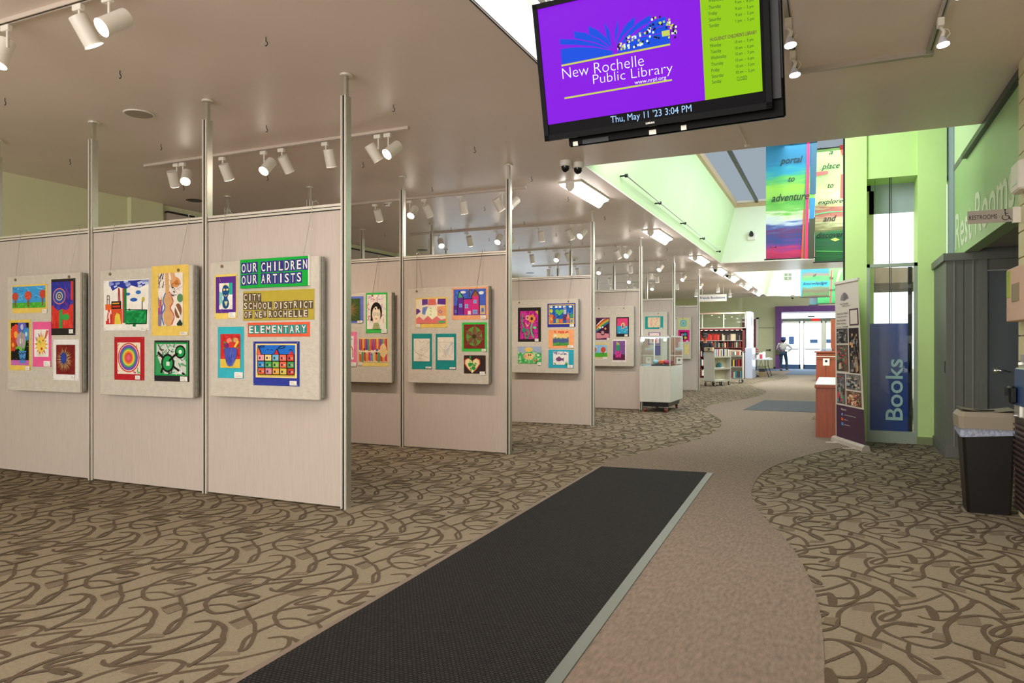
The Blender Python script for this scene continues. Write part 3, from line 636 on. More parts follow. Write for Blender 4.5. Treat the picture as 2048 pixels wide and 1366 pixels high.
# ---- artwork builder: unit-square pictures made of painted paper shapes
def art(label, Y, rect, mount, inner, shapes, card=None, paper_col='#f3efe6', cat='drawing', tilt=0):
    px0, py0, px1, py1 = rect
    x0, zt = on_y(px0, py0, Y); x1, zb = on_y(px1, py1, Y)
    W, H = x1-x0, zt-zb
    t = thing('childrens_drawing', label, cat, (x0, Y, zb), 0, 'children\'s drawings pinned to the art boards')
    b = MB()
    # sheet with slightly lifted corners
    N = 4; vs = []
    for j in range(N+1):
        for i in range(N+1):
            u, v = i/N, j/N; lift = .0015+.004*max(0, abs(u-.5)+abs(v-.5)-.7)
            vs.append((x0+W*u, Y-lift, zb+H*v))
    k = len(vs); vs += [(x, y+.0012, z) for x, y, z in vs]
    fs = [(j*(N+1)+i, j*(N+1)+i+1, (j+1)*(N+1)+i+1, (j+1)*(N+1)+i) for j in range(N) for i in range(N)]
    fs += [tuple(k+q for q in reversed(f_)) for f_ in list(fs)]
    b.add(vs, fs, paper(mount)); b.build('mount', t)
    a0, b0, a1, b1 = inner
    ix, iz, iw, ih = x0+W*a0, zb+H*b0, W*(a1-a0), H*(b1-b0)
    b = MB(); L = [0]; y_ = Y-.006
    b.box(ix, ix+iw, y_, y_+.0012, iz, iz+ih, paper(paper_col))
    def poly(pts, col):
        L[0] += 1; yy = y_-.00004*L[0]
        b.add([(ix+iw*min(1, max(0, u)), yy, iz+ih*min(1, max(0, v))) for u, v in pts], [tuple(range(len(pts)))], paper(col))
    for s in shapes:
        k = s[0]
        if k == 'r': poly([(s[1], s[2]), (s[3], s[2]), (s[3], s[4]), (s[1], s[4])], s[5])
        elif k == 'e': poly([(s[1]+s[3]*math.cos(a), s[2]+s[4]*math.sin(a)) for a in [i*PI/9 for i in range(18)]], s[5])
        elif k == 'p': poly(s[1], s[2])
        elif k == 'l':
            pts = cr(s[1], 4) if len(s[1]) > 2 and (len(s) < 5 or s[4]) else s[1]; w_ = s[2]/2; asp = ih/iw
            for q0, q1 in zip(pts, pts[1:]):
                dx, dy = (q1[0]-q0[0]), (q1[1]-q0[1])*asp; n = math.hypot(dx, dy) or 1; nx, ny = -dy/n*w_, dx/n*w_/asp
                ex, ey = dx/n*w_*.4, dy/n*w_*.4/asp
                poly([(q0[0]+nx-ex, q0[1]+ny-ey), (q0[0]-nx-ex, q0[1]-ny-ey), (q1[0]-nx+ex, q1[1]-ny+ey), (q1[0]+nx+ex, q1[1]+ny+ey)], s[3])
        elif k == 'rays':   # cx cy r0 r1 n col jitter width
            _, cx, cy, r0, r1, n, col, wd = s
            for i in range(n):
                a = 2*PI*i/n+random.uniform(-.08, .08); R = r1*random.uniform(.8, 1.1)
                c_, s__ = math.cos(a), math.sin(a)
                poly([(cx+r0*c_-wd*s__, cy+r0*s__+wd*c_), (cx+r0*c_+wd*s__, cy+r0*s__-wd*c_), (cx+R*c_, cy+R*s__)], col if isinstance(col, str) else col[i % len(col)])
        elif k == 'sc':     # scribble marks: x0 y0 x1 y1 n len cols width
            _, u0, v0, u1, v1, n, ln, cols, wd = s[:9]; ang = s[9] if len(s) > 9 else None
            for i in range(n):
                u, v = random.uniform(u0, u1), random.uniform(v0, v1); a = random.uniform(0, PI) if ang is None else ang+random.uniform(-.25, .25)
                c_, s__ = math.cos(a)*ln*random.uniform(.5, 1.2), math.sin(a)*ln*random.uniform(.5, 1.2); nx, ny = -s__*wd/ln, c_*wd/ln
                poly([(u-c_/2+nx, v-s__/2+ny), (u-c_/2-nx, v-s__/2-ny), (u+c_/2-nx*.6, v+s__/2-ny*.6), (u+c_/2+nx*.6, v+s__/2+ny*.6)], cols[i % len(cols)])
    b.build('picture', t)
    if card:
        u0, v0, u1, v1 = card
        c_ = MB(); c_.box(x0+W*u0, x0+W*u1, Y-.0085, Y-.0075, zb+H*v0, zb+H*v1, paper('#f2efe8'))
        for i in range(3):
            zz = zb+H*(v0+(v1-v0)*(.25+.22*i)); c_.add([(x0+W*(u0+(u1-u0)*.12), Y-.0088, zz), (x0+W*(u0+(u1-u0)*(.85-.15*i)), Y-.0088, zz), (x0+W*(u0+(u1-u0)*(.85-.15*i)), Y-.0088, zz+.0022), (x0+W*(u0+(u1-u0)*.12), Y-.0088, zz+.0022)], [(0, 1, 2, 3)], paper('#8f8d8a'))
        c_.build('name_card', t)
    pb = MB()
    for u in (.03, .97):
        for v in (.03, .97): pb.cyl((x0+W*u, Y-.002, zb+H*v), (x0+W*u, Y-.009, zb+H*v), .0035, M_chrome, seg=6)
    if px0 < 1170: pb.build('push_pins', t)
    return t
def fl_(cx, cy, r, pc, cc, n=6, st=0):
    o_ = []
    for i in range(n):
        a = 2*PI*i/n+st; o_.append(('e', cx+r*.62*math.cos(a), cy+r*.5*math.sin(a), r*.42, r*.34, pc))
    return o_+[('e', cx, cy, r*.34, r*.28, cc)]
def win(x0, y0, x1, y1, c='#2b3a8c'):
    mx, my = (x0+x1)/2, (y0+y1)/2
    return [('r', x0, y0, x1, y1, c), ('r', mx-.004, y0, mx+.004, y1, '#111111'), ('r', x0, my-.004, x1, my+.004, '#111111')]
def heart(cx, cy, r, col): return ('p', [(cx, cy-r), (cx+r*.55, cy-.35*r), (cx+r*.95, cy+.25*r), (cx+r*.9, cy+.7*r), (cx+r*.5, cy+.9*r), (cx+.1*r, cy+.65*r), (cx, cy+.45*r), (cx-.1*r, cy+.65*r), (cx-r*.5, cy+.9*r), (cx-r*.9, cy+.7*r), (cx-r*.95, cy+.25*r), (cx-r*.55, cy-.35*r)], col)
K = '#16120f'
# --- board 1 (row 1, left)
Yb = board(4.72, 15, 160, 553, 780, 'art board hung on the leftmost bay of the nearest row')
art('drawing of three red round trees on a green field, yellow mount', Yb, (25, 571, 95, 625), '#eccb62', (.02, .18, .95, .94), [('r',0,0,1,1,'#3f9fe0'),('sc',0,.3,1,1,30,.2,['#5fb6ea','#2f86d0','#79c4ee'],.03),('r',0,0,1,.25,'#4fb235'),('sc',0,.02,1,.25,24,.12,['#3e9a2c','#67c546'],.03,1.5),
  ('r',.07,.05,.12,.4,'#8a5a45'),('r',.47,.06,.52,.45,'#8a5a45'),('r',.90,.08,.95,.45,'#8a5a45'),('e',.09,.55,.10,.18,'#c84a33'),('e',.49,.57,.11,.20,'#cf4c34'),('e',.93,.62,.09,.2,'#cc4833'),('sc',.42,.45,.56,.68,8,.08,['#e0674d'],.02)], (.88, -.02, 1.0, .12))
art('drawing of a ringed purple flower on red, black mount', Yb, (103, 559, 151, 670), '#2a2423', (.05, .12, .94, .95), [('r',0,0,1,1,'#3c3298'),('sc',0,.4,1,1,60,.2,['#4a3fb0','#6a3aa0','#2b3aa8'],.04),('p',[(0,0),(1,0),(1,.52),(.86,.5),(.8,.42),(.68,.38),(.5,.42),(.3,.38),(.18,.42),(.05,.5),(0,.48)],'#d8392e'),('sc',0,.02,1,.3,30,.12,['#e8503a','#c62c28'],.03,1.5),('r',.9,.6,1,1,'#d8392e'),
  ('r',.36,.0,.5,.4,'#2f9d4c'),('e',.66,.24,.17,.07,'#3aa94e'),('e',.36,.69,.30,.175,'#e58a78'),('e',.36,.69,.27,.155,'#3a4fa8'),('e',.36,.69,.16,.095,'#d9d3b4'),('e',.36,.69,.13,.075,'#38507f'),('e',.36,.69,.07,.045,'#c9b987'),('e',.36,.69,.035,.02,'#2c2b50')], (.76, .03, .93, .1))
art('drawing of bright flowers in a blue cup on black, yellow mount', Yb, (19, 640, 62, 741), '#e9c95c', (.10, .10, .93, .94), [('r',0,0,1,1,'#171516'),('r',0,0,1,.12,'#c86bb8')]+fl_(.28,.72,.3,'#e8452c','#f6b23c',8)+fl_(.62,.90,.24,'#5b5fc0','#c9c7ef',7)+fl_(.86,.73,.2,'#3f8fd0','#bfe0f2',6)+fl_(.58,.57,.26,'#b99ab0','#e6d2d8',8)+fl_(.12,.48,.2,'#c9472c','#f3a13a',6)+[('l',[(.62,.8),(.6,.55),(.65,.35)],.04,'#4cb43a'),('l',[(.3,.4),(.45,.42),(.6,.34)],.09,'#6cc63e'),('l',[(.85,.6),(.8,.45),(.7,.33)],.05,'#4fb53c'),('sc',0,.12,1,1,40,.03,['#e9e2c8','#7fb6d8','#c05a48'],.008),('p',[(.46,.34),(.88,.34),(.8,.05),(.54,.05)],'#4f8fcf'),('l',[(.47,.3),(.55,.26),(.62,.3),(.7,.26),(.78,.3),(.87,.28)],.03,'#1c2c58'),('l',[(.5,.17),(.58,.13),(.66,.17),(.74,.13),(.82,.17)],.03,'#1c2c58')], (.78, .01, .97, .08))
art('drawing of a smiling sun with orange rays, pink mount', Yb, (66, 644, 103, 734), '#f0609c', (.1, .22, .88, .83), [('rays',.48,.45,.25,.5,16,['#e8a63a','#e37a3c','#d8562f'],.05),('e',.48,.46,.30,.30,'#f0cf5a'),('e',.36,.56,.05,.04,'#53a552'),('e',.62,.6,.05,.03,'#c9452f'),('e',.52,.3,.07,.05,'#cf4530'),('p',[(.85,.98),(1,.95),(.82,.66),(.72,.7)],'#dd6a4a'),('l',[(.45,.45),(.47,.55)],.02,'#c0392b'),('l',[(.1,.72),(.22,.62)],.04,'#6b5bb5'),('l',[(.3,.85),(.36,.72)],.04,'#7f6bbf')], (.62, .01, .98, .13))
art('drawing of a blue-centred starburst on dark red, white mount', Yb, (107, 679, 158, 761), '#ecebea', (.13, .14, .87, .87), [('r',0,0,1,1,'#7d1f1d'),('sc',0,0,1,1,40,.2,['#9a2b24','#5e1616'],.02),('rays',.45,.5,.1,.44,40,['#b58a5e','#8f6a48','#c9a06a'],.03),('rays',.45,.5,.1,.3,30,['#3a2a5c','#c0905c'],.03),('e',.42,.55,.16,.19,'#2b3f95'),('e',.42,.55,.1,.12,'#31459f')], (.72, .03, .86, .12))
# --- board 2
Yb = board(4.72, 200, 385, 541, 789, 'art board in the middle bay of the nearest row, with guitar pictures')
art('drawing of a red toy city beside a green park, white paper', Yb, (208, 562, 299, 660), '#f1eee9', (.01, .03, .99, .98), [('p',[(.12,.95),(.2,.80),(.34,.88),(.5,.82),(.62,.9),(.8,.84),(1,.92),(1,1),(.12,1)],'#2a3aa0'),('sc',.15,.86,1,.99,16,.1,['#8c9ad8','#c8cfec'],.03,.2),('e',.55,.72,.05,.03,'#2f6cc0'),('e',.78,.75,.06,.04,'#3d77c4'),('e',.68,.6,.08,.04,'#2c5fb5'),
 ('r',.5,.1,.96,.38,'#12924a'),('sc',.52,.12,.94,.36,20,.15,['#1fa85a','#0c7f3c'],.03),('r',.43,.12,.46,.85,'#c9352c'),('r',.46,.12,.52,.84,'#1f7f45'),('r',.05,.1,.2,.4,'#d3342b'),('sc',.05,.1,.2,.4,8,.2,['#f5efe6'],.012,1.5),('r',.2,.1,.42,.42,'#d9542f'),('r',.04,.4,.2,.52,'#e8662f'),('r',.18,.42,.4,.58,'#1d1714'),('r',.2,.45,.38,.49,'#d0382a'),('r',.2,.52,.36,.55,'#e8a13a'),('p',[(.25,.1),(.4,.1),(.37,.3),(.3,.34),(.26,.26)],'#e8cf4a'),('l',[(.34,.58),(.34,.85),(.36,.82),(.37,.58)],.02,'#b5332b',0),('l',[(.08,.52),(.08,.7),(.13,.7),(.13,.52)],.012,'#3a2a24',0),('l',[(.08,.62),(.13,.62)],.01,'#b5332b'),('r',.86,.38,.875,.62,'#3a2a24'),('e',.89,.6,.03,.05,'#c9b53a'),('l',[(.5,.1),(.96,.1),(.97,.38),(.5,.4)],.012,K,0)], (.82, -.02, .94, .06))
art('drawing of guitars and piano keys, tall yellow mount', Yb, (304, 533, 378, 671), '#ebc963', (.19, .14, .85, .89), [('r',0,0,1,1,'#f2e6dc'),('sc',0,.72,.22,1,10,.16,[K],.02,1.15),('l',[(.0,.8),(.35,.9),(.9,.65)],.006,K),('l',[(0,.7),(.4,.78),(1,.5)],.006,K),('l',[(.5,.62),(1,.74)],.006,K),('p',[(.28,1),(.42,1),(.46,.6),(.58,.5),(.6,.42),(.5,.33),(.62,.2),(.6,.04),(.5,0),(.35,0),(.25,.06),(.2,.2),(.3,.33),(.22,.42),(.24,.52),(.3,.6)],'#d9a871'),('l',[(.3,.62),(.2,.48),(.28,.34),(.15,.2),(.24,.02)],.04,'#2f6fc0'),('l',[(.46,.64),(.62,.46),(.5,.34),(.66,.18),(.55,.02)],.03,'#cf3b34'),('e',.7,.82,.2,.1,'#df9a5c'),('e',.74,.82,.09,.05,'#c9783c'),('p',[(.5,1),(.66,1),(.74,.86),(.58,.8)],'#e0a878'),('e',.82,.28,.14,.14,'#8a5a3c'),('p',[(.6,.45),(.7,.42),(1,.12),(1,.04)],'#efe7da'),('p',[(0,.2),(.18,.3),(.12,0),(0,0)],'#8c7f9a'),('r',.0,.22,.16,.5,'#b8488c'),('sc',0,.22,.16,.5,8,.18,['#4a67c0','#e0b23c'],.02,1.5),('e',.9,.52,.12,.08,'#5b8f5a'),('sc',.55,.55,.98,.8,12,.06,[K],.012),('p',[(.76,.03),(.9,.12),(1,.04),(.98,0),(.8,0)],'#1f3b2c')], (.78, .01, .98, .05))
art('drawing of rainbow ovals in rings, red mount', Yb, (229, 674, 289, 761), '#b8202a', (.12, .14, .88, .87), [('r',0,0,1,1,'#f1e3cf'),('sc',0,0,1,1,30,.12,['#e8a54a','#6fb56a','#d86a9c'],.03),('e',.5,.52,.48,.47,'#d8452f'),('e',.5,.52,.43,.43,'#f0e6da'),('e',.5,.52,.41,.41,'#8a4aa5'),('e',.5,.52,.35,.35,'#4a62b8'),('e',.5,.52,.31,.31,'#57ab5c'),('e',.5,.52,.26,.26,'#e9cf4c'),('e',.5,.52,.21,.21,'#e98a3c'),('e',.5,.52,.16,.16,'#dd5040'),('e',.5,.52,.08,.09,'#e0608c')], (.72, .02, .88, .11))
art('drawing of a green and black guitar, black mount with green border', Yb, (309, 681, 379, 764), '#272329', (.03, .14, .97, .95), [('r',0,0,1,1,'#159a4a'),('r',.05,.05,.95,.95,'#cfd6cc'),('sc',.06,.06,.94,.94,60,.2,['#6f776f','#3a403a','#e6ebe4','#55b57a'],.02),('p',[(.05,.05),(.3,.05),(.15,.4),(.05,.65)],'#3d9a5c'),('l',[(.1,.7),(.3,.45),(.2,.1)],.06,K),('e',.4,.38,.2,.28,K),('e',.4,.38,.15,.22,'#1f9a50'),('e',.78,.72,.16,.2,K),('e',.78,.72,.12,.15,'#17994b'),('e',.78,.72,.05,.06,'#dfeee2'),('l',[(.45,.45),(.62,.62),(.7,.66)],.05,K),('r',.36,.3,.46,.42,'#dfe6df'),('l',[(.55,.3),(.75,.15),(.9,.05)],.05,K),('sc',.6,.05,.9,.3,10,.08,['#f2f2f0'],.02,1.2)], (.76, .01, .96, .13))
# --- board 3
Yb = board(4.72, 420, 638, 525, 792, 'art board with the show title signs, right bay of the nearest row')
art('drawing of a blue mask face on white, purple and yellow mount', Yb, (430, 550, 475, 637), '#edd169', (.06, .13, .95, .95), [('r',0,0,1,1,'#5f2f92'),('sc',0,0,1,1,20,.15,['#6d3aa5','#533085','#b58a4a'],.012),('r',.18,.1,.84,.82,'#f1ede6'),('p',[(.68,.5),(.84,.5),(.84,.82),(.66,.82)],'#2fae9c'),('p',[(.18,.2),(.35,.3),(.34,.55),(.18,.6)],'#7fc9c0'),('e',.5,.6,.18,.18,'#1d4f86'),('e',.5,.26,.17,.15,'#1d4f86'),('r',.4,.34,.6,.5,'#1d4f86'),('e',.43,.64,.06,.03,'#e6d27a'),('e',.58,.64,.06,.03,'#e6d27a'),('l',[(.35,.74),(.5,.78),(.66,.72)],.03,'#e6d27a'),('l',[(.42,.5),(.5,.46),(.58,.5)],.02,'#e6d27a'),heart(.52,.26,.08,'#cdd8a0'),('sc',.2,.1,.84,.26,20,.02,['#e0a83a',K],.008)], (.64, .02, .95, .14))
art('drawing of flowers in a violet vase, turquoise mount', Yb, (436, 654, 488, 757), '#38b4c6', (.11, .20, .88, .86), [('r',0,0,1,1,'#cf2f2e'),('sc',0,.3,1,1,26,.18,['#dc4238','#bb2428'],.03),('r',0,0,1,.26,'#e3c34e'),('p',[(.2,.55),(.35,.6),(.6,.62),(.85,.56),(.8,.3),(.62,.08),(.45,.05),(.32,.14),(.22,.36)],'#4a58b8'),('l',[(.22,.55),(.24,.34),(.36,.1),(.5,.05),(.66,.1),(.82,.34),(.85,.55)],.015,'#1d1c4a'),('sc',.35,.12,.7,.55,12,.2,['#6674cc','#3a47a2'],.02,1.4),('e',.46,.8,.13,.08,'#f08a72'),('e',.78,.82,.14,.07,'#e8a06a'),('e',.56,.68,.16,.09,'#d8392e'),('e',.32,.66,.13,.08,'#7d2a6a'),('p',[(.68,.62),(.78,.6),(.96,.78),(.86,.8)],'#ebc94c'),('p',[(.58,.76),(.64,.76),(.72,.92),(.66,.88)],'#3c8f4a'),('p',[(.14,.78),(.32,.76),(.3,.7)],'#3c8f4a'),('p',[(.14,.56),(.24,.62),(.26,.56)],'#3c8f4a'),('p',[(.84,.62),(.98,.62),(.9,.56)],'#3c8f4a')], (.66, .01, .98, .12))
ho = [('r',0,0,1,1,'#1f6fd0'),('r',0,0,1,.12,'#c9b24a')]
cols = ['#e8663c','#f0705a','#e08aa0','#d9432f','#e8a63a','#3f8fd0','#d8c04a','#3fa55c','#c8402c','#86b94a','#f29aa6','#e86a4a','#f0d48a','#55a05c','#6fb5d8']
for r_ in range(3):
    for c_ in range(5):
        ho.append(('r', .02+c_*.195, .06+r_*.215, .195+c_*.195, .26+r_*.215, cols[(r_*5+c_*2) % 15]))
        ho.append(('l', [(.02+c_*.195, .06+r_*.215), (.2+c_*.195, .06+r_*.215), (.2+c_*.195, .27+r_*.215), (.02+c_*.195, .27+r_*.215), (.02+c_*.195, .06+r_*.215)], .014, K, 0))
        ho += win(.06+c_*.195, .12+r_*.215, .10+c_*.195, .19+r_*.215, '#2a3a66')+win(.13+c_*.195, .12+r_*.215, .165+c_*.195, .18+r_*.215, '#efe6c8')
ho += [('p',[(0,.7),(.12,.7),(.05,.96)],'#e8663c'),('p',[(.46,.7),(.6,.7),(.53,.88)],'#c92f3a'),('p',[(.84,.7),(.98,.7),(.92,.82)],'#c92f3a'),('l',[(0,.7),(.05,.96),(.12,.7)],.012,K,0),('l',[(.46,.7),(.53,.88),(.6,.7)],.012,K,0),('l',[(.55,.86),(.62,.96),(.74,.97),(.7,.9),(.6,.9)],.012,K),('l',[(.08,.95),(.16,.99),(.2,.95),(.12,.93),(.08,.95)],.012,K),('l',[(.27,.84),(.3,.87),(.33,.84)],.008,K),('l',[(.37,.83),(.4,.86),(.43,.83)],.008,K),('l',[(.86,.83),(.9,.86),(.94,.83)],.01,K)]
art('drawing of a crowded row of coloured houses under blue sky, royal blue mount', Yb, (507, 683, 599.5, 773), '#2f3c9c', (.06, .18, .95, .95), [('r',0,0,1,1,'#ecd58a')]+[tuple([s[0]]+( [s[1]*.92+.04, s[2]*.92+.04, s[3]*.92+.04, s[4]*.92+.04, s[5]] if s[0] == 'r' else [[(a*.92+.04, b*.92+.04) for a, b in s[1]]]+list(s[2:]))) for s in ho], (.8, .02, .95, .12))
# --- title signs
def tile_sign(name, label, rect, col, rows, tile, ink, Y, ht, thick=.004, letter_bold=.01):
    px0, py0, px1, py1 = rect; x0, zt = on_y(px0, py0, Y); x1, zb = on_y(px1, py1, Y)
    t = thing(name, label, 'sign', (x0, Y, zb), 0, None)
    b = MB(); b.bbox(x0, x1, Y-thick, Y, zb, zt, paper(col), .001); b.build('backing', t)
    b = MB()
    if thick > .01: b.box(x1, x1+.006, Y-thick, Y, zb, zt+.004, paper('#f4f1ea')); b.build('white_edge', t)
    for (v0, v1, items) in rows:
        for (u0, u1, ch) in items:
            lift = random.uniform(-.012, .012)*(zt-zb)
            cx0, cx1 = x0+(x1-x0)*u0, x0+(x1-x0)*u1; cz0, cz1 = zb+(zt-zb)*v0+lift, zb+(zt-zb)*v1+lift
            b = MB(); b.box(cx0, cx1, Y-thick-.0015, Y-thick, cz0, cz1, paper(tile)); lc = b.build('letter_card', t)
            lettering(ch, (cx0+(cx1-cx0)*(.14 if ch != 'I' else .37), Y-thick-.0016, cz0+(cz1-cz0)*.1), (1, 0, 0), (0, 0, 1), (cx1-cx0)*(.72 if ch != 'I' else .26), (cz1-cz0)*.8, paper(ink), lc, bold=letter_bold)
def run(txt, u0, step, gap=.1):
    o_ = []; u = u0
    for ch in txt:
        if ch == ' ': u += step*.42; continue
        o_.append((u, u+step*(1-gap), ch)); u += step
    return o_
tile_sign('title_sign', 'thick green title sign reading OUR CHILDREN OUR ARTISTS', (484, 520.5, 620, 571.5), '#14ab3c', [(.52, .90, run('OUR CHILDREN', .02, .0865)), (.10, .48, run('OUR ARTISTS', .02, .0865))], '#3b2a86', '#f4efe8', Yb, .05, .022)
tile_sign('district_sign', 'mustard sign reading CITY SCHOOL DISTRICT OF NEW ROCHELLE', (486.5, 583, 629, 639), '#b9a63e', [(.64, .92, run('CITY', .01, .066)), (.36, .63, run('SCHOOL', .01, .07)+run('DISTRICT', .45, .068)), (.08, .34, run('OF NEW', .02, .062)+run('ROCHELLE', .37, .0695))], '#57493f', '#e9ddc6', Yb, .05)
tile_sign('elementary_sign', 'coral paper sign reading ELEMENTARY', (496, 645.5, 620, 673), '#e8603f', [(.2, .82, run('ELEMENTARY', .02, .0945))], '#1d8f8c', '#f6f1ea', Yb, .05)
# --- board 4 (row 2, left, partly hidden)
Yb = board(7.88, 668, 783, 588, 763, 'art board partly hidden behind the last post of the nearest row', (.2, .68))
art('drawing of a green-brown burst of fine lines, periwinkle mount', Yb, (675, 594, 727, 646), '#6a79cf', (.08, .08, .88, .92), [('r',0,0,1,1,'#41592c'),('sc',0,0,1,1,30,.2,['#4f6b34','#37502a'],.02),('rays',.5,.5,.02,.48,60,['#8f7a45','#9c6a48','#6a6f38'],.02),('e',.5,.5,.04,.05,'#b08a3c')], (.78, .0, .98, .09))
art('drawing of a dark-haired girl with glasses, bright green mount', Yb, (732, 586, 775, 666), '#46bd55', (.06, .1, .94, .95), [('r',0,0,1,1,'#f1ebe0'),('sc',0,.2,1,1,70,.14,['#d86a72','#c9a3c4','#e39a7a','#b98ab8'],.014),('e',.5,.5,.3,.28,'#1f1714'),('r',.2,.24,.32,.5,'#1f1714'),('e',.5,.42,.22,.24,'#f3e4c9'),('sc',.3,.58,.7,.7,14,.06,['#1f1714'],.03),('l',[(.35,.46),(.45,.47),(.47,.42),(.38,.4),(.35,.46)],.015,'#7f6f66'),('l',[(.55,.46),(.66,.46),(.66,.4),(.56,.4),(.55,.46)],.015,'#7f6f66'),('e',.5,.3,.06,.02,'#d88a86'),('p',[(.3,.0),(.7,.0),(.62,.18),(.38,.18)],'#a9b07a')], (.74, .0, .98, .1))
art('drawing of a small rainbow arch with writing, rose pink mount', Yb, (672, 664, 714, 733), '#ef7fa8', (.1, .2, .86, .88), [('r',0,0,1,1,'#f4eee8'),('sc',.1,.85,.95,.9,10,.08,['#3a3644'],.012,.1),('l',[(.05,.1),(.1,.5),(.5,.7),(.9,.5),(.95,.1)],.05,'#cf4440'),('l',[(.18,.1),(.25,.42),(.5,.56),(.75,.42),(.82,.1)],.04,'#e8c24c'),('l',[(.28,.1),(.35,.35),(.5,.46),(.65,.35),(.72,.1)],.04,'#55a858'),('l',[(.38,.1),(.5,.36),(.62,.1)],.04,'#7f58a8')], (.66, .0, .98, .12))
sc_ = []
for i in range(16): sc_.append(('p', [(i/16, .45+random.uniform(0,.1)), ((i+1)/16, .45+random.uniform(0,.1)), ((i+1)/16-.01, 1), (i/16, 1)], ['#8a4aa0','#d8452f','#e8b23c','#c9406a','#5b4aa8','#55a05c','#e8704a','#b8305c'][i % 8]))
for i in range(12): sc_.append(('p', [(i/12, .1*random.random()), ((i+1)/12, .02), ((i+1)/12-.01, .42+random.uniform(-.05,.05)), (i/12, .42)], ['#d8603c','#4f9a6a','#c94a3a','#e8a04a','#d0406c','#6aa0c0','#e6c46a'][i % 7]))
art('drawing of vertical bands in many watercolours, pale yellow mount', Yb, (717, 676, 777, 733), '#edd277', (.03, .14, .97, .97), [('r',0,0,1,1,'#f0ddc0')]+sc_+[('sc',0,.3,1,.6,20,.06,[K,'#3f6fb0','#e8e0c0'],.03,1.5),('e',.86,.5,.12,.3,'#ecc98c')], (.02, .03, .14, .13))
# --- board 5
Yb = board(7.88, 815, 977, 577, 765, 'art board in the rightmost bay of the second row')
art('drawing of pink and violet hills over a pale field, yellow mount', Yb, (831, 596, 895, 655), '#eac764', (.03, .14, .95, .95), [('r',0,0,1,1,'#efe0c8'),('p',[(.2,.75),(.4,.78),(.4,1),(.2,1)],'#6a3f96'),('p',[(.72,.78),(1,.75),(1,1),(.74,1)],'#5f3492'),('p',[(0,.35),(.16,.5),(.08,.6),(0,.62)],'#5f3b98'),('p',[(.4,.75),(.7,.75),(.66,1),(.42,1)],'#e0736a'),('p',[(.2,.4),(.3,.35),(.4,.7),(.22,.66)],'#7488c8'),('e',.52,.4,.2,.28,'#eff0cf'),('p',[(.72,.3),(1,.3),(1,.72),(.72,.68)],'#eaa57a'),('p',[(0,0),(1,0),(1,.2),(.85,.14),(.7,.3),(.55,.16),(.4,.32),(.25,.14),(.1,.3),(0,.2)],'#e27a78'),('r',.75,.02,.98,.1,'#4fb56a'),('l',[(.76,.48),(.82,.52),(.88,.46),(.82,.42),(.76,.48)],.015,'#4a5fae'),('e',.5,.62,.02,.02,'#6fbf5a'),('e',.5,.5,.02,.02,'#6fbf5a'),('e',.5,.36,.02,.02,'#6fbf5a')], (.04, .02, .16, .13))
art('drawing of a magenta castle with a green roof, peach mount', Yb, (904, 576, 976, 638.5), '#f0a878', (.05, .14, .95, .95), [('r',0,0,1,1,'#4666c8'),('sc',0,.5,1,1,14,.2,['#5b7ad6','#3a58b8'],.03),('e',.3,.88,.09,.05,'#e4e8f2'),('e',.86,.84,.08,.06,'#e4e8f2'),('p',[(.12,.02),(.32,.02),(.3,.7),(.14,.7)],'#6a2f9a'),('p',[(.12,.68),(.31,.68),(.18,.93)],'#4fae7c'),('r',.32,.02,.58,.62,'#c92f86'),('p',[(.56,.02),(.8,.02),(.78,.72),(.58,.72)],'#d0327c'),('p',[(.56,.72),(.8,.72),(.68,.96)],'#9a5a3c'),('r',.0,.02,.14,.38,'#5a3390'),('r',.82,.02,.98,.36,'#d8b87c'),('l',[(.12,.02),(.14,.7),(.18,.93),(.31,.68),(.32,.02)],.02,K,0),('l',[(.32,.62),(.58,.62),(.56,.72),(.68,.96),(.8,.72),(.8,.02)],.02,K,0),('l',[(.5,.7),(.5,1),(.6,.92)],.03,'#5a3a2c',0)]+win(.18,.3,.27,.44,'#7fa6e8')+win(.36,.26,.46,.42,'#8fb4ee')+win(.62,.44,.72,.58,'#8fb4ee')+win(.6,.04,.74,.2,'#7fa6e8')+win(.86,.1,.94,.26,'#7088c8')+win(.04,.1,.1,.2,'#6f8fd8')+[('r',.45,.02,.54,.16,'#e8d8e0')], (.80, .02, .95, .12))
for (r_, lb, ex) in (((824, 667.5, 864, 738.5), 'pencil sketch of hills and a fence, left of the two teal mounts', [('l',[(.05,.85),(.25,.95),(.5,.82),(.75,.92),(1,.84)],.01,'#8f8890'),('l',[(0,.55),(.3,.3),(.6,.3),(1,.62)],.01,'#6f6a70'),('l',[(.1,.4),(.9,.15)],.01,'#6f6a70'),('l',[(.35,.3),(.4,.0)],.01,'#8a7a6a'),('l',[(.5,.4),(.48,.0)],.01,'#8a7a6a'),('sc',.3,.05,.6,.5,14,.1,['#9a8a7a','#8f9ac0'],.006),('sc',.5,.5,1,.85,10,.25,['#c9c2c4','#bfcadc'],.008,.6)]),
                     ((871.5, 667.5, 912.5, 739.5), 'faint blue and brown line sketch, right of the two teal mounts', [('l',[(0,.78),(.5,.8),(1,.76)],.008,'#8f8890'),('l',[(.1,.9),(.4,.96),(.7,.88)],.008,'#c9a08a'),('l',[(.05,.7),(.4,.4),(.55,.1)],.01,'#a9889a'),('l',[(.5,.7),(.45,.4),(.9,.1)],.01,'#9aa5b8'),('sc',.5,.3,1,.75,24,.25,['#a9c0d8','#b8c8dc'],.008,.9),('sc',0,.05,.5,.5,14,.2,['#c9b8b0','#a9b8a8'],.007)])):
    art(lb, Yb, r_, '#1f8f8e', (.1, .22 if r_[0] < 870 else .26, .9, .86 if r_[0] < 870 else .9), [('r',0,0,1,1,'#e9e0d0')]+ex, (.7, .02, .98, .07))
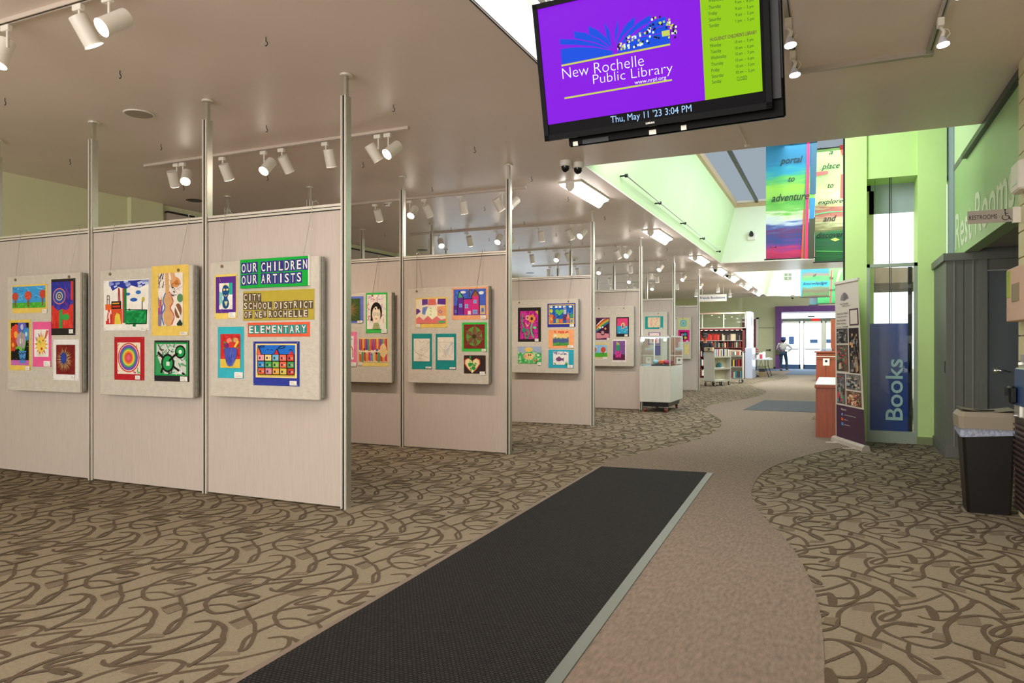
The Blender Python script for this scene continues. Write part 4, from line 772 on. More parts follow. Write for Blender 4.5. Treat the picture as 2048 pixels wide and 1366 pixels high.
art('drawing of a brown leafy flower on green and red, bright green mount', Yb, (924, 645, 974, 703), '#3fc14e', (.08, .1, .92, .93), [('r',0,0,1,1,'#7d2f24'),('e',.5,.5,.38,.4,'#5f9a3c')]+[('p',[(.5,.5),(.5+.25*math.cos(a)-.1*math.sin(a),.5+.25*math.sin(a)+.1*math.cos(a)),(.5+.5*math.cos(a),.5+.5*math.sin(a)),(.5+.25*math.cos(a)+.1*math.sin(a),.5+.25*math.sin(a)-.1*math.cos(a))],'#7f5640') for a in (.5,1.5,2.6,3.9,4.9,6.0)]+[('rays',.5,.5,.02,.4,30,['#9a705a','#3a2418'],.01),('e',.5,.5,.1,.09,'#3d3a1e')], (.8, .0, .97, .09))
art('drawing of a cut fruit with green leaves on dark brown paper', Yb, (928, 710.5, 971.5, 747.5), '#3a2a28', (.02, .02, .8, .98), [('r',0,0,1,1,'#3a2a28'),heart(.48,.42,.5,'#d8584c'),heart(.48,.43,.44,'#efe0a8'),('sc',.3,.15,.7,.7,16,.14,['#2f9a4a','#1f7f3c','#5fb84c'],.05),('e',.35,.5,.12,.1,'#2a9a50'),('e',.55,.3,.12,.1,'#2f9a4c'),('p',[(.3,.8),(.4,.75),(.42,.98),(.32,1)],'#2f8a44')], (.74, -.06, .98, .12), '#3a2a28')
# --- board 6 (row 3)
Yb = board(11.16, 1023, 1156, 601, 745, 'art board on the third row, heart city and pink flower pictures')
art('drawing of green-stemmed flowers on patterned magenta, black mount', Yb, (1036, 615.5, 1082, 683.5), '#2a2523', (.1, .08, .88, .9), [('r',0,0,1,1,'#d32f9c'),('sc',0,0,1,1,110,.06,['#3a1650','#7a1f78'],.022),('p',[(.85,.98),(1,.85),(1,1)],'#d8c04a'),('l',[(.15,.9),(.12,.6),(.25,.3),(.3,.05)],.06,'#3aa55a'),('l',[(.7,.6),(.62,.35),(.75,.05)],.08,'#55c27a'),('l',[(.4,.35),(.5,.2),(.4,.0)],.08,'#3f9f54')]+fl_(.66,.72,.2,'#e8904c','#3a2a20',5)+fl_(.42,.76,.12,'#e8a0a0','#6a3a4a',5)+[('p',[(.3,.6),(.45,.5),(.55,.58),(.45,.42),(.35,.45)],'#ef9a8a'),('e',.22,.32,.12,.08,'#2f8f6a'),('e',.82,.4,.1,.05,'#6fce8a')], (.74, .01, .9, .09))
art('drawing of a green heart over a blue town with white clouds, blue mount', Yb, (1095, 607.5, 1151, 654), '#33339a', (.05, .13, .96, .95), [('r',0,0,1,1,'#e8c84a'),('r',.03,.04,.97,.96,'#2060b8'),('sc',.05,.35,.95,.8,26,.14,['#16305c','#3f8fd8'],.02,.5)]+[('e',x,.88,.06,.05,'#f0f2f0') for x in (.1,.3,.45,.62,.85)]+[heart(.42,.6,.17,'#63bd58'),('e',.1,.68,.06,.1,'#c8c83a'),('r',.04,.06,.18,.5,'#e0703c'),('p',[(.12,.3),(.3,.44),(.24,.28)],'#b8302c'),('r',.28,.06,.4,.28,'#b8a83a'),('r',.42,.06,.56,.26,'#dc6a38'),('p',[(.58,.5),(.58,.8),(.64,.92),(.7,.8),(.7,.5)],'#7f8ab0'),('r',.56,.2,.7,.48,'#5f3a5c'),('p',[(.7,.3),(.83,.3),(.77,.62)],'#e08a6a'),('r',.7,.06,.82,.3,'#e0653a'),('r',.84,.06,.96,.3,'#c8b23a'),('e',.9,.42,.07,.1,'#3f9a5c')]+win(.6,.52,.68,.72,'#cfd8ee')+win(.07,.2,.14,.34,'#f0c86a')+win(.31,.1,.37,.2,'#d8e0c0')+win(.73,.1,.79,.22,'#5b8fd0')+win(.87,.1,.94,.22,'#5b8fd0'), (.8, .01, .95, .12))
art('drawing of a sunset strip over green and blue, peach mount', Yb, (1097, 659.5, 1148, 696.5), '#f3a873', (.18, .14, .8, .92), [('r',0,0,1,1,'#ecc87c'),('r',0,.82,1,1,'#f3a873'),('sc',0,.86,1,1,26,.08,['#c9402c','#d8553a'],.04),('e',.16,.7,.1,.1,'#f3e8cc'),('r',0,.18,1,.5,'#4f5f96'),('sc',0,.42,1,.56,20,.1,['#4f8a4c','#5b6fa8'],.04),('p',[(0,0),(1,.04),(1,.24),(.6,.18),(.3,.24),(0,.16)],'#4a9a48'),('sc',0,.02,1,.2,16,.1,['#3a8a40','#69b058'],.03)], (.76, .02, .98, .16), '#ecc87c')
art('drawing of a round yellow-faced animal on swirling green, no mount', Yb, (1036, 693, 1083.5, 728), '#e4dcb8', (.0, .02, 1, 1), [('r',0,0,1,1,'#4fb868'),('sc',0,0,1,.7,50,.18,['#2fa04c','#8fd08a','#c9dfb0'],.03),('p',[(0,.7),(.25,.6),(.5,.75),(1,.6),(1,1),(0,1)],'#9fb0cc'),('e',.46,.82,.17,.14,'#e8c66a'),('e',.46,.42,.22,.2,'#ecd08c'),('e',.3,.42,.07,.1,'#e2a08a'),('e',.46,.5,.025,.05,K),('e',.54,.5,.025,.05,K),('e',.86,.5,.06,.07,'#dfe6d4'),('e',.72,.16,.05,.05,'#d8704c'),('e',.8,.22,.04,.04,'#d8704c')], (.82, -.06, .98, .1))
art('drawing of a purple fish and dark waves, turquoise mount', Yb, (1097, 699.5, 1147.5, 736.5), '#33aac4', (.19, .18, .8, .9), [('r',0,0,1,1,'#f0ece8'),('sc',0,.78,1,1,34,.1,['#3a4a8c','#5b5f9a','#8f98c4'],.03),('e',.38,.42,.2,.16,'#7a4a7e'),('p',[(.52,.42),(.7,.56),(.68,.24)],'#7a4a7e'),('p',[(.3,.55),(.4,.66),(.46,.52)],'#7a4a7e'),('p',[(.76,0),(.8,.25),(.84,.05),(.9,.3),(.96,0)],'#3f9a5c'),('sc',.05,.02,.2,.14,6,.08,['#3f9a5c'],.03,1.2)], (.76, .01, .97, .18))
# --- board 7 (row 4)
Yb = board(14.33, 1181, 1267, 614, 732, 'art board on the fourth row, two trees and a cactus picture', (.2, .78))
art('drawing of a vase before a rainbow, dark violet mount', Yb, (1191.5, 635.5, 1219.5, 679.5), '#6a3568', (.05, .05, .95, .95), [('r',0,0,1,1,'#3a1c30'),('p',[(0,0),(1,.05),(1,.25),(0,.3)],'#d68a98')]+[('l',[(0,.35+i*.06),(.5,.6+i*.07),(1,.82+i*.06)],.07,c__) for i, c__ in enumerate(['#3f6fc0','#3fa55c','#e0c24a','#e08a3c','#d8452f','#efe6dc'])]+[('e',.5,.3,.18,.14,'#3a3038'),('e',.5,.3,.12,.09,'#c98aa0'),('e',.3,.55,.08,.05,'#e8d8dc'),('e',.72,.5,.08,.05,'#e8a07c'),('e',.5,.58,.07,.04,'#efe6dc')], (.8, .0, .98, .08))
art('drawing of a patterned ball on pink and blue, black mount', Yb, (1232.5, 634.5, 1258, 673.5), '#231f1f', (.08, .16, .92, .94), [('r',0,0,1,.5,'#2fa0cc'),('r',0,.5,1,1,'#e0457c'),('sc',0,.05,1,.45,14,.04,['#eef2f0'],.03),('sc',0,.55,1,.95,8,.04,['#8a2a4a'],.03),('e',.55,.52,.2,.2,'#e2c26a'),('p',[(.4,.4),(.55,.7),(.6,.36)],'#3f55a8'),('p',[(.6,.4),(.72,.62),(.7,.38)],'#d04a3a')], (.66, .02, .9, .12))
art('drawing of two red-leaved trees on grass, yellow-edged mount', Yb, (1184, 687, 1216, 715.5), '#e8c964', (.0, .05, .96, .92), [('r',0,0,1,1,'#8fc0e8'),('sc',0,.4,1,1,14,.2,['#c8def0','#6fa8dc'],.04),('r',0,0,1,.34,'#4fae3a'),('r',.14,.1,.18,.45,'#7f5442'),('r',.72,.14,.77,.45,'#7f5442'),('e',.16,.6,.14,.22,'#cf5438'),('e',.74,.58,.16,.24,'#cf5438')], (.7, -.1, .95, .06))
art('drawing of a green cactus in a magenta pot, white mount', Yb, (1225, 679, 1252.5, 724), '#efe6e6', (.04, .08, .92, .94), [('r',0,0,1,1,'#7d5594'),('r',0,0,1,.3,'#5b2544'),('r',.28,.5,.55,.8,'#2f9a6a'),('r',.22,.14,.66,.46,'#d8409a'),('sc',.24,.16,.64,.44,14,.06,['#7f2a6a'],.03),('e',.42,.84,.14,.06,'#a8b05a'),('sc',.3,.8,.56,.95,8,.1,['#c8c86a','#8f9a4a'],.015)], (.6, .02, .85, .05))
# --- board 8 (row 5)
Yb = board(17.58, 1268, 1334, 625, 730, 'art board on the fifth row behind the display case', (.2, .74))
art('drawing of pale pink trees, wide teal mount', Yb, (1290, 633, 1326.5, 658), '#1f9a96', (.16, .14, .84, .92), [('r',0,0,1,1,'#e8d0b0'),('sc',0,0,1,1,40,.16,['#dc8a86','#b8c890','#e8a89a'],.03,1.5)], (.8, .02, .97, .1))
art('drawing of a red half-circle on white, lilac mount', Yb, (1296.5, 665, 1321, 690), '#8a70a8', (.1, .15, .9, .95), [('r',0,0,1,1,'#f0dcd6'),('e',.5,.35,.3,.35,'#d0444a'),('sc',0,.5,1,1,10,.05,['#d0444a'],.03)])
art('small dark violet picture seen through the case glass', Yb, (1309, 691, 1321, 711), '#54508c', (.1, .1, .9, .9), [('r',0,0,1,1,'#5f5a9a')])
# --- board 9 (row 6)
Yb = board(21.04, 1345, 1382, 634, 718, 'art board on the farthest row, beside the bookstore', (.2, .55))
art('drawing of a teal ring on pale yellow, small yellow mount', Yb, (1357, 636.5, 1377, 657), '#eadb7c', (.12, .12, .88, .88), [('r',0,0,1,1,'#a9d0c0'),('e',.5,.5,.4,.4,'#4fa8a4'),('e',.5,.5,.32,.32,'#b8d8c8'),('e',.5,.5,.2,.2,'#6fb8b0')])
art('drawing of coloured blobs on black, hot pink mount', Yb, (1356.5, 660, 1379, 683.5), '#e01f80', (.18, .18, .82, .82), [('r',0,0,1,1,'#1c1a20'),('e',.3,.65,.2,.2,'#b87aa0'),('e',.7,.7,.2,.2,'#38a0b8'),('e',.72,.25,.2,.2,'#d8b84a'),('e',.3,.25,.15,.15,'#3a6fa8')], (.7, .0, .9, .1))
art('plain pale yellow drawing, lowest on the farthest board', Yb, (1369, 688, 1378, 709), '#ead98a', (.05, .05, .95, .95), [('r',0,0,1,1,'#e8d68a'),('sc',0,0,1,1,8,.2,['#d8c070'],.03)])

# ================================================================ ceiling fittings
M_rail = mat('rail_enamel', '#cdbfb3', .4)
def track(Y, x0=-7.56, x1=-3.88, lab=''):
    t = thing('lighting_track', lab, 'light track', ((x0+x1)/2, Y, 3.45), 0, 'white lighting tracks between the panel rows')
    b = MB(); b.box(x0, x1, Y-.018, Y-.010, 3.452, CEIL, M_rail); b.box(x0, x1, Y+.010, Y+.018, 3.452, CEIL, M_rail); b.box(x0, x1, Y-.010, Y+.010, 3.462, CEIL, M_dark); b.build('rail', t)
    for x in (x0, x1): b = MB(); b.box(x-.02, x+.02, Y-.02, Y+.02, 3.45, CEIL, M_rail); b.build('end_cap', t)
    return t
M_rail = mat('rail_enamel', '#cdbfb3', .4)
M_lens = glow('#fff3e2', 22); M_lensd = glow('#fff0e0', 3)
def spot(X, Y, aim, lit, label, power=0, r=.056, col=WARM):
    t = thing('track_spotlight', label, 'spotlight', (X, Y, 3.44), 0, 'white can spotlights on the tracks')
    b = MB(); b.bbox(X-.05, X+.03, Y-.018, Y+.018, 3.40, 3.44, M_white, .004); b.build('adapter', t)
    b = MB(); b.cyl((X, Y, 3.40), (X, Y, 3.29), .008, M_white); b.build('stem', t)
    d = Vector(aim).normalized(); c0 = Vector((X, Y, 3.27)); a0 = c0-d*.085; a1 = c0+d*.095
    a0 += Vector((.055*(1 if X*7 % 2 > 1 else -1), 0, 0)); a1 += Vector((.055*(1 if X*7 % 2 > 1 else -1), 0, 0))
    b = MB(); b.cyl(a0, a1, r, M_white, seg=18); 
    b.cyl(a1, a1+d*.004, r*1.03, M_white, seg=18, caps=False); b.build('housing', t)
    b = MB(); b.cyl(a1+d*.001, a1+d*.003, r*.9, M_lens if lit else M_lensd, seg=18); b.build('lens', t)
    if power:
        l = bpy.data.lights.new('spot_beam', 'SPOT'); l.energy = power; l.color = col; l.spot_size = math.radians(95); l.spot_blend = .8; l.shadow_soft_size = .04
        o = bpy.data.objects.new('spot_beam', l); C.objects.link(o); o.parent = t; o.location = a1+d*.012-t.location
        o.rotation_euler = d.to_track_quat('-Z', 'Y').to_euler()
ordn = ['foreground', 'first', 'second', 'third', 'fourth', 'fifth', 'sixth', 'seventh']
TY_ = [3.0, 6.1, 9.07, 12.04, 15.1, 18.25, 21.3, 24.3]
for k, Y in enumerate(TY_):
    track(Y, lab=('white lighting track at the top left corner over the foreground' if k == 0 else 'white lighting track behind the %s panel row from the camera' % ordn[k] if k < 7 else 'farthest lighting track before the bookstore'))
heads0 = [(-5.03, (-.05, -.3, -1), 1), (-4.31, (.2, .55, -1), 1), (-4.04, (-.2, -.8, -.65), 1)]
headsN = [(-7.05, (-.3, .6, -1), 1), (-6.95, (.5, -.6, -.8), 1), (-6.33, (-.05, .6, -1), 1), (-5.72, (0, -.75, -.8), 1), (-5.47, (.1, .7, -1), 0), (-4.88, (0, .3, -1), 1), (-4.22, (.4, .6, -1), 1), (-4.10, (-.3, -.8, -.7), 1)]
names_ = ['far left end', 'left pair', 'left third', 'left of centre', 'centre', 'right of centre', 'right pair', 'right end']
for k, Y in enumerate(TY_):
    hs = heads0 if k == 0 else headsN
    for i, (x, a, lit) in enumerate(hs):
        if k >= 5 and i in (1, 4, 6): continue
        nm = names_[i] if k else ['left', 'middle', 'right'][i]
        pw = 0
        if k == 0: pw = 20
        elif i in (2, 4, 6): pw = 84
        elif i in (3, 7): pw = 26
        if k >= 4: pw *= 1.15
        if k == 0: lab = '%s of three white can spotlights at the top left corner' % nm
        else: lab = 'white can spotlight, %s of the track behind the %s panel row' % (nm, ordn[min(k, 6)]) if k < 7 else 'white can spotlight, %s of the farthest track' % nm
        spot(x, Y, a, lit, lab, pw, col=WARM if k < 4 else (1, .9, .82))
# fluorescent wrap lamps along the well edge
M_tube = glow('#fffaf4', 12)
for i, (y0, w_) in enumerate([(9.0, 1), (13.35, 1), (17.75, 1), (20.7, 1), (23.2, 1), (26.7, 1), (30.4, 1)]):
    X = -3.2+.05*i
    lb = 'white fluorescent ceiling lamp, %s along the light well edge' % ['nearest', 'second', 'third', 'fourth', 'fifth', 'sixth', 'farthest'][i]
    t = thing('fluorescent_lamp', lb, 'ceiling light', (X, y0+.65, CEIL), 0, 'fluorescent lamps along the light well')
    b = MB(); b.box(X-.16, X+.16, y0, y0+1.3, 3.455, CEIL, M_white); b.build('back_plate', t)
    b = MB(); prof = [(-.06+.12*j/10, 3.40-.055*math.sin(PI*j/10)) for j in range(11)]
    for s_i in (-1, 1):
        prof2 = [(s_i*(.06+.09*j/6), 3.405+.03*math.sin(PI/2*j/6)) for j in range(7)]
        vs = [(X+a, y0+.02, z) for a, z in prof2]+[(X+a, y0+1.28, z) for a, z in prof2]
        b.add(vs, [(j, j+1, 8+j, 7+j) for j in range(6)], M_tube)
    vs = [(X+a, y0+.02, z) for a, z in prof]+[(X+a, y0+1.28, z) for a, z in prof]
    b.add(vs, [(j, j+1, 12+j, 11+j) for j in range(10)], M_tube); b.add([(X+a, y0+1.28, z) for a, z in prof], [tuple(range(11))], M_tube); b.build('diffuser', t)
    for yy in (y0, y0+1.28):
        b = MB(); b.prism([(X+a*1.03, yy, z-.002) for a, z in prof]+[(X+.06, yy, 3.455), (X-.06, yy, 3.455)], (0, .02, 0), M_white); b.build('end_cap', t)
for k_, (px, py) in enumerate(((1436, 577), (1460, 600), (1392, 596))):
    y = [26.2, 29.0, 28.2][k_]; x = on_y(px, py, y)[0]
    s_ = thing('cylinder_light', 'white cylinder ceiling light %s the bookstore sign' % ['above the right end of', 'to the right of', 'behind the left end of'][k_], 'ceiling light', (x, y, CEIL), 0, 'cylinder lights over the bookstore')
    b = MB(); b.cyl((x, y, CEIL), (x, y, 3.34), .03, M_white, seg=12); b.build('stem', s_)
    b = MB(); b.cyl((x, y, 3.34), (x, y, 3.18), .06, M_white, seg=18); b.build('housing', s_)
    b = MB(); b.cyl((x, y, 3.18), (x, y, 3.175), .054, glow('#f0eaff', 10), seg=18); b.build('lens', s_)
    l = bpy.data.lights.new('cylinder_beam', 'SPOT'); l.energy = 120; l.color = NEUT; l.spot_size = 2.4; l.spot_blend = .8; l.shadow_soft_size = .06
    o = bpy.data.objects.new('cylinder_beam', l); C.objects.link(o); o.parent = s_; o.location = (0, 0, 3.15-CEIL)
for k_, x in enumerate((-4.2, -1.6)):  # added lamps, out of view, to brighten the far green wall
    y = 38; s_ = thing('recessed_light', '%s added fill light, unseen in the high ceiling before the entrance' % ['left', 'right'][k_], 'ceiling light', (x, y, 4.35))
    b = MB(); b.lathe([(.1, 4.345), (.13, 4.349)], (x, y, 0), M_white, 20); b.build('ring', s_)
    b = MB(); b.lathe([(.001, 4.344), (.1, 4.345)], (x, y, 0), glow('#f6f2ff', 10), 20); b.build('lens', s_)
    l = bpy.data.lights.new('far_fill_beam', 'SPOT'); l.energy = 260; l.color = NEUT; l.spot_size = 2.7; l.spot_blend = .8; l.shadow_soft_size = .1
    o = bpy.data.objects.new('far_fill_beam', l); C.objects.link(o); o.parent = s_; o.location = (0, 0, -.02)
# square U of track with lamps at the top right
t = thing('lighting_track', 'bronze-grey U-shaped light track over the right of the path', 'light track', (.18, 5.2, 3.45))
M_tr = mat('champagne_track', '#b3aa9c', .35, .5)
for (xa, xb, ya, yb) in ((-.30, -.26, 1.5, 6.1), (.61, .65, 1.5, 6.1), (-.30, .65, 6.08, 6.12)):
    b = MB(); b.box(xa, xb, ya, yb, 3.445, CEIL, M_tr); b.build('rail', t)
for (xa, xb) in ((-.272, -.264), (.632, .64)):
    b = MB(); b.box(xa, xb, 1.5, 6.0, 3.442, 3.446, M_dark); b.build('slot', t)
for x in (-.28, .63): b = MB(); b.box(x-.03, x+.03, 6.07, 6.13, 3.44, CEIL, M_tr); b.build('corner', t)
M_cool = glow('#e6e8ff', 18)
for lb, x, y in (('upper bare lamp on the left leg of the U track, right of the screen', -.28, 5.05), ('lower bare lamp on the left leg of the U track, right of the screen', -.28, 5.62), ('upper bare lamp on the right leg of the U track', .63, 4.72), ('lower bare lamp on the right leg of the U track', .63, 5.45)):
    s_ = thing('reflector_lamp', lb, 'spotlight', (x, y, 3.44), 0, 'bare reflector lamps on the U track')
    b = MB(); b.bbox(x-.02, x+.02, y-.04, y+.03, 3.39, 3.445, M_white, .004); b.build('adapter', s_)
    d = Vector((.12, -.1, -1)).normalized(); p = Vector((x, y, 3.39))
    b = MB(); b.tube([p, p+Vector((.02, 0, -.03)), p+d*.07], [.010, .012, .014], M_white, 8); b.build('socket', s_)
    b = MB(); b.tube([p+Vector((.01, 0, -.01)), p+Vector((.045, 0, -.02)), p+Vector((.055, 0, -.05)), p+Vector((.03, 0, -.08))], .003, M_white, 5); b.build('cable', s_)
    b = MB(); b.cyl(p+d*.07, p+d*.12, .016, mat('frosted_reflector', '#dfe3f2', .3), r1=.038, seg=16); b.build('reflector', s_)
    b = MB(); b.cyl(p+d*.119, p+d*.127, .037, M_cool, seg=16); b.build('lens', s_)
    l = bpy.data.lights.new('lamp_beam', 'SPOT'); l.energy = 14; l.color = (.86, .88, 1); l.spot_size = 1.8; l.spot_blend = .7; l.shadow_soft_size = .03
    o = bpy.data.objects.new('lamp_beam', l); C.objects.link(o); o.parent = s_; o.location = p+d*.14-s_.location; o.rotation_euler = d.to_track_quat('-Z', 'Y').to_euler()
# hooks
hk = [(10,200),(240,145),(532,78),(140,322),(322,292),(367,375),(533,255),(535,355),(787,213),(726,328),(690,398),(949,298),(864,378),(808,432),(769,470),(969,417),(902,458),(1063,357),(1048,446),(978,480),(1038,498),(1136,398),(1209,436),(1259,460),(1334,499),(1112,470),(1164,487),(1208,508),(1092,500),(1270,520),(1333,600),(1230,492)]
hooks_ = []
for px, py in hk:
    if py > 560: continue
    x, y = on_z(px, py-4, CEIL)
    b = MB(); b.tube([(x, y, CEIL), (x, y, CEIL-.03), (x+.012, y, CEIL-.04), (x+.014, y, CEIL-.055), (x, y, CEIL-.065), (x-.008, y, CEIL-.058)], .0035, M_dark, 5)
    hooks_.append((b.build('ceiling_hook'), x, y))
names9 = ['before the foreground track', 'between the foreground track and the first track', 'between the first and second tracks', 'between the second and third tracks', 'between the third and fourth tracks', 'beyond the fourth track', 'far beyond the fifth track', 'far beyond the sixth track', 'at the far end']
grp = {}
for o, x, y in hooks_: grp.setdefault(min(8, sum(1 for q in TY_ if q < y)), []).append((x, o))
for k, l in grp.items():
    l.sort(key=lambda q: q[0])
    for i, (x, o) in enumerate(l):
        tag(o, 'dark ceiling hook %s, %s' % (names9[k], ['leftmost', 'second from left', 'third from left', 'fourth from left', 'fifth from left', 'sixth from left', 'seventh from left', 'eighth from left', 'ninth from left', 'tenth from left'][min(i, 9)] if len(l) > 1 else 'alone there'), 'hook', 'ceiling hooks')
p_ = [on_z(px, py, 3.40) for px, py in ((530, 88), (522, 100), (524, 125), (528, 150), (520, 165), (505, 170))]
bb = MB(); bb.tube([(x, y, 3.44-.012*i) for i, (x, y) in enumerate(p_)], .0018, M_aluw, 4); tag(bb.build('loose_wire'), 'thin loose wire curling from a hook above the second bay', 'wire')
# speaker, smoke detector, dark can lights
x, y = on_z(278, 227, CEIL); t = thing('ceiling_speaker', 'round pale ceiling speaker above the nearest panel row', 'speaker', (x, y, CEIL))
b = MB(); b.lathe([(.13, 3.47), (.135, 3.478), (.13, 3.48)], (x, y, 0), M_white, 28); b.build('ring', t)
b = MB(); b.lathe([(.001, 3.468), (.12, 3.470)], (x, y, 0), mat('speaker_mesh', '#a99c90', .7), 28); b.build('grille', t)
for px, py, l in ((390, 401, 'dark recessed can light above the left end of the nearest panels'), (845, 500, 'dark recessed can light above the second panel row'), (1060, 546, 'small dark recessed can light above the third panel row'), ):
    x, y = on_z(px, py, CEIL); t = thing('recessed_light', l, 'ceiling light', (x, y, CEIL))
    b = MB(); b.lathe([(.115, 3.474), (.13, 3.479)], (x, y, 0), M_dark, 24); b.build('ring', t)
    b = MB(); b.lathe([(.001, 3.472), (.115, 3.474)], (x, y, 0), M_black, 24); b.build('reflector', t)
for px, py, l in ((775, 403, 'white smoke detector behind the nearest row, second track'), (1149, 517, 'white smoke detector above the third panel row')):
    x, y = on_z(px, py, CEIL); t = thing('smoke_detector', l, 'smoke detector', (x, y, CEIL))
    b = MB(); b.lathe([(.06, CEIL), (.06, 3.455), (.045, 3.445)], (x, y, 0), M_white, 20); b.build('base', t)
    b = MB(); b.lathe([(.035, 3.445), (.04, 3.42), (.03, 3.405), (.001, 3.403)], (x, y, 0), M_white, 16); b.build('head', t)
    b = MB(); b.box(x-.03, x+.03, y-.042, y-.036, 3.425, 3.435, M_dark); b.build('vent', t)
def dome(px, py, l, r=.068):
    x, y = on_z(px, py, CEIL); t = thing('security_camera', l, 'camera', (x, y, CEIL))
    b = MB(); b.lathe([(r, CEIL), (r, CEIL-.05), (r*.9, CEIL-.065)], (x, y, 0), M_white, 20); b.build('housing', t)
    b = MB(); b.lathe([(r*.72, CEIL-.065), (r*.66, CEIL-.1), (r*.4, CEIL-.125), (.001, CEIL-.135)], (x, y, 0), mat('smoked_dome', '#18171a', .08), 18); b.build('dome', t)
dome(1131, 322, 'left of two white dome cameras under the soffit corner')
dome(1156, 326, 'right of two white dome cameras under the soffit corner', .072)
dome(1430, 534, 'small dome camera at the end of the near light well')
dome(1454, 546, 'small dome camera on the beam between the light wells')
dome(1585, 592, 'dome camera on the ceiling edge before the far entrance', .08)
# rod on the well wall with stand-offs
t = thing('wall_rail', 'thin metal rail on stand-offs along the pale green light well wall', 'rail', (-2.62, 14, 3.66))
ys_ = [on_x(px, 400, -2.66)[0] for px in (1250, 1318, 1368, 1406, 1438)]
b = MB(); b.tube([(-2.64, ys_[0], 3.66), (-2.64, ys_[-1]-.1, 3.66)], .009, M_alu, 6); b.build('rod', t)
for yy in ys_:
    yy = min(yy, 19.6)
    b = MB(); b.cyl((-2.74, yy, 3.66), (-2.64, yy, 3.66), .012, M_dark); b.cyl((-2.66, yy, 3.66), (-2.62, yy, 3.66), .026, M_dark, seg=10); b.build('stand_off', t)
a = on_y(1503, 470, 19.7); t = thing('wall_sensor', 'white and black wall sensor on the well end wall', 'sensor', (a[0], 19.7, a[1]))
b = MB(); b.bbox(a[0]-.1, a[0]+.1, 19.69, 19.75, a[1]-.13, a[1]+.04, M_white, .006); b.build('plate', t)
b = MB(); b.prism([(a[0]+.055*math.cos(q), 19.69, a[1]-.0+.1*math.sin(q)*(1 if math.sin(q) > 0 else .5)) for q in [i*PI/8 for i in range(16)]], (0, -.04, 0), M_black); b.build('horn', t)
a = on_y(1576, 553, 33.75); t = thing('wall_vent', 'small grey square vent high on the far light well wall', 'vent', (a[0], 33.75, a[1]))
b = MB(); b.box(a[0]-.14, a[0]+.14, 33.74, 33.8, a[1]-.14, a[1]+.14, mat('vent_grey', '#8f9a86', .6)); b.build('plate', t)
b = MB(); b.box(a[0]-.01, a[0]+.01, 33.73, 33.74, a[1]-.14, a[1]+.14, M_aluw); b.box(a[0]-.14, a[0]+.14, 33.73, 33.74, a[1]-.01, a[1]+.01, M_aluw); b.build('bars', t)
# thin rod on soffit
t = thing('soffit_rail', 'short thin white rod on the soffit right of the screen', 'rod', (0, 7.4, 3.47))
p0 = on_z(1478, 253, 3.47); p1 = on_z(1495, 292, 3.47)
b = MB(); b.tube([(p0[0], p0[1], 3.465), (p1[0], p1[1], 3.465)], .006, M_aluw); b.build('rod', t)
b = MB(); b.box(p1[0]-.03, p1[0]+.03, p1[1]-.03, p1[1]+.02, 3.455, CEIL, M_aluw); b.build('bracket', t)
# ================================================================ hanging screen
TP = Vector((-1.5625, 3.9556, 2.5102))
TR = (Matrix.Rotation(-.02839, 3, 'Z') @ Matrix.Rotation(.22171, 3, 'X') @ Matrix.Rotation(-.0118, 3, 'Y'))
TW, TH = 1.27, .755
tv = thing('hanging_screen', 'large flat screen hung from the ceiling showing the purple library logo', 'screen', TP); tv.rotation_euler = TR.to_euler()
def tuv(zx, zy):      # a point read off the photograph -> metres on the screen's own plane
    px, py = 1050+zx/3.724, zy/3.724
    d = Vector((cy_*(px-1024)/FPX-sy_, sy_*(px-1024)/FPX+cy_, (690-py)/FPX)); o_ = Vector((0, 0, CAM_H))
    n = TR @ Vector((0, 1, 0)); t_ = (TP-o_).dot(n)/d.dot(n); q = TR.transposed() @ (o_+d*t_-TP)
    return (q.x, q.z)
b = MB(); b.bbox(0, TW, .0145, .055, 0, TH, mat('gloss_black', '#030303', .35, spec=.08), .006)
for (x0, x1, z0, z1) in ((0, .028, 0, TH), (TW-.028, TW, 0, TH), (0, TW, 0, .032), (0, TW, TH-.028, TH)): b.box(x0, x1, 0, .014, z0, z1, mat('gloss_black', '#030303', .35, spec=.08))
b.build('bezel', tv, world=False)
SV = glow('#8c12e8', .85); SG = glow('#8fc40e', .95); SK = glow('#0b0a12', .6)
gx = tuv(1340, 745)[0]; gz = tuv(1340, 745)[1]
b = MB(); b.box(.028, TW-.028, .010, .012, .032, TH-.028, SK); s = b.build('display', tv, world=False)
b = MB(); b.box(.028, gx, .0085, .0100, gz, TH-.028, SV); b.build('purple_field', s, world=False)
b = MB(); b.box(gx, TW-.045, .0085, .0100, gz, TH-.028, SG); b.build('green_field', s, world=False)
Y0 = .0080; SB = glow('#0a4fe0', .9); LL = glow('#c3cf5a', .95); WT = glow('#e9f2ff', 1.0); NV = glow('#141a48', .5)
b = MB()
cnt = [0]
def tp(pts, m):
    cnt[0] += 1; b.add([(q[0], Y0-.00002*cnt[0], q[1]) for q in (tuv(*p) for p in pts)], [tuple(range(len(pts)))], m)
for pg in ([(262,365),(330,354),(400,350),(530,355),(650,378),(650,404),(270,478)], [(255,290),(380,293),(520,322),(640,370),(500,342),(380,333),(258,330)], [(360,232),(450,245),(560,300),(640,364),(520,314),(365,282)], [(468,192),(540,225),(610,290),(645,357),(560,292),(475,255)],
           [(587,165),(625,230),(640,345),(605,275)], [(687,145),(690,230),(665,325),(668,230)], [(815,120),(810,185),(730,260),(672,345),(700,262),(750,180)], [(930,110),(935,150),(830,218),(690,350),(760,245),(840,165)], [(680,394),(1078,322),(1072,235),(1042,120),(960,150),(870,215),(760,300)]): tp(pg, SB)
for pg in ([(700,340),(860,270),(1070,235),(1070,239),(860,276)], [(690,352),(860,240),(1050,180),(1050,184),(860,247)]): tp(pg, SV)
rs = random.Random(5)
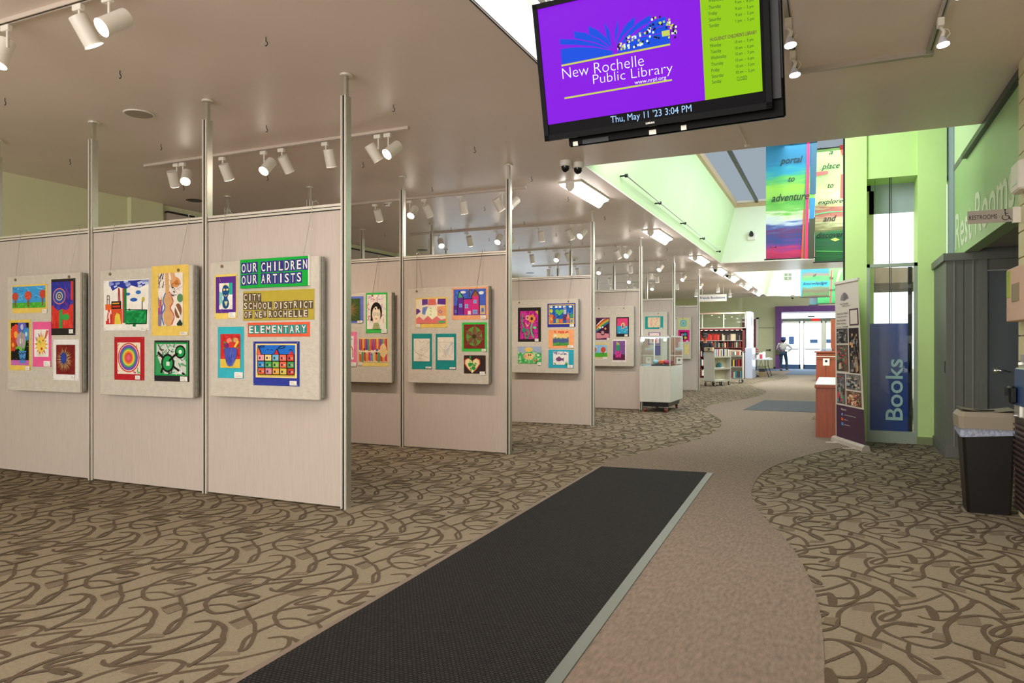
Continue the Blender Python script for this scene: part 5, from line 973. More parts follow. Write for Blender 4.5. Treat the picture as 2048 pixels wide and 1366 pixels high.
for i in range(115):
    x = rs.uniform(690, 1130); lim = 385-(x-690)*.19; top = max(110, 330-(x-690)*.75)
    if x > 1080: lim = 300; top = 180
    y = rs.uniform(top, lim-14); m = rs.choice([LL, WT, NV, LL, WT, NV, SB])
    tp([(x-7, y-6), (x+7, y-9), (x+8, y+7), (x-6, y+10)], m)
tp([(1015,232),(1075,220),(1078,262),(1020,272)], LL)
tp([(268,482),(1078,322),(1080,336),(270,495)], LL); tp([(291,725),(1092,588),(1093,601),(292,738)], LL)
b.build('logo', s, world=False)
def tt(txt, x0, y0, x1, y1, hpx, m, bold=0):
    a = tuv(x0, y0); c = tuv(x1, y1); h = abs(tuv(x0, y0-hpx)[1]-a[1])
    ob = lettering(txt, (a[0], .0074, a[1]), (c[0]-a[0], 0, c[1]-a[1]), (0, 0, 1), math.hypot(c[0]-a[0], c[1]-a[1]), h, m, None, bold=bold, depth=0)
    ob.parent = s
tt('New Rochelle', 278, 588, 884, 487, 80, WT, -.014); tt('Public Library', 508, 648, 1100, 560, 92, WT, -.014); tt('www.nrpl.org', 815, 636, 1050, 596, 36, WT, .002)
bl = glow('#a9d0ff', 1.0); tt("Thu, May 11 '23 3:04 PM", 638, 932, 1240, 846, 68, bl)
TX_ = glow('#0d4a3c', .5); TM = glow('#7a2c54', .6)
rowsT = [('Wednesday', 1365, 24, 116, '9 am  -  8 pm', 1562, 34), ('Thursday', 1366, 76, 92, '9 am  -  5 pm', 1564, 82), ('Friday', 1368, 122, 62, '9 am  -  5 pm', 1566, 128), ('Saturday', 1370, 168, 90, '1 pm  -  5 pm', 1568, 174), ('Sunday', 1372, 212, 72, None, 0, 0),
         ('Monday', 1379, 362, 82, '10 am  -  5 pm', 1562, 330), ('Tuesday', 1381, 407, 80, '10 am  -  6 pm', 1564, 376), ('Wednesday', 1383, 452, 116, '10 am  -  5 pm', 1566, 420), ('Thursday', 1386, 500, 90, '10 am  -  6 pm', 1568, 466), ('Friday', 1388, 545, 60, '10 am  -  5 pm', 1570, 512), ('Saturday', 1390, 590, 88, '10 am  -  5 pm', 1571, 557), ('Sunday', 1392, 632, 70, 'CLOSED', 1577, 602)]
for d_, x, y, w_, h_, x2, y2 in rowsT:
    tt(d_, x, y, x+w_, y-w_*.16, 34 if d_[-1] == 'y' else 26, TX_)
    if h_: w2 = 138 if h_ != 'CLOSED' else 76; tt(h_, x2, y2, x2+w2, y2-w2*.15, 30, TX_)
tt("HUGUENOT CHILDREN'S LIBRARY", 1378, 308, 1726, 250, 28, TM, .01)
a = tuv(900, 938); c_ = tuv(965, 930)
ob = lettering('SAMSUNG', (a[0], -.0008, .012), (1, 0, 0), (0, 0, 1), c_[0]-a[0], .010, M_aluw, None, bold=.02, depth=0, name='maker_badge'); ob.parent = tv
mt = MB(); mt.bbox(.11, TW+.052, .10, .16, -.045, TH+.1, mat('mount_black', '#060606', .4, spec=.1), .008); mt.build('mount_frame', tv, world=False)
b = MB(); b.box(.12, TW+.04, .055, .10, .05, TH-.05, M_dark); b.build('spacer', tv, world=False)
for (x0, x1, z0) in ((.14, .17, -.052), (.2, .36, -.049), (.6, .64, -.049), (.78, .81, -.049)): b = MB(); b.box(x0, x1, .094, .101, z0+.01, z0+.035, M_aluw if x1-x0 < .1 else M_dark); b.build('clip', tv, world=False)
b = MB(); b.box(TW+.03, TW+.048, .094, .1, .15, TH-.1, M_dark); b.build('rail_slot', tv, world=False)
pole = MB(); pole.cyl((-.92, 4.2, 3.0), (-.92, 4.2, 3.5), .03, M_dark); pole.cyl((-.88, 4.2, 3.44), (-.88, 4.2, 3.48), .09, M_dark)
tag(pole.build('screen_pole'), 'black ceiling pole that carries the hanging screen', 'pole')

# ================================================================ cloth banners in the light wells
def banner_mat(name, stops, z0, z1, seed=0):
    m = bpy.data.materials.new(name); m.use_nodes = True; nt = m.node_tree; b = nt.nodes['Principled BSDF']; b.inputs['Roughness'].default_value = .7
    tc = nt.nodes.new('ShaderNodeTexCoord'); sp = nt.nodes.new('ShaderNodeSeparateXYZ'); nt.links.new(tc.outputs['Object'], sp.inputs[0])
    mp = nt.nodes.new('ShaderNodeMapping'); mp.inputs['Scale'].default_value = (2.2, 1, 16); mp.inputs['Location'].default_value = (seed, seed, 0); nt.links.new(tc.outputs['Object'], mp.inputs[0])
    n = nt.nodes.new('ShaderNodeTexNoise'); n.inputs['Scale'].default_value = 1.3; n.inputs['Detail'].default_value = 6; nt.links.new(mp.outputs[0], n.inputs[0])
    mr = nt.nodes.new('ShaderNodeMapRange'); mr.inputs['From Min'].default_value = 0; mr.inputs['From Max'].default_value = z1-z0; nt.links.new(sp.outputs[2], mr.inputs[0])
    ad = nt.nodes.new('ShaderNodeMath'); ad.operation = 'MULTIPLY_ADD'; ad.inputs[1].default_value = .22; nt.links.new(n.outputs[0], ad.inputs[0])
    sb = nt.nodes.new('ShaderNodeMath'); sb.operation = 'SUBTRACT'; sb.inputs[1].default_value = .11; nt.links.new(mr.outputs[0], sb.inputs[0]); nt.links.new(sb.outputs[0], ad.inputs[2])
    r = nt.nodes.new('ShaderNodeValToRGB'); nt.links.new(ad.outputs[0], r.inputs[0]); cr_ = r.color_ramp
    while len(cr_.elements) < len(stops): cr_.elements.new(.5)
    for e, (p, c) in zip(cr_.elements, stops): e.position = p; e.color = tuple(q*.72 for q in lin(c)[:3])+(1,)
    nt.links.new(r.outputs[0], b.inputs['Base Color']); return m
M_ink = mat('banner_ink', '#10201c', .6)
def banner(label, Y, x0, x1, zb, zt, m, extra, words, wv=.02, sgn=''):
    t = thing('cloth_banner', label, 'banner', (x0, Y, zb), 0, None)
    N = 10; vs = []
    for i in range(N+1):
        x = x0+(x1-x0)*i/N; dy = wv*math.sin(i*1.3)*.5
        vs += [(x, Y+dy, zb), (x, Y+dy*.6, zt)]
    b = MB(); b.add(vs, [(2*i, 2*i+2, 2*i+3, 2*i+1) for i in range(N)], m, True)
    b.add([(x, y+.004, z) for x, y, z in vs], [(2*i, 2*i+1, 2*i+3, 2*i+2) for i in range(N)], m, True); b.build('cloth', t)
    b = MB(); b.cyl((x0-.03, Y, zb), (x1+.03, Y, zb), .012, M_dark, seg=8); b.build('bottom_rod', t)
    for i, (pts, c) in enumerate(extra):
        b = MB(); b.add([(x, Y-.014-.0006*i, z) for x, z in pts], [tuple(range(len(pts)))], paint(c)); b.build('painted_stripe', t)
    for w_, xa, za, ww, hh in words: lettering(w_, (xa, Y-.022, za), (1, 0, 0), (0, 0, 1), ww, hh, M_ink, t, shear=.35, bold=.008)
    b = MB(); b.cyl((x0-.03, Y, zt), (x1+.03, Y, zt), .012, M_dark, seg=8); b.cyl((x0+.1, Y, zt), (x0+.1, Y, TOPZ+.1), .004, M_dark, seg=6); b.cyl((x1-.1, Y, zt), (x1-.1, Y, TOPZ+.1), .004, M_dark, seg=6); b.build('top_rod', t)
    return t
Y1 = 14.2
def P1(zx, zy): return on_y(1520+zx/5.06, 270+zy/5.06, Y1)
xa, zb = P1(60, 1262); xb = P1(553, 1262)[0]
b1 = banner_mat('banner_painted_a', [(0,'#c22a62'),(.06,'#e0356f'),(.13,'#7f3fa0'),(.2,'#2f4f9c'),(.27,'#6f3a78'),(.33,'#4a6ab0'),(.38,'#c9d8ea'),(.43,'#e0efc8'),(.48,'#7fc65a'),(.56,'#58b84a'),(.62,'#8fd05a'),(.72,'#9ad648'),(.8,'#4fb86a'),(.88,'#1f9ab8'),(.96,'#1f7fa8')], zb, 4.75, 1)
def w1(w_, x0, y0, x1, h, P=P1): a = P(x0, y0); c = P(x1, y0); return (w_, a[0], a[1], c[0]-a[0], abs(P(x0, y0-h)[1]-a[1]))
ex = [([P1(415,1250), P1(440,750), P1(452,750), P1(440,1250)], '#c8553a'), ([P1(545,1255), P1(488,1255), P1(498,850), P1(560,830)], '#41452f'), ([P1(548,845), P1(500,850), P1(505,640), P1(560,640)], '#2f7fb0'), ([P1(565,600), P1(505,600), P1(520,60), P1(580,60)], '#2f5a70'), ([P1(470,1255), P1(448,1255), P1(452,600), P1(470,300), P1(478,60), P1(500,60), P1(492,600)], '#3a7a48'), ([P1(484,1255), P1(455,1255), P1(470,400), P1(476,60), P1(504,60), P1(498,400)], '#ea2f64')]
banner('left banner of the near light well reading portal to adventure', Y1, xa, xb, zb, 5.04, b1, ex, [w1('w', 305, 108, 355, 25), w1('portal', 205, 318, 435, 85), w1('to', 288, 478, 352, 50), w1('adventure', 118, 680, 500, 75), w1('© A.M.', 98, 1146, 170, 14)])
Y2 = 14.9
def P2(zx, zy): return on_y(1520+zx/5.06, 270+zy/5.06, Y2)
xa = P2(555, 1285)[0]; zb = P2(700, 1283)[1]; xb = xa+.98
b2 = banner_mat('banner_painted_b', [(0,'#1f6a34'),(.1,'#2f7f42'),(.2,'#34754a'),(.3,'#2f8a4c'),(.36,'#9a8a5a'),(.42,'#dfe8a8'),(.5,'#c9806a'),(.58,'#b06a58'),(.64,'#d8e89a'),(.72,'#e6efaa'),(.8,'#c9e88f'),(.9,'#b8e88a')], zb, 4.65, 5)
ex = [([P2(805,120), P2(812,40), P2(960,40), P2(960,230), P2(830,210)], '#d8453c'), ([P2(812,640), P2(820,400), P2(960,380), P2(960,640)], '#d8554a'), ([P2(565,420), P2(570,375), P2(690,365), P2(690,395)], '#d8605a'), ([P2(560,800), P2(700,775), P2(960,765), P2(960,772), P2(700,785), P2(560,812)], '#5fd07a'), ([P2(570,1172), P2(960,1178), P2(960,1184), P2(570,1180)], '#6fd86a'), ([P2(710,1060), P2(760,1040), P2(810,1060), P2(760,1078)], '#c8d86a')]
banner('right banner of the near light well reading place to explore and discover', Y2, xa, xb, zb, 5.04, b2, ex, [w1('a', 698, 200, 740, 32, P2), w1('place', 622, 370, 808, 75, P2), w1('to', 685, 540, 745, 44, P2), w1('explore', 590, 720, 840, 60, P2), w1('and', 640, 880, 775, 60, P2), w1('discover', 572, 1048, 850, 60, P2)])
Y3 = 25.2
def P3(zx, zy, Y=25.2): return on_y(1590+zx/8.036, 530+zy/8.036, Y)
xa, zb = P3(95, 522); xb = P3(548, 522)[0]
b3 = banner_mat('banner_painted_c', [(0,'#5f3a2c'),(.08,'#4f7a48'),(.2,'#6a5a48'),(.32,'#5f7a58'),(.38,'#1fa0c8'),(.5,'#1f94c0'),(.56,'#4fae5c'),(.66,'#3f9a58'),(.76,'#7f6a5a'),(.84,'#2f7a8a'),(.95,'#1f7f9a')], zb, zb+.95, 9)
banner('banner in the far light well reading of knowledge', Y3, xa, xb, zb, 4.7, b3, [([P3(95,522), P3(88,380), P3(86,95), P3(108,95), P3(118,380), P3(110,480)], '#2f7fb0')], [w1('knowledge', 130, 335, 515, 60, P3), w1('of', 290, 190, 345, 50, P3)])
Y4 = 30.5
def P4(zx, zy): return on_y(1590+zx/8.036, 530+zy/8.036, 30.5)
xa, zb = P4(365, 628); b4 = banner_mat('banner_painted_d', [(0,'#2f7a3c'),(.06,'#4fc070'),(.3,'#5fc878'),(.6,'#6fc060'),(.95,'#8fd07a')], zb, 4.6, 3)
banner('green banner with a red stripe, right end of the far light well', Y4, xa, xa+1.3, zb, 4.7, b4, [([P4(560,615), P4(580,615), P4(600,80), P4(578,80)], '#f0455c'), ([P4(650,300), P4(680,300), P4(760,80), P4(700,80)], '#d88a7c')], [w1('the', 540, 235, 620, 55, P4), w1('world', 520, 425, 680, 50, P4)])
xa, zb = P4(228, 640); b5 = banner_mat('banner_painted_e', [(0,'#5f4a40'),(.1,'#6aa0b0'),(.4,'#8a8a9a'),(.7,'#5fa0b0'),(1,'#4f90a8')], zb, 3.6, 7)
banner('small blue-grey banner end below the knowledge banner', 30.9, xa, on_y(1635, 600, 30.9)[0], zb, 4.7, b5, [], [])

# ================================================================ roll-up banner
t = thing('rollup_banner', 'roll-up banner stand with library photos and purple foot beside the Books door', 'banner stand', (.18, 10.32, 0))
A0, A1, B0, B1 = Vector((.01, 10.77, .06)), Vector((.345, 9.885, .06)), Vector((.0, 10.77, 2.13)), Vector((.265, 10.13, 2.13))
def RU(u, v, off=0):
    p = (A0.lerp(A1, u)).lerp(B0.lerp(B1, u), v); n = Vector((-.93, -.36, 0)).normalized(); return p+n*(off)
def rq(name, u0, u1, v0, v1, m, off, par=t):
    b = MB(); N = 6; vs = []
    for i in range(N+1):
        for j in range(N+1): vs.append(RU(u0+(u1-u0)*i/N, v0+(v1-v0)*j/N, off))
    b.add(vs, [(i*(N+1)+j, (i+1)*(N+1)+j, (i+1)*(N+1)+j+1, i*(N+1)+j+1) for i in range(N) for j in range(N)], m); return b.build(name, par)
M_bw = mat('banner_white', '#cfc4ba', .5); M_pl = mat('banner_plum', '#3d1d3a', .5)
rq('banner_sheet', 0, 1, 0, 1, M_bw, 0); rq('purple_foot_panel', .03, 1, 0, .215, M_pl, .002)
b = MB(); b.prism([RU(-.02, 1, -.012), RU(1.03, 1, -.012), RU(1.03, 1.016, -.012), RU(-.02, 1.016, -.012)], Vector((-.93, -.36, 0))*.028, M_aluw); b.build('top_bar', t)
dv = (A1-A0).normalized()
b = MB(); n_ = Vector((-.93, -.36, 0))
for_ = [A0-dv*.03-n_*.05+Vector((0, 0, -.06)), A1+dv*.03-n_*.05+Vector((0, 0, -.06))]
q = for_[0]; r_ = for_[1]
b.prism([q, q+n_*.11, q+n_*.10+Vector((0, 0, .05)), q+n_*.07+Vector((0, 0, .075)), q+n_*.02+Vector((0, 0, .07))], r_-q, mat('foot_silver', '#c4bbb2', .35, .4)); b.build('base_cassette', t)
for u in (.2, .8):
    p = A0.lerp(A1, u); b = MB(); pz = Vector((p.x, p.y, .004)); b.prism([pz+n_*.05-dv*.02, pz+n_*.2-dv*.02, pz+n_*.2+dv*.02, pz+n_*.05+dv*.02], (0, 0, .008), M_aluw); b.build('foot', t)
b = MB(); p = A0.lerp(A1, .5)-n_*.04; b.cyl((p.x, p.y, .05), (p.x+.0, p.y, 2.12), .009, M_alu, seg=8); b.build('support_pole', t)
def RL(txt, u0, v0, wu, hv, m, bold=.0):
    p = RU(u0, v0, .004); p2 = RU(u0+wu, v0, .004); lettering(txt, p, p2-p, (0, 0, 1), (p2-p).length, hv*2.07, m, t, bold=bold)
M_tx = mat('banner_text', '#3a3038', .6); M_wt = mat('banner_white_text', '#e8dfe0', .6)
def photo(u0, u1, v0, v1, base, spots, seed):
    rq('printed_photo', u0, u1, v0, v1, paper(base), .002); rr_ = random.Random(seed); b = MB()
    for i in range(70):
        u = rr_.uniform(u0, u1-.05*(u1-u0)); v = rr_.uniform(v0, v1-.1*(v1-v0)); a = (u1-u)*rr_.uniform(.1, .5); c = (v1-v)*rr_.uniform(.08, .35); m = paper(rr_.choice(spots))
        a = min(a, .12); c = min(c, .05); b.add([RU(u, v, .0023+i*1e-5), RU(u+a, v+c*.1, .0023+i*1e-5), RU(u+a*.8, v+c, .0023+i*1e-5), RU(u+a*.1, v+c*.9, .0023+i*1e-5)], [(0, 1, 2, 3)], m)
    b.build('photo_detail', t)
dk = ['#2a2526', '#4a4446', '#6a6262', '#1a1718', '#8f8a86']
photo(.06, .52, .615, .71, '#4a4446', dk+['#a9a29c'], 1); photo(.56, .94, .43, .71, '#2a2224', dk+['#c99a6a'], 2)
photo(.06, .52, .435, .605, '#5a5048', ['#b84a4a', '#3a342e', '#6a7a5a', '#b8a894', '#4a4038'], 3); photo(.06, .38, .225, .42, '#5a5458', ['#3a3438', '#6f8fa8', '#55804a', '#8f8a86', '#b84a4a'], 4)
photo(.42, .94, .325, .42, '#6f6a66', ['#b8a08a', '#8fa0a8', '#3a3432', '#c9b8a4'], 5); photo(.42, .94, .225, .315, '#6a4a40', ['#c86a5a', '#e0c0a0', '#3a2c28', '#8a9a6a', '#d88a6a'], 6)
b = MB()
for i in range(7):
    for sd in (-1, 1):
        a = PI/2+sd*(.15+i*.19); c0 = (.42+sd*.02, .885); p1 = (c0[0]+math.cos(a)*.2, c0[1]+math.sin(a)*.055); p2 = (c0[0]+math.cos(a+.12)*.2, c0[1]+math.sin(a+.12)*.055)
        b.add([RU(*c0, .003), RU(*p1, .003), RU(*p2, .003)], [(0, 1, 2)], mat('logo_grey', '#6a646a', .6))
b.build('logo', t)
RL('New Rochelle', .24, .862, .34, .012, M_tx); RL('Public Library', .32, .846, .34, .013, M_tx)
for i, s_ in enumerate(["Check Out What's", 'Going On at the', 'New Rochelle', 'Public Library']): RL(s_, .08, .80-i*.022, [.48, .43, .38, .40][i], .014, M_tx)
RL('SCAN HERE', .08, .716, .2, .006, M_tx)
b = MB(); b.add([RU(.32, .718, .003), RU(.5, .718, .003), RU(.5, .722, .003), RU(.32, .722, .003)], [(0, 1, 2, 3)], M_tx); b.add([RU(.5, .713, .003), RU(.55, .72, .003), RU(.5, .727, .003)], [(0, 1, 2)], M_tx); b.build('arrow', t)
rq('blank_code_frame', .6, .96, .725, .83, mat('plum_frame', '#4a2a3c', .5), .002); rq('blank_code_panel', .64, .92, .735, .82, M_bw, .003)
RL('Follow Us!', .22, .185, .18, .012, M_wt, .01)
for i, (c, s_, w_) in enumerate((('#3f5fa8', '/newrochellelibrary', .4), ('#d0503c', '@nrpl', .12), ('#4f8fd8', '@nrplibrary', .2))):
    v = .15-i*.031; rq('social_icon', .22, .29, v, v+.018, paper(c), .003); RL(s_, .33, v+.004, w_, .008, M_wt)
RL('f', .24, .152, .03, .013, M_wt, .02)

# ================================================================ low counter, information desk
t = thing('low_counter', 'low redwood counter with a white top beside the roll-up banner', 'counter', (.0, 12.2, 0))
b = MB(); b.box(-.25, .09, 11.08, 13.45, 0, .70, M_wood); b.build('body', t)
b = MB(); b.bbox(-.265, .10, 11.06, 13.5, .70, .748, M_wood, .006); b.build('edge_band', t)
b = MB(); b.box(-.25, .09, 11.09, 13.48, .748, .757, mat('white_laminate', '#eef0ea', .25)); b.build('top', t)
t = thing('information_desk', 'redwood information desk with white strip and paper notice, further down the path', 'desk', (-.1, 28.5, 0))
b = MB(); b.box(-.62, .39, 28.05, 29.4, 0, 1.02, M_wood); b.build('body', t)
b = MB(); b.box(-.635, .39, 28.03, 29.42, .885, .915, M_aluw); b.build('white_strip', t)
b = MB(); b.bbox(-.68, .39, 27.98, 29.46, 1.03, 1.085, M_wood, .01); b.build('top', t)
for x in (-.3, .05): b = MB(); b.box(x, x+.006, 28.04, 28.05, .02, .78, M_dark); b.build('panel_joint', t)
b = MB(); b.box(-.6, .39, 28.04, 28.05, .78, .786, M_dark); b.build('panel_joint', t)
a = on_y(1645.8, 731, 28.03); c = on_y(1659, 717, 28.03)
b = MB(); b.box(a[0], c[0], 28.03, 28.04, a[1], c[1], paper('#eee6e2')); nb = b.build('paper_notice', t)
b = MB(); b.lathe([(.035, 28.028), (.045, 28.028)], ((a[0]+c[0])/2, 0, (a[1]+c[1])/2+.03), paper('#cf3a44'), 14, 'y'); b.box((a[0]+c[0])/2-.012, (a[0]+c[0])/2+.012, 28.026, 28.03, (a[1]+c[1])/2-.0, (a[1]+c[1])/2+.06, paper('#4a4a52')); b.build('symbol', nb)
w = MB(); w.box(-.14, .39, 28.6, 28.9, 1.085, 2.25, M_wood); struct('trim_wood_post', w)
t = thing('desk_printer', 'pale printer and papers standing on the information desk', 'printer', (-.35, 28.5, 1.085))
b = MB(); b.bbox(-.33, -.1, 28.2, 28.6, 1.085, 1.2, mat('printer_grey', '#a9b6c9', .4), .015); b.build('body', t)
b = MB(); b.prism([(-.5, 28.15, 1.085), (-.33, 28.15, 1.085), (-.33, 28.15, 1.15), (-.42, 28.15, 1.17)], (0, .3, 0), mat('tray_blue', '#8694b4', .5)); b.build('paper_tray', t)

ORD = ['first', 'second', 'third', 'fourth', 'fifth', 'sixth', 'seventh', 'eighth', 'ninth', 'tenth', 'eleventh', 'twelfth', 'thirteenth', 'fourteenth']
# ================================================================ display case
CX0, CX1, CY0, CY1 = -3.49, -2.89, 13.89, 15.12
t = thing('display_case', 'glass-topped display case on red casters beside the fourth panel row', 'display case', ((CX0+CX1)/2, (CY0+CY1)/2, 0))
M_case = mat('case_laminate', '#c9c7be', .4, noise=.05, nscale=20, stretch=(1, 1, .1))
b = MB(); b.bbox(CX0, CX1, CY0, CY1, .2, .90, M_case, .004); b.build('cabinet', t)
b = MB(); b.box(CX0+.05, CX1-.05, CY0+.05, CY1-.08, .11, .2, M_black); b.build('plinth', t)
for x in (CX0+.1, CX1-.1):
    for y in (CY0+.08, CY1-.12):
        b = MB(); b.cyl((x-.018, y, .042), (x+.018, y, .042), .042, mat('red_wheel', '#7d2430', .4), seg=16); b.cyl((x-.02, y, .042), (x+.02, y, .042), .015, M_chrome, seg=10)
        b.box(x-.026, x-.02, y-.02, y+.02, .042, .1, M_chrome); b.box(x+.02, x+.026, y-.02, y+.02, .042, .1, M_chrome); b.box(x-.035, x+.035, y-.035, y+.035, .095, .11, M_chrome); b.build('caster', t)
b = MB(); b.box(CX0+.02, CX1-.02, CY0+.02, CY1-.02, .90, .905, mat('case_deck', '#6f7a88', .5)); b.build('deck', t)
for nm, a in (('glass_front', (CX0, CX1, CY0, CY0+.006)), ('glass_back', (CX0, CX1, CY1-.006, CY1)), ('glass_side', (CX0, CX0+.006, CY0, CY1)), ('glass_side', (CX1-.006, CX1, CY0, CY1))):
    b = MB(); b.box(*a, .90, 1.475, M_glass); b.build(nm, t)
b = MB(); b.box(CX0, CX1, CY0, CY1, 1.475, 1.481, M_glass); b.build('glass_top', t)
M_case_f = mat('case_frame', '#d6d3c9', .35, .2)
for (x, y) in ((CX0, CY0), (CX1-.018, CY0), (CX0, CY1-.018), (CX1-.018, CY1-.018)): b = MB(); b.box(x, x+.018, y, y+.018, .90, 1.485, M_case_f); b.build('corner_post', t)
for a in ((CX0, CX1, CY0, CY0+.018), (CX0, CX1, CY1-.018, CY1), (CX0, CX0+.018, CY0, CY1), (CX1-.018, CX1, CY0, CY1)):
    b = MB(); b.box(*a, 1.467, 1.49, M_case_f); b.build('top_rail', t)
b = MB(); b.box(CX0+.02, CX0+.04, CY0+.03, CY1-.03, 1.445, 1.465, glow('#dcebff', 6)); b.build('light_bar', t)
l = bpy.data.lights.new('case_light', 'POINT'); l.energy = 9; l.color = (.85, .92, 1); l.shadow_soft_size = .03; o = bpy.data.objects.new('case_light', l); C.objects.link(o); o.parent = t; o.location = (-.2, 0, 1.42)
t2 = thing('craft_tray', 'dark tray of red, orange and blue crafts inside the display case', 'tray', ((CX0+CX1)/2, 14.3, .905))
b = MB(); b.bbox(CX0+.2, CX1-.05, 14.0, 14.6, .905, .93, mat('tray_dark', '#20232a', .5), .006); b.build('tray', t2)
def blob(name, x, y, z, r, m, par, sq=.6, seed=0):
    rr_ = random.Random(seed); b = MB(); prof = [(.001, -r*sq)]+[(r*math.sin(PI*k/7)*(1+rr_.uniform(-.08, .08)), -r*sq*math.cos(PI*k/7)) for k in range(1, 7)]+[(.001, r*sq)]
    b.lathe(prof, (x, y, z+r*sq), m, 12); return b.build(name, par)
for i, (x, y, r, c, l) in enumerate(((-3.22, 14.1, .06, '#8fc0d8', 'pale blue clay dish in the display case'), (-3.17, 14.22, .05, '#d8b04a', 'yellow clay craft in the display case'), (-3.11, 14.08, .055, '#e0602c', 'orange round craft in the display case'), (-3.05, 14.2, .06, '#c8283a', 'red craft, left of the two in the display case'), (-3.0, 14.1, .05, '#c03058', 'crimson craft at the right of the display case tray'), (-2.97, 14.3, .055, '#6a3a8a', 'violet craft at the back of the display case tray'))):
    o = blob('clay_craft', x, y, .93, r, paint(c), None, .75, i); tag(o, l, 'craft')

# ================================================================ bookstore: sign, partition, shelves, books
t = thing('hanging_sign', 'white hanging sign reading Friends Bookstore', 'sign', (-3.85, 25.5, 2.9))
a = on_y(1398.5, 603.5, 25.5); c = on_y(1453, 588, 25.5)
b = MB(); b.bbox(a[0], c[0], 25.48, 25.53, a[1], c[1], mat('sign_white', '#ece4dc', .4), .004); b.build('board', t)
lettering('Friends Bookstore', (a[0]+.03, 25.478, a[1]+.085), (1, 0, 0), (0, 0, 1), (c[0]-a[0])*.92, .085, mat('sign_blue', '#55608f', .5), t, bold=.02)
for x in (a[0]+.1, c[0]-.1): b = MB(); b.cyl((x, 25.505, c[1]), (x, 25.505, CEIL), .004, M_alu, seg=6); b.build('cable', t)
SX0, SX1, SY = -6.4, -3.22, 29.4
t = thing('bookstore_shelf', 'long redwood bookcase with lit shelves behind the book trolleys', 'bookcase', ((SX0+SX1)/2, SY, 0))
M_mar = mat('maroon_wood', '#6e2f2a', .4, noise=.1, nscale=5); M_shelf = mat('shelf_grey', '#8d8580', .5)
SH = [.08, .49, .86, 1.21, 1.49]
b = MB(); b.box(SX0, SX1, SY+.30, SY+.33, 0, 1.97, mat('shelf_back', '#4a403e', .6)); b.build('back_panel', t)
for x in (SX0, -4.95, SX1-.09): b = MB(); b.box(x, x+.09 if x > -4 else x+.04, SY, SY+.32, 0, 1.97, M_mar); b.build('side_panel', t)
b = MB(); b.box(SX0, SX1, SY, SY+.32, 1.90, 1.97, M_mar); b.build('top', t)
for z in SH: b = MB(); b.box(SX0+.04, SX1-.09, SY+.01, SY+.31, z-.025, z, M_mar if z < 1.3 else M_shelf); b.build('shelf', t)
for k in range(9): b = MB(); x = -4.95+k*.2; b.box(x, x+.1, SY+.02, SY+.05, 1.885, 1.90, glow('#fff4ec', 3)); b.build('shelf_light', t)
gp = thing('glass_partition', 'aluminium-framed glass panels standing above the bookcase', 'partition', ((SX0+SX1)/2, SY, 1.97))
for x in (SX0, -5.4, -4.88, -4.05, -3.225): b = MB(); b.box(x, x+.035, SY+.1, SY+.14, 1.97, 2.56, M_case_f); b.build('upright', gp)
b = MB(); b.box(SX0, SX1+.03, SY+.09, SY+.15, 2.54, 2.60, mat('peach_rail', '#d8b8a4', .4)); b.build('top_rail', gp)
b = MB(); b.box(SX0, SX1+.03, SY+.09, SY+.15, 1.97, 2.0, M_aluw); b.build('bottom_rail', gp)
for x0, x1 in ((SX0+.03, -5.4), (-5.36, -4.88), (-4.84, -4.05), (-4.01, -3.225)): b = MB(); b.box(x0, x1, SY+.118, SY+.122, 2.0, 2.54, M_glass); b.build('pane', gp)
t = thing('tall_end_panel', 'tall white metal end panel between the bookcase and the folding table', 'panel', (-3.1, 29.9, 0))
M_em = mat('end_panel_metal', '#d2d6e2', .25, .35)
b = MB(); b.bbox(-3.16, -3.0, 29.35, 30.5, 0, 2.62, M_em, .01); b.build('panel', t)
b = MB(); b.box(-3.0, -2.99, 29.7, 29.85, 2.05, 2.45, M_dark); b.build('slot', t)
b = MB(); b.bbox(-3.20, -2.93, 29.3, 30.55, 0, 1.2, mat('end_box', '#b9bfd4', .3, .3), .01); b.build('lower_box', t)
M_bk = {}
def book(x, y, z, w, d, h, c, label, group, lean=0, rz=0, par=None):
    b = MB(); m = paper(c); pg = paper('#e9e0cc')
    # cover boards with a rounded spine and a page block
    vs = [(-w/2, 0, 0), (w/2, 0, 0), (w/2, d, 0), (-w/2, d, 0)]
    b.box(-w/2+.003, w/2-.003, .006, d-.004, .003, h-.003, pg); b.box(-w/2, -w/2+.003, 0, d, 0, h, m); b.box(w/2-.003, w/2, 0, d, 0, h, m)
    b.prism([(-w/2, .006, 0), (-w/4, -.002, 0), (w/4, -.002, 0), (w/2, .006, 0)], (0, 0, h), m)
    o = b.build('book', None); o.location = (x, y, z); o.rotation_euler = (0, lean, rz); tag(o, label, 'book', group)
    return o
cn = {'#b8302c': 'red', '#cf5a3a': 'orange-red', '#8a2a26': 'dark red', '#1d1b1c': 'black', '#3a3634': 'charcoal', '#c9b89a': 'cream', '#2f4a6a': 'blue', '#4a6a58': 'green', '#7a6a5a': 'brown', '#d8d4cc': 'white', '#d8b84a': 'yellow', '#2f8f9a': 'teal', '#7a3a6a': 'plum'}
sn = ['bottom', 'second lowest', 'middle', 'second highest', 'top']
rb = random.Random(11)
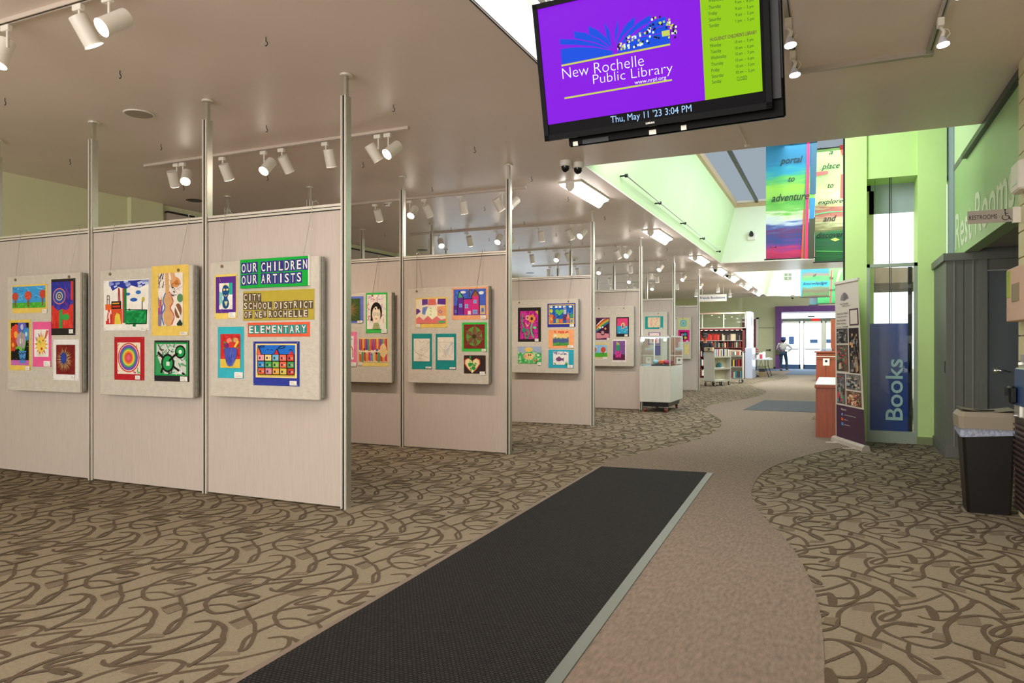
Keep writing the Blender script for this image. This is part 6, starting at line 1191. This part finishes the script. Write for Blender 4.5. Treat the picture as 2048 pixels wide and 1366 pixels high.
for si, z in enumerate(SH):
    x = -4.9
    while x < SX1-.16:
        w_ = rb.uniform(.028, .055); u = (x+4.9)/1.6
        if si == 4: c = rb.choice(['#b8302c', '#b8302c', '#cf5a3a', '#8a2a26'] if u < .42 else ['#1d1b1c', '#3a3634', '#c9b89a', '#7a6a5a', '#8a2a26', '#1d1b1c'])
        elif si == 3: c = rb.choice(['#1d1b1c', '#3a3634', '#4a6a58', '#c9b89a', '#8a2a26'])
        else: c = rb.choice(list(cn))
        h = rb.uniform(.2, .27) if si != 3 else rb.uniform(.18, .24)
        book(x+w_/2, SY+.03, z, w_, .16, h, c, '%s %s %s book %s the bookcase\'s %s shelf' % ('tall' if h > .235 else 'short', 'thick' if w_ > .042 else 'thin', cn[c], ['far left on', 'left of centre on', 'centred on', 'right of centre on', 'far right on'][min(4, int(u*5))], sn[si].replace('second lowest', 'second-lowest').replace('second highest', 'second-highest')), 'books on the redwood bookcase')
        x += w_+.002
        if rb.random() < .04: x += .04
# trolleys
M_tro = mat('trolley_beige', '#b9b5a8', .45, .1)
def trolley(label, loc, rz, L, W, top):
    t = thing('book_trolley', label, 'trolley', loc, rz, None)
    for y in (-L/2, L/2-.03):
        b = MB(); b.bbox(-W/2, W/2, y, y+.03, .16, top, M_tro, .008); b.build('end_panel', t, world=False)
        yy = y-.05 if y < 0 else y+.08
        b = MB(); b.tube([(-W/2+.03, y+.015, top-.03), (-W/2+.03, yy, top-.01), (W/2-.03, yy, top-.01), (W/2-.03, y+.015, top-.03)], .011, M_dark, 6); b.build('handle', t, world=False)
    for z in (.17, .56, .94): b = MB(); b.box(-W/2, W/2, -L/2+.03, L/2-.03, z-.02, z, M_tro); b.box(W/2-.008, W/2, -L/2+.03, L/2-.03, z-.035, z+.012, M_tro); b.build('shelf', t, world=False)
    b = MB(); b.box(-.006, .006, -L/2+.03, L/2-.03, .17, top-.12, mat('trolley_inner', '#a39a86', .6)); b.build('middle_divider', t, world=False)
    for x in (-W/2+.03, W/2-.03):
        for y in ([-L/2+.08, 0, L/2-.1] if L > 1 else [-L/2+.08, L/2-.08]):
            b = MB(); b.cyl((x-.015, y, .062), (x+.015, y, .062), .062, M_dark, seg=18); b.cyl((x-.018, y, .062), (x+.018, y, .062), .038, M_alu, seg=14); b.box(x-.024, x-.019, y-.02, y+.02, .06, .15, M_alu); b.box(x+.019, x+.024, y-.02, y+.02, .06, .15, M_alu); b.build('caster', t, world=False)
    return t
T1 = trolley('grey steel book trolley with an end panel facing the camera', (-3.46, 23.95, 0), math.radians(-17.5), 1.22, .36, 1.11)
T2 = trolley('second book trolley with three full shelves, behind the grey one', (-3.36, 25.85, 0), math.radians(-90), .98, .34, 1.08)
def on_t1(lx, ly): c_, s__ = math.cos(math.radians(-17.5)), math.sin(math.radians(-17.5)); return (-3.46+c_*lx-s__*ly, 23.95+s__*lx+c_*ly)
y = -.53
tb = ['#d8d4cc', '#2f6fae', '#d8d4cc', '#c03a5a', '#d8d4cc', '#c9b89a', '#7a6a5a', '#d8d4cc', '#20355a', '#20355a', '#d8d4cc', '#c9b89a', '#3a3634', '#d8d4cc']
tn = {'#2f6fae': 'blue', '#c03a5a': 'pink-red', '#20355a': 'navy', '#d8d4cc': 'white', '#c9b89a': 'cream', '#7a6a5a': 'brown', '#3a3634': 'charcoal'}
for i, c in enumerate(tb):
    w_ = [.05, .045, .06, .055][i % 4]; p = on_t1(.17, y+w_/2)
    if i in (3, 10): y += .04; 
    book(p[0], p[1], .94, w_, .14, .24 if c != '#7a6a5a' else .2, c, '%s book, %s from the near end of the grey trolley top shelf' % (tn[c], ORD[i]), 'books on the grey trolley', 0, math.radians(-17.5)+PI/2); y += w_+.012
for i, (ly, lx, z, c, l) in enumerate(((-.1, .06, .56, '#efece6', 'white papers lying on the middle shelf of the grey trolley'), (.05, .05, .575, '#c8ccd4', 'grey magazine lying on the middle shelf of the grey trolley'), (0, .08, .17, '#efece6', 'white papers on the bottom shelf of the grey trolley'), (-.25, .06, .17, '#dcd8d0', 'pale folder on the bottom shelf of the grey trolley'))):
    p = on_t1(lx, ly); b = MB(); b.box(-.1, .1, -.16, .16, 0, .014, paper(c)); b.box(-.09, .11, -.15, .15, .014, .022, paper(c)); o = b.build('paper_stack'); o.location = (p[0], p[1], z+.001); o.rotation_euler = (0, 0, math.radians(-12)); tag(o, l, 'papers')
p = on_t1(.06, .0); b = MB(); b.prism([(-.06, -.14, 0), (.06, -.14, 0), (.05, -.14, .12), (0, -.14, .15), (-.05, -.14, .11)], (0, .26, 0), paper('#3d6a70')); o = b.build('cloth_bag'); o.location = (p[0], p[1], .60); tag(o, 'folded teal bag on the middle shelf of the grey trolley', 'bag')
p = on_t1(-.02, -.58); t = thing('card_box', 'small yellowish picture box on the near end of the grey trolley', 'box', (p[0], p[1], 1.11), math.radians(-17.5))
b = MB(); b.bbox(-.15, .13, -.02, .10, .0, .12, paper('#cdb98f'), .004); b.build('box', t, world=False)
b = MB(); b.box(-.09, .05, -.023, -.02, .02, .1, paper('#5a5450')); b.box(-.075, -.03, -.025, -.023, .03, .09, paper('#c8b8a0')); b.build('picture', t, world=False)
pile = [('#d8d4cc', 'white'), ('#cf6a3a', 'orange'), ('#2f8f6a', 'green'), ('#c9b89a', 'cream'), ('#b8302c', 'red')]
for i in range(14):
    x = -3.85+(i % 7)*.14; z = 1.082+(i//7)*.034; c, nm = pile[(i*3) % 5]
    b = MB(); b.box(-.07, .07, -.11, .11, 0, .004, paper(c)); b.box(-.066, .068, -.106, .106, .004, .026, paper('#e9e0cc')); b.box(-.07, .07, -.11, .11, .026, .030, paper(c)); b.box(-.07, -.066, -.11, .11, .004, .026, paper(c))
    o = b.build('book'); o.location = (x+rb.uniform(-.01, .01), 25.80+rb.uniform(-.02, .02), z+.0); o.rotation_euler = (0, 0, rb.uniform(-.08, .08)); tag(o, '%s book lying flat on top of the second trolley, %s layer' % (nm, 'lower' if i < 7 else 'upper'), 'book', 'books lying on the second trolley')
for z in (.17, .56, .94):
    if z == .94: continue
    x = -3.8
    while x < -2.93:
        w_ = rb.uniform(.03, .05); c = rb.choice(list(cn)); h2 = rb.uniform(.2, .27); book(x+w_/2, 25.69, z, w_, .14, h2, c, '%s %s book %s the %s shelf of the second trolley' % ('tall' if h2 > .235 else 'short', cn[c], 'left on' if x < -3.5 else 'centred on' if x < -3.2 else 'right on', 'bottom' if z < .3 else 'middle'), 'books on the second trolley', 0 if rb.random() < .75 else .0); x += w_+.003
# folding table and what is on it
t = thing('folding_table', 'grey folding table holding a red plant and leaflets', 'table', (-2.8, 31.7, 0))
b = MB(); b.bbox(-3.2, -2.44, 30.8, 32.6, .70, .735, mat('table_grey', '#b9bcc0', .4), .008); b.build('tabletop', t)
for y in (31.0, 32.4):
    for s_i in (0, 1):
        x0, x1 = (-3.05, -3.15) if s_i == 0 else (-2.6, -2.46)
        b = MB(); b.tube([(x0, y, .70), (x0, y, .45), (x1, y+(.0), .02)], .014, M_dark, 6); b.cyl((x1, y, .0), (x1, y, .03), .02, M_black, seg=8); b.build('leg', t)
    b = MB(); b.tube([(-3.05, y, .40), (-2.6, y, .40)], .010, M_dark, 6); b.tube([(-2.82, y, .40), (-2.82, 31.7, .69)], .008, M_dark, 6); b.build('brace', t)
t = thing('poinsettia', 'red-leaved potted plant on the folding table', 'plant', (-3.05, 31.0, .735))
b = MB(); b.lathe([(.06, .735), (.085, .86), (.075, .86)], (-3.05, 31.0, 0), paint('#2f4a7a'), 14); b.build('pot', t)
for i in range(26):
    a = rb.uniform(0, 2*PI); L = rb.uniform(.08, .2); h = rb.uniform(.9, 1.16); c = '#c0283a' if i % 4 else '#3a6a3c'; x, y = -3.05+L*.4*math.cos(a), 31+L*.4*math.sin(a)
    b = MB(); b.add([(x, y, h), (x+L*.5*math.cos(a)-.04*math.sin(a), y+L*.5*math.sin(a)+.04*math.cos(a), h+.03), (x+L*math.cos(a), y+L*math.sin(a), h-.02), (x+L*.5*math.cos(a)+.04*math.sin(a), y+L*.5*math.sin(a)-.04*math.cos(a), h+.03)], [(0, 1, 2, 3)], paint(c)); b.build('leaf', t)
b = MB(); b.cyl((-3.05, 31, .84), (-3.05, 31, 1.0), .012, paint('#4a6a3c'), seg=6); b.build('stem', t)
for i, (x, y, w_, h, c, l) in enumerate(((-2.88, 30.95, .1, .2, '#e9e6e2', 'white leaflet rack beside the red plant on the folding table'), (-2.76, 31.0, .14, .26, '#c8485a', 'red and white leaflet rack on the folding table'), (-2.66, 31.15, .12, .3, '#eceae8', 'tall white leaflet holder on the folding table'))):
    t = thing('leaflet_rack', l, 'rack', (x, y, .735))
    b = MB(); b.prism([(x-w_/2, y, .736), (x+w_/2, y, .736), (x+w_/2, y+.03, .736+h), (x-w_/2, y+.03, .736+h)], (0, .03, 0), paper('#ece8e6')); b.build('back', t)
    b = MB(); b.prism([(x-w_*.4, y-.01, .75), (x+w_*.4, y-.01, .75), (x+w_*.4, y+.015, .72+h*.8), (x-w_*.4, y+.015, .72+h*.8)], (0, .012, 0), paper(c)); b.build('leaflet', t)
for i in range(4):
    b = MB(); b.box(-.1, .1, -.14, .14, 0, .012, paper('#d9dde6')); o = b.build('paper_stack'); o.location = (-2.6+.02*i, 31.2+.08*i, .737+.013*i); o.rotation_euler = (0, 0, .2*i); tag(o, 'white printed papers, %s from the bottom of the fan on the folding table' % ORD[i], 'papers', 'papers on the folding table')
t = thing('carton', 'brown carton with a dark lid under the folding table', 'box', (-2.78, 31.2, 0))
b = MB(); b.bbox(-2.84, -2.62, 31.05, 31.5, 0, .22, paper('#8a7358'), .005); b.build('box', t)
b = MB(); b.bbox(-2.85, -2.61, 31.04, 31.51, .22, .34, paper('#33363c'), .005); b.build('lid', t)
for k in range(5): b = MB(); b.box(-3.0, -2.96+.0, 31.06, 31.3, .02+k*.05, .05+k*.05, paper('#e0e4ea')); tag(b.build('paper_stack'), 'white paper bundle, %s from the floor in the stack beside the carton' % ORD[k], 'papers', 'paper bundles beside the carton')

# ================================================================ people
def skin_body(name, joints, edges, m, parent, sub=2, root=0):
    me = bpy.data.meshes.new(name); me.from_pydata([j[0] for j in joints], edges, [])
    ob = bpy.data.objects.new(name, me); C.objects.link(ob)
    md = ob.modifiers.new('skin', 'SKIN'); md.use_smooth_shade = True
    for i, j in enumerate(joints):
        r = j[1]; me.skin_vertices[0].data[i].radius = r if isinstance(r, tuple) else (r, r); me.skin_vertices[0].data[i].use_root = (i == root)
    s_ = ob.modifiers.new('sub', 'SUBSURF'); s_.levels = sub; s_.render_levels = sub
    bpy.context.view_layer.update(); dg = bpy.context.evaluated_depsgraph_get(); m2 = bpy.data.meshes.new_from_object(ob.evaluated_get(dg))
    bpy.data.objects.remove(ob); bpy.data.meshes.remove(me)
    m2.materials.clear(); m2.materials.append(m)
    for p in m2.polygons: p.material_index = 0; p.use_smooth = True
    o2 = bpy.data.objects.new(name, m2); C.objects.link(o2)
    if parent: o2.parent = parent
    return o2
def hand(par, wrist, d, m, curl=.5, side=1, k=1.0):
    d = Vector(d).normalized(); s_ = d.cross(Vector((0, 1, 0))); s_ = s_.normalized() if s_.length > .1 else Vector((1, 0, 0)); n = d.cross(s_)
    W_ = Vector(wrist); js = [(W_, .022*k), (W_+d*.05*k, (.032*k, .016*k)), (W_+d*.09*k, (.036*k, .014*k))]; es = [(0, 1), (1, 2)]
    for f_ in range(4):
        b0 = W_+d*.09*k+s_*(.024-.016*f_)*k; L = [.065, .075, .07, .055][f_]*k; i0 = len(js)
        js += [(b0, .009*k), (b0+d*L*.5+n*L*.2*curl, .008*k), (b0+d*L*.85+n*L*.6*curl, .007*k)]; es += [(2, i0), (i0, i0+1), (i0+1, i0+2)]
    i0 = len(js); b0 = W_+d*.035*k+s_*.03*k*side; js += [(b0, .011*k), (b0+d*.03*k+s_*.02*k*side, .010*k), (b0+d*.06*k+s_*.025*k*side, .008*k)]; es += [(1, i0), (i0, i0+1), (i0+1, i0+2)]
    return js, es
def head_mesh(par, c, r, m, face_dir, hair=None, tilt=0):
    f_ = Vector(face_dir).normalized(); up = Vector((0, 0, 1)); rt = f_.cross(up).normalized(); upv = rt.cross(f_)
    c = Vector(c); seg, rings = 18, 12; b = MB(); vs = []
    for j in range(rings+1):
        ph = PI*j/rings; z = math.cos(ph)
        for i in range(seg):
            a = 2*PI*i/seg; x, y = math.sin(ph)*math.cos(a), math.sin(ph)*math.sin(a)   # y forward
            w_ = .76*(1-.22*max(0, -z)); dd = .92*(1-.12*max(0, -z))
            q = Vector((x*w_, y*dd, z*1.18))
            if y > .75 and -.25 < z < .15: q.y += .13*max(0, 1-abs(x)*5)*(1-abs(z+.08)*3)
            if y > .5 and .02 < z < .28 and .15 < abs(x) < .5: q.y -= .06
            vs.append(c+(rt*q.x+f_*q.y+upv*q.z)*r)
    fs = [(j*seg+i, (j+1)*seg+i, (j+1)*seg+(i+1) % seg, j*seg+(i+1) % seg) for j in range(rings) for i in range(seg)]
    b.add(vs, fs, m, True)
    for sgn in (-1, 1):
        p = c+rt*.76*r*sgn; b.lathe([(.001, -.02), (.22*r, -.01), (.2*r, .01), (.001, .02)], tuple(p), m, 10, 'x')
    o_ = b
    return o_, (c, r, f_, rt, upv)
def face_bits(par, hd):
    c, r, f_, rt, up = hd
    b = MB()
    for sgn in (-1, 1):
        p = c+f_*.86*r+rt*.3*r*sgn+up*.08*r; b.lathe([(.001, -.012), (.012, -.006), (.014, 0), (.012, .006), (.001, .012)], tuple(p), mat('eye_dark', '#1c1412', .3), 8)
        p = p+up*.16*r; b.tube([p-rt*.15*r, p+rt*.15*r], .004, mat('brow', '#1c1412', .8), 5)
    b.build('eyes', par); b = MB(); p = c+f_*.88*r-up*.52*r; b.tube([p-rt*.2*r, p+f_*.03*r, p+rt*.2*r], .007, mat('lips', '#8a4a40', .5), 5); b.build('mouth', par)
def person(label, base, ankles, knees, hips, chest, neck, headc, face, sh, el, wr, hd_, cloth, legm, shoe, hat=None, hatcol='#1c1c1e', pelvis=None):
    t = thing('person', label, 'person', base, 0)
    B_ = Vector(base); A = lambda p: Vector(p)
    js = [(A(pelvis), .085), (A(chest), .085), (A(neck), .052), (A(headc)-Vector((0, 0, .05)), .055)]; es = [(0, 1), (1, 2), (2, 3)]
    for i in (0, 1):
        k = len(js); js += [(A(hips[i]), .07), (A(knees[i]), .05), (A(ankles[i]), .038)]; es += [(0, k), (k, k+1), (k+1, k+2)]
        k = len(js); js += [(A(sh[i]), .04), (A(el[i]), .036), (A(wr[i]), .027)]; es += [(1, k), (k, k+1), (k+1, k+2)]
        hj, he = hand(t, A(wr[i]), hd_[i], M_skin, .6, 1 if i else -1); off = len(js); js += hj; es += [(k+2, off)]+[(a+off, b_+off) for a, b_ in he]
    body = skin_body('body', js, es, M_skin, None)
    hb, hd = head_mesh(t, headc, .118, M_skin, face)
    hm = hb.build('head', None)
    # one continuous surface for the figure: head joined into the body mesh
    import bmesh
    bmj = bmesh.new(); bmj.from_mesh(body.data); bmj.from_mesh(hm.data)
    for v in bmj.verts: v.co -= B_
    bmj.to_mesh(body.data); bmj.free(); bpy.data.objects.remove(hm); body.parent = t
    face_bits(t, hd)
    sj = [(A(pelvis)+Vector((0, 0, -.02)), (.165, .125)), (A(chest), (.185, .14)), (A(neck)-Vector((0, 0, .05)), .085)]; se = [(0, 1), (1, 2)]
    for i in (0, 1):
        k = len(sj); sj += [(A(sh[i]), .075), (A(el[i]), .055), (A(wr[i]), .042)]; se += [(1, k), (k, k+1), (k+1, k+2)]
    s_ = skin_body('shirt', [(p-B_, r) for p, r in sj], se, cloth, t)
    tj = [(A(pelvis)-Vector((0, 0, .04)), (.155, .12))]; te = []
    for i in (0, 1):
        k = len(tj); tj += [(A(hips[i]), .105), (A(knees[i]), .075), (A(ankles[i])+Vector((0, 0, .03)), .06)]; te += [(0, k), (k, k+1), (k+1, k+2)]
    skin_body('trousers', [(p-B_, r) for p, r in tj], te, legm, t)
    for i in (0, 1):
        a = A(ankles[i]); fd = Vector((face[0], face[1], 0)).normalized(); b = MB(); sd = Vector((fd.y, -fd.x, 0)); rings = []
        for u, w_, h in ((-.07, .03, .06), (-.03, .04, .08), (.05, .042, .06), (.12, .038, .045), (.17, .02, .025)):
            p = Vector((a.x, a.y, a.z-.07))+fd*u; p.z = max(a.z-.085, 0); rings.append([p-sd*w_, p+sd*w_, p+sd*w_*.8+Vector((0, 0, h)), p-sd*w_*.8+Vector((0, 0, h))])
        loft(b, rings, shoe, True, True, False); b.build('shoe', t)
    c, r, f_, rt, up = hd
    if hat == 'cap':
        b = MB(); b.lathe([(r*.96, .03), (r*.97, .06), (r*.82, .105), (r*.45, .13), (.001, .138)], (c.x, c.y, c.z+.01), mat('hat_'+hatcol[1:], hatcol, .8), 18)
        p = c+f_*r*.7+up*.06; b.prism([p-rt*.075, p+f_*.09-rt*.045-up*.01, p+f_*.09+rt*.045-up*.01, p+rt*.075], up*.012, mat('hat_'+hatcol[1:], hatcol, .8)); b.build('cap', t)
        b = MB(); b.lathe([(r*.8, -.06), (r*.92, -.0), (r*.92, .04)], tuple(c-f_*.012), mat('hair_dark', '#17130f', .8), 16); b.build('hair', t)
    elif hat == 'bucket':
        b = MB(); m_ = mat('hat_'+hatcol[1:], hatcol, .8); b.lathe([(r*1.28, -.005), (r*.98, .045), (r*.93, .13), (r*.8, .155), (.001, .16)], tuple(c), m_, 20); b.build('hat', t)
        b = MB(); b.lathe([(r*.7, -.10), (r*.9, -.04), (r*.92, .03)], tuple(c-f_*.015), mat('hair_dark', '#17130f', .8), 16); b.build('hair', t)
    return t
M_jean = mat('jeans', '#2c4a66', .8, noise=.12, nscale=30); M_shoe = mat('shoe_dark', '#2a2220', .6)
def shirt_mat():
    m = bpy.data.materials.new('patterned_shirt'); m.use_nodes = True; nt = m.node_tree; b = nt.nodes['Principled BSDF']; b.inputs['Roughness'].default_value = .8
    v = nt.nodes.new('ShaderNodeTexVoronoi'); v.inputs['Scale'].default_value = 22; tc = nt.nodes.new('ShaderNodeTexCoord'); nt.links.new(tc.outputs['Object'], v.inputs[0])
    r = nt.nodes.new('ShaderNodeValToRGB'); nt.links.new(v.outputs[0], r.inputs[0]); r.color_ramp.elements[0].color = lin('#6f7894'); r.color_ramp.elements[0].position = .25; r.color_ramp.elements[1].color = lin('#dcdcd8'); r.color_ramp.elements[1].position = .45
    nt.links.new(r.outputs[0], b.inputs['Base Color']); return m
x, y = -2.40, 39.0
pp = person('person in a blue bucket hat and patterned shirt facing the glass entrance, hand on hip', (x, y, 0),
       [(x-.10, y-.05, .09), (x+.17, y+.02, .14)], [(x-.10, y+.02, .48), (x+.15, y+.10, .50)], [(x-.09, y, .90), (x+.09, y, .90)],
       (x-.02, y, 1.22), (x-.02, y+.01, 1.44), (x+.01, y+.03, 1.56), (.35, .93, -.05), [(x-.2, y, 1.36), (x+.17, y, 1.36)], [(x-.28, y-.02, 1.10), (x+.42, y-.04, 1.14)], [(x-.25, y+.03, .88), (x+.22, y-.02, .98)], [(0, .1, -1), (-.9, .1, -.3)],
       shirt_mat(), M_jean, M_shoe, 'bucket', '#2f3f78', (x, y, .98))
t = thing('shoulder_bag', 'dark olive shoulder bag hanging at the hip of the person at the entrance', 'bag', (x-.27, y-.08, .8))
b = MB(); b.bbox(x-.36, x-.15, y-.2, y-.1, .78, 1.08, mat('bag_olive', '#5b5748', .7), .03); b.build('bag', t)
b = MB(); b.tube([(x-.3, y-.14, 1.06), (x-.2, y-.15, 1.28), (x-.08, y-.1, 1.46), (x-.06, y+.08, 1.44)], .012, mat('bag_strap', '#4a4238', .7), 6); b.build('strap', t)
x, y = -4.28, 26.6
person('man in a black cap and black sweater looking down behind the trolleys', (x, y, 0),
       [(x+.06, y, .09), (x+.26, y, .09)], [(x+.06, y-.03, .5), (x+.24, y-.03, .5)], [(x+.02, y, .92), (x+.19, y, .92)],
       (x, y-.02, 1.25), (x, y-.05, 1.48), (x+.01, y-.12, 1.60), (.1, -.9, -.42), [(x-.2, y-.02, 1.38), (x+.2, y-.02, 1.38)], [(x-.28, y-.1, 1.10), (x+.30, y-.12, 1.12)], [(x-.16, y-.34, 1.02), (x+.22, y-.36, 1.04)], [(.3, -1, -.1), (-.1, -1, -.1)],
       mat('black_sweater', '#19171a', .85, noise=.1, nscale=40), M_jean, M_shoe, 'cap', '#141416', (x+.09, y, 1.0))
x, y = -3.48, 31.55
person('seated person in black trousers, legs under the folding table behind the end panel', (x, y, 0),
       [(x+.42, y-.18, .09), (x+.40, y+.1, .09)], [(x+.38, y-.14, .5), (x+.38, y+.1, .5)], [(x+.0, y-.1, .48), (x+.0, y+.1, .48)],
       (x-.05, y, .80), (x-.03, y, 1.02), (x-.0, y, 1.15), (1, 0, -.1), [(x-.05, y-.18, .95), (x-.05, y+.18, .95)], [(x-.02, y-.22, .68), (x-.02, y+.22, .68)], [(x+.2, y-.16, .60), (x+.2, y+.16, .60)], [(1, .2, -.2), (1, -.2, -.2)],
       mat('black_sweater', '#19171a', .85), mat('black_trousers', '#121216', .8), M_shoe, 'cap', '#3a3a44', (x-.03, y, .55))
t = thing('folding_chair', 'dark chair under the seated person behind the end panel', 'chair', (x, y, 0))
b = MB(); b.bbox(x-.2, x+.2, y-.2, y+.2, .33, .36, M_dark, .01); b.build('seat', t)
b = MB(); b.bbox(x-.24, x-.21, y-.2, y+.2, .6, .9, M_dark, .01); b.build('backrest', t)
for sx in (-.18, .18):
    for sy in (-.18, .18): b = MB(); b.cyl((x+sx, y+sy, 0), (x+sx, y+sy, .34), .012, M_alu, seg=8); b.build('leg', t)
for sy in (-.18, .18): b = MB(); b.cyl((x-.21, y+sy, .38), (x-.225, y+sy, .85), .012, M_alu, seg=8); b.build('leg', t)
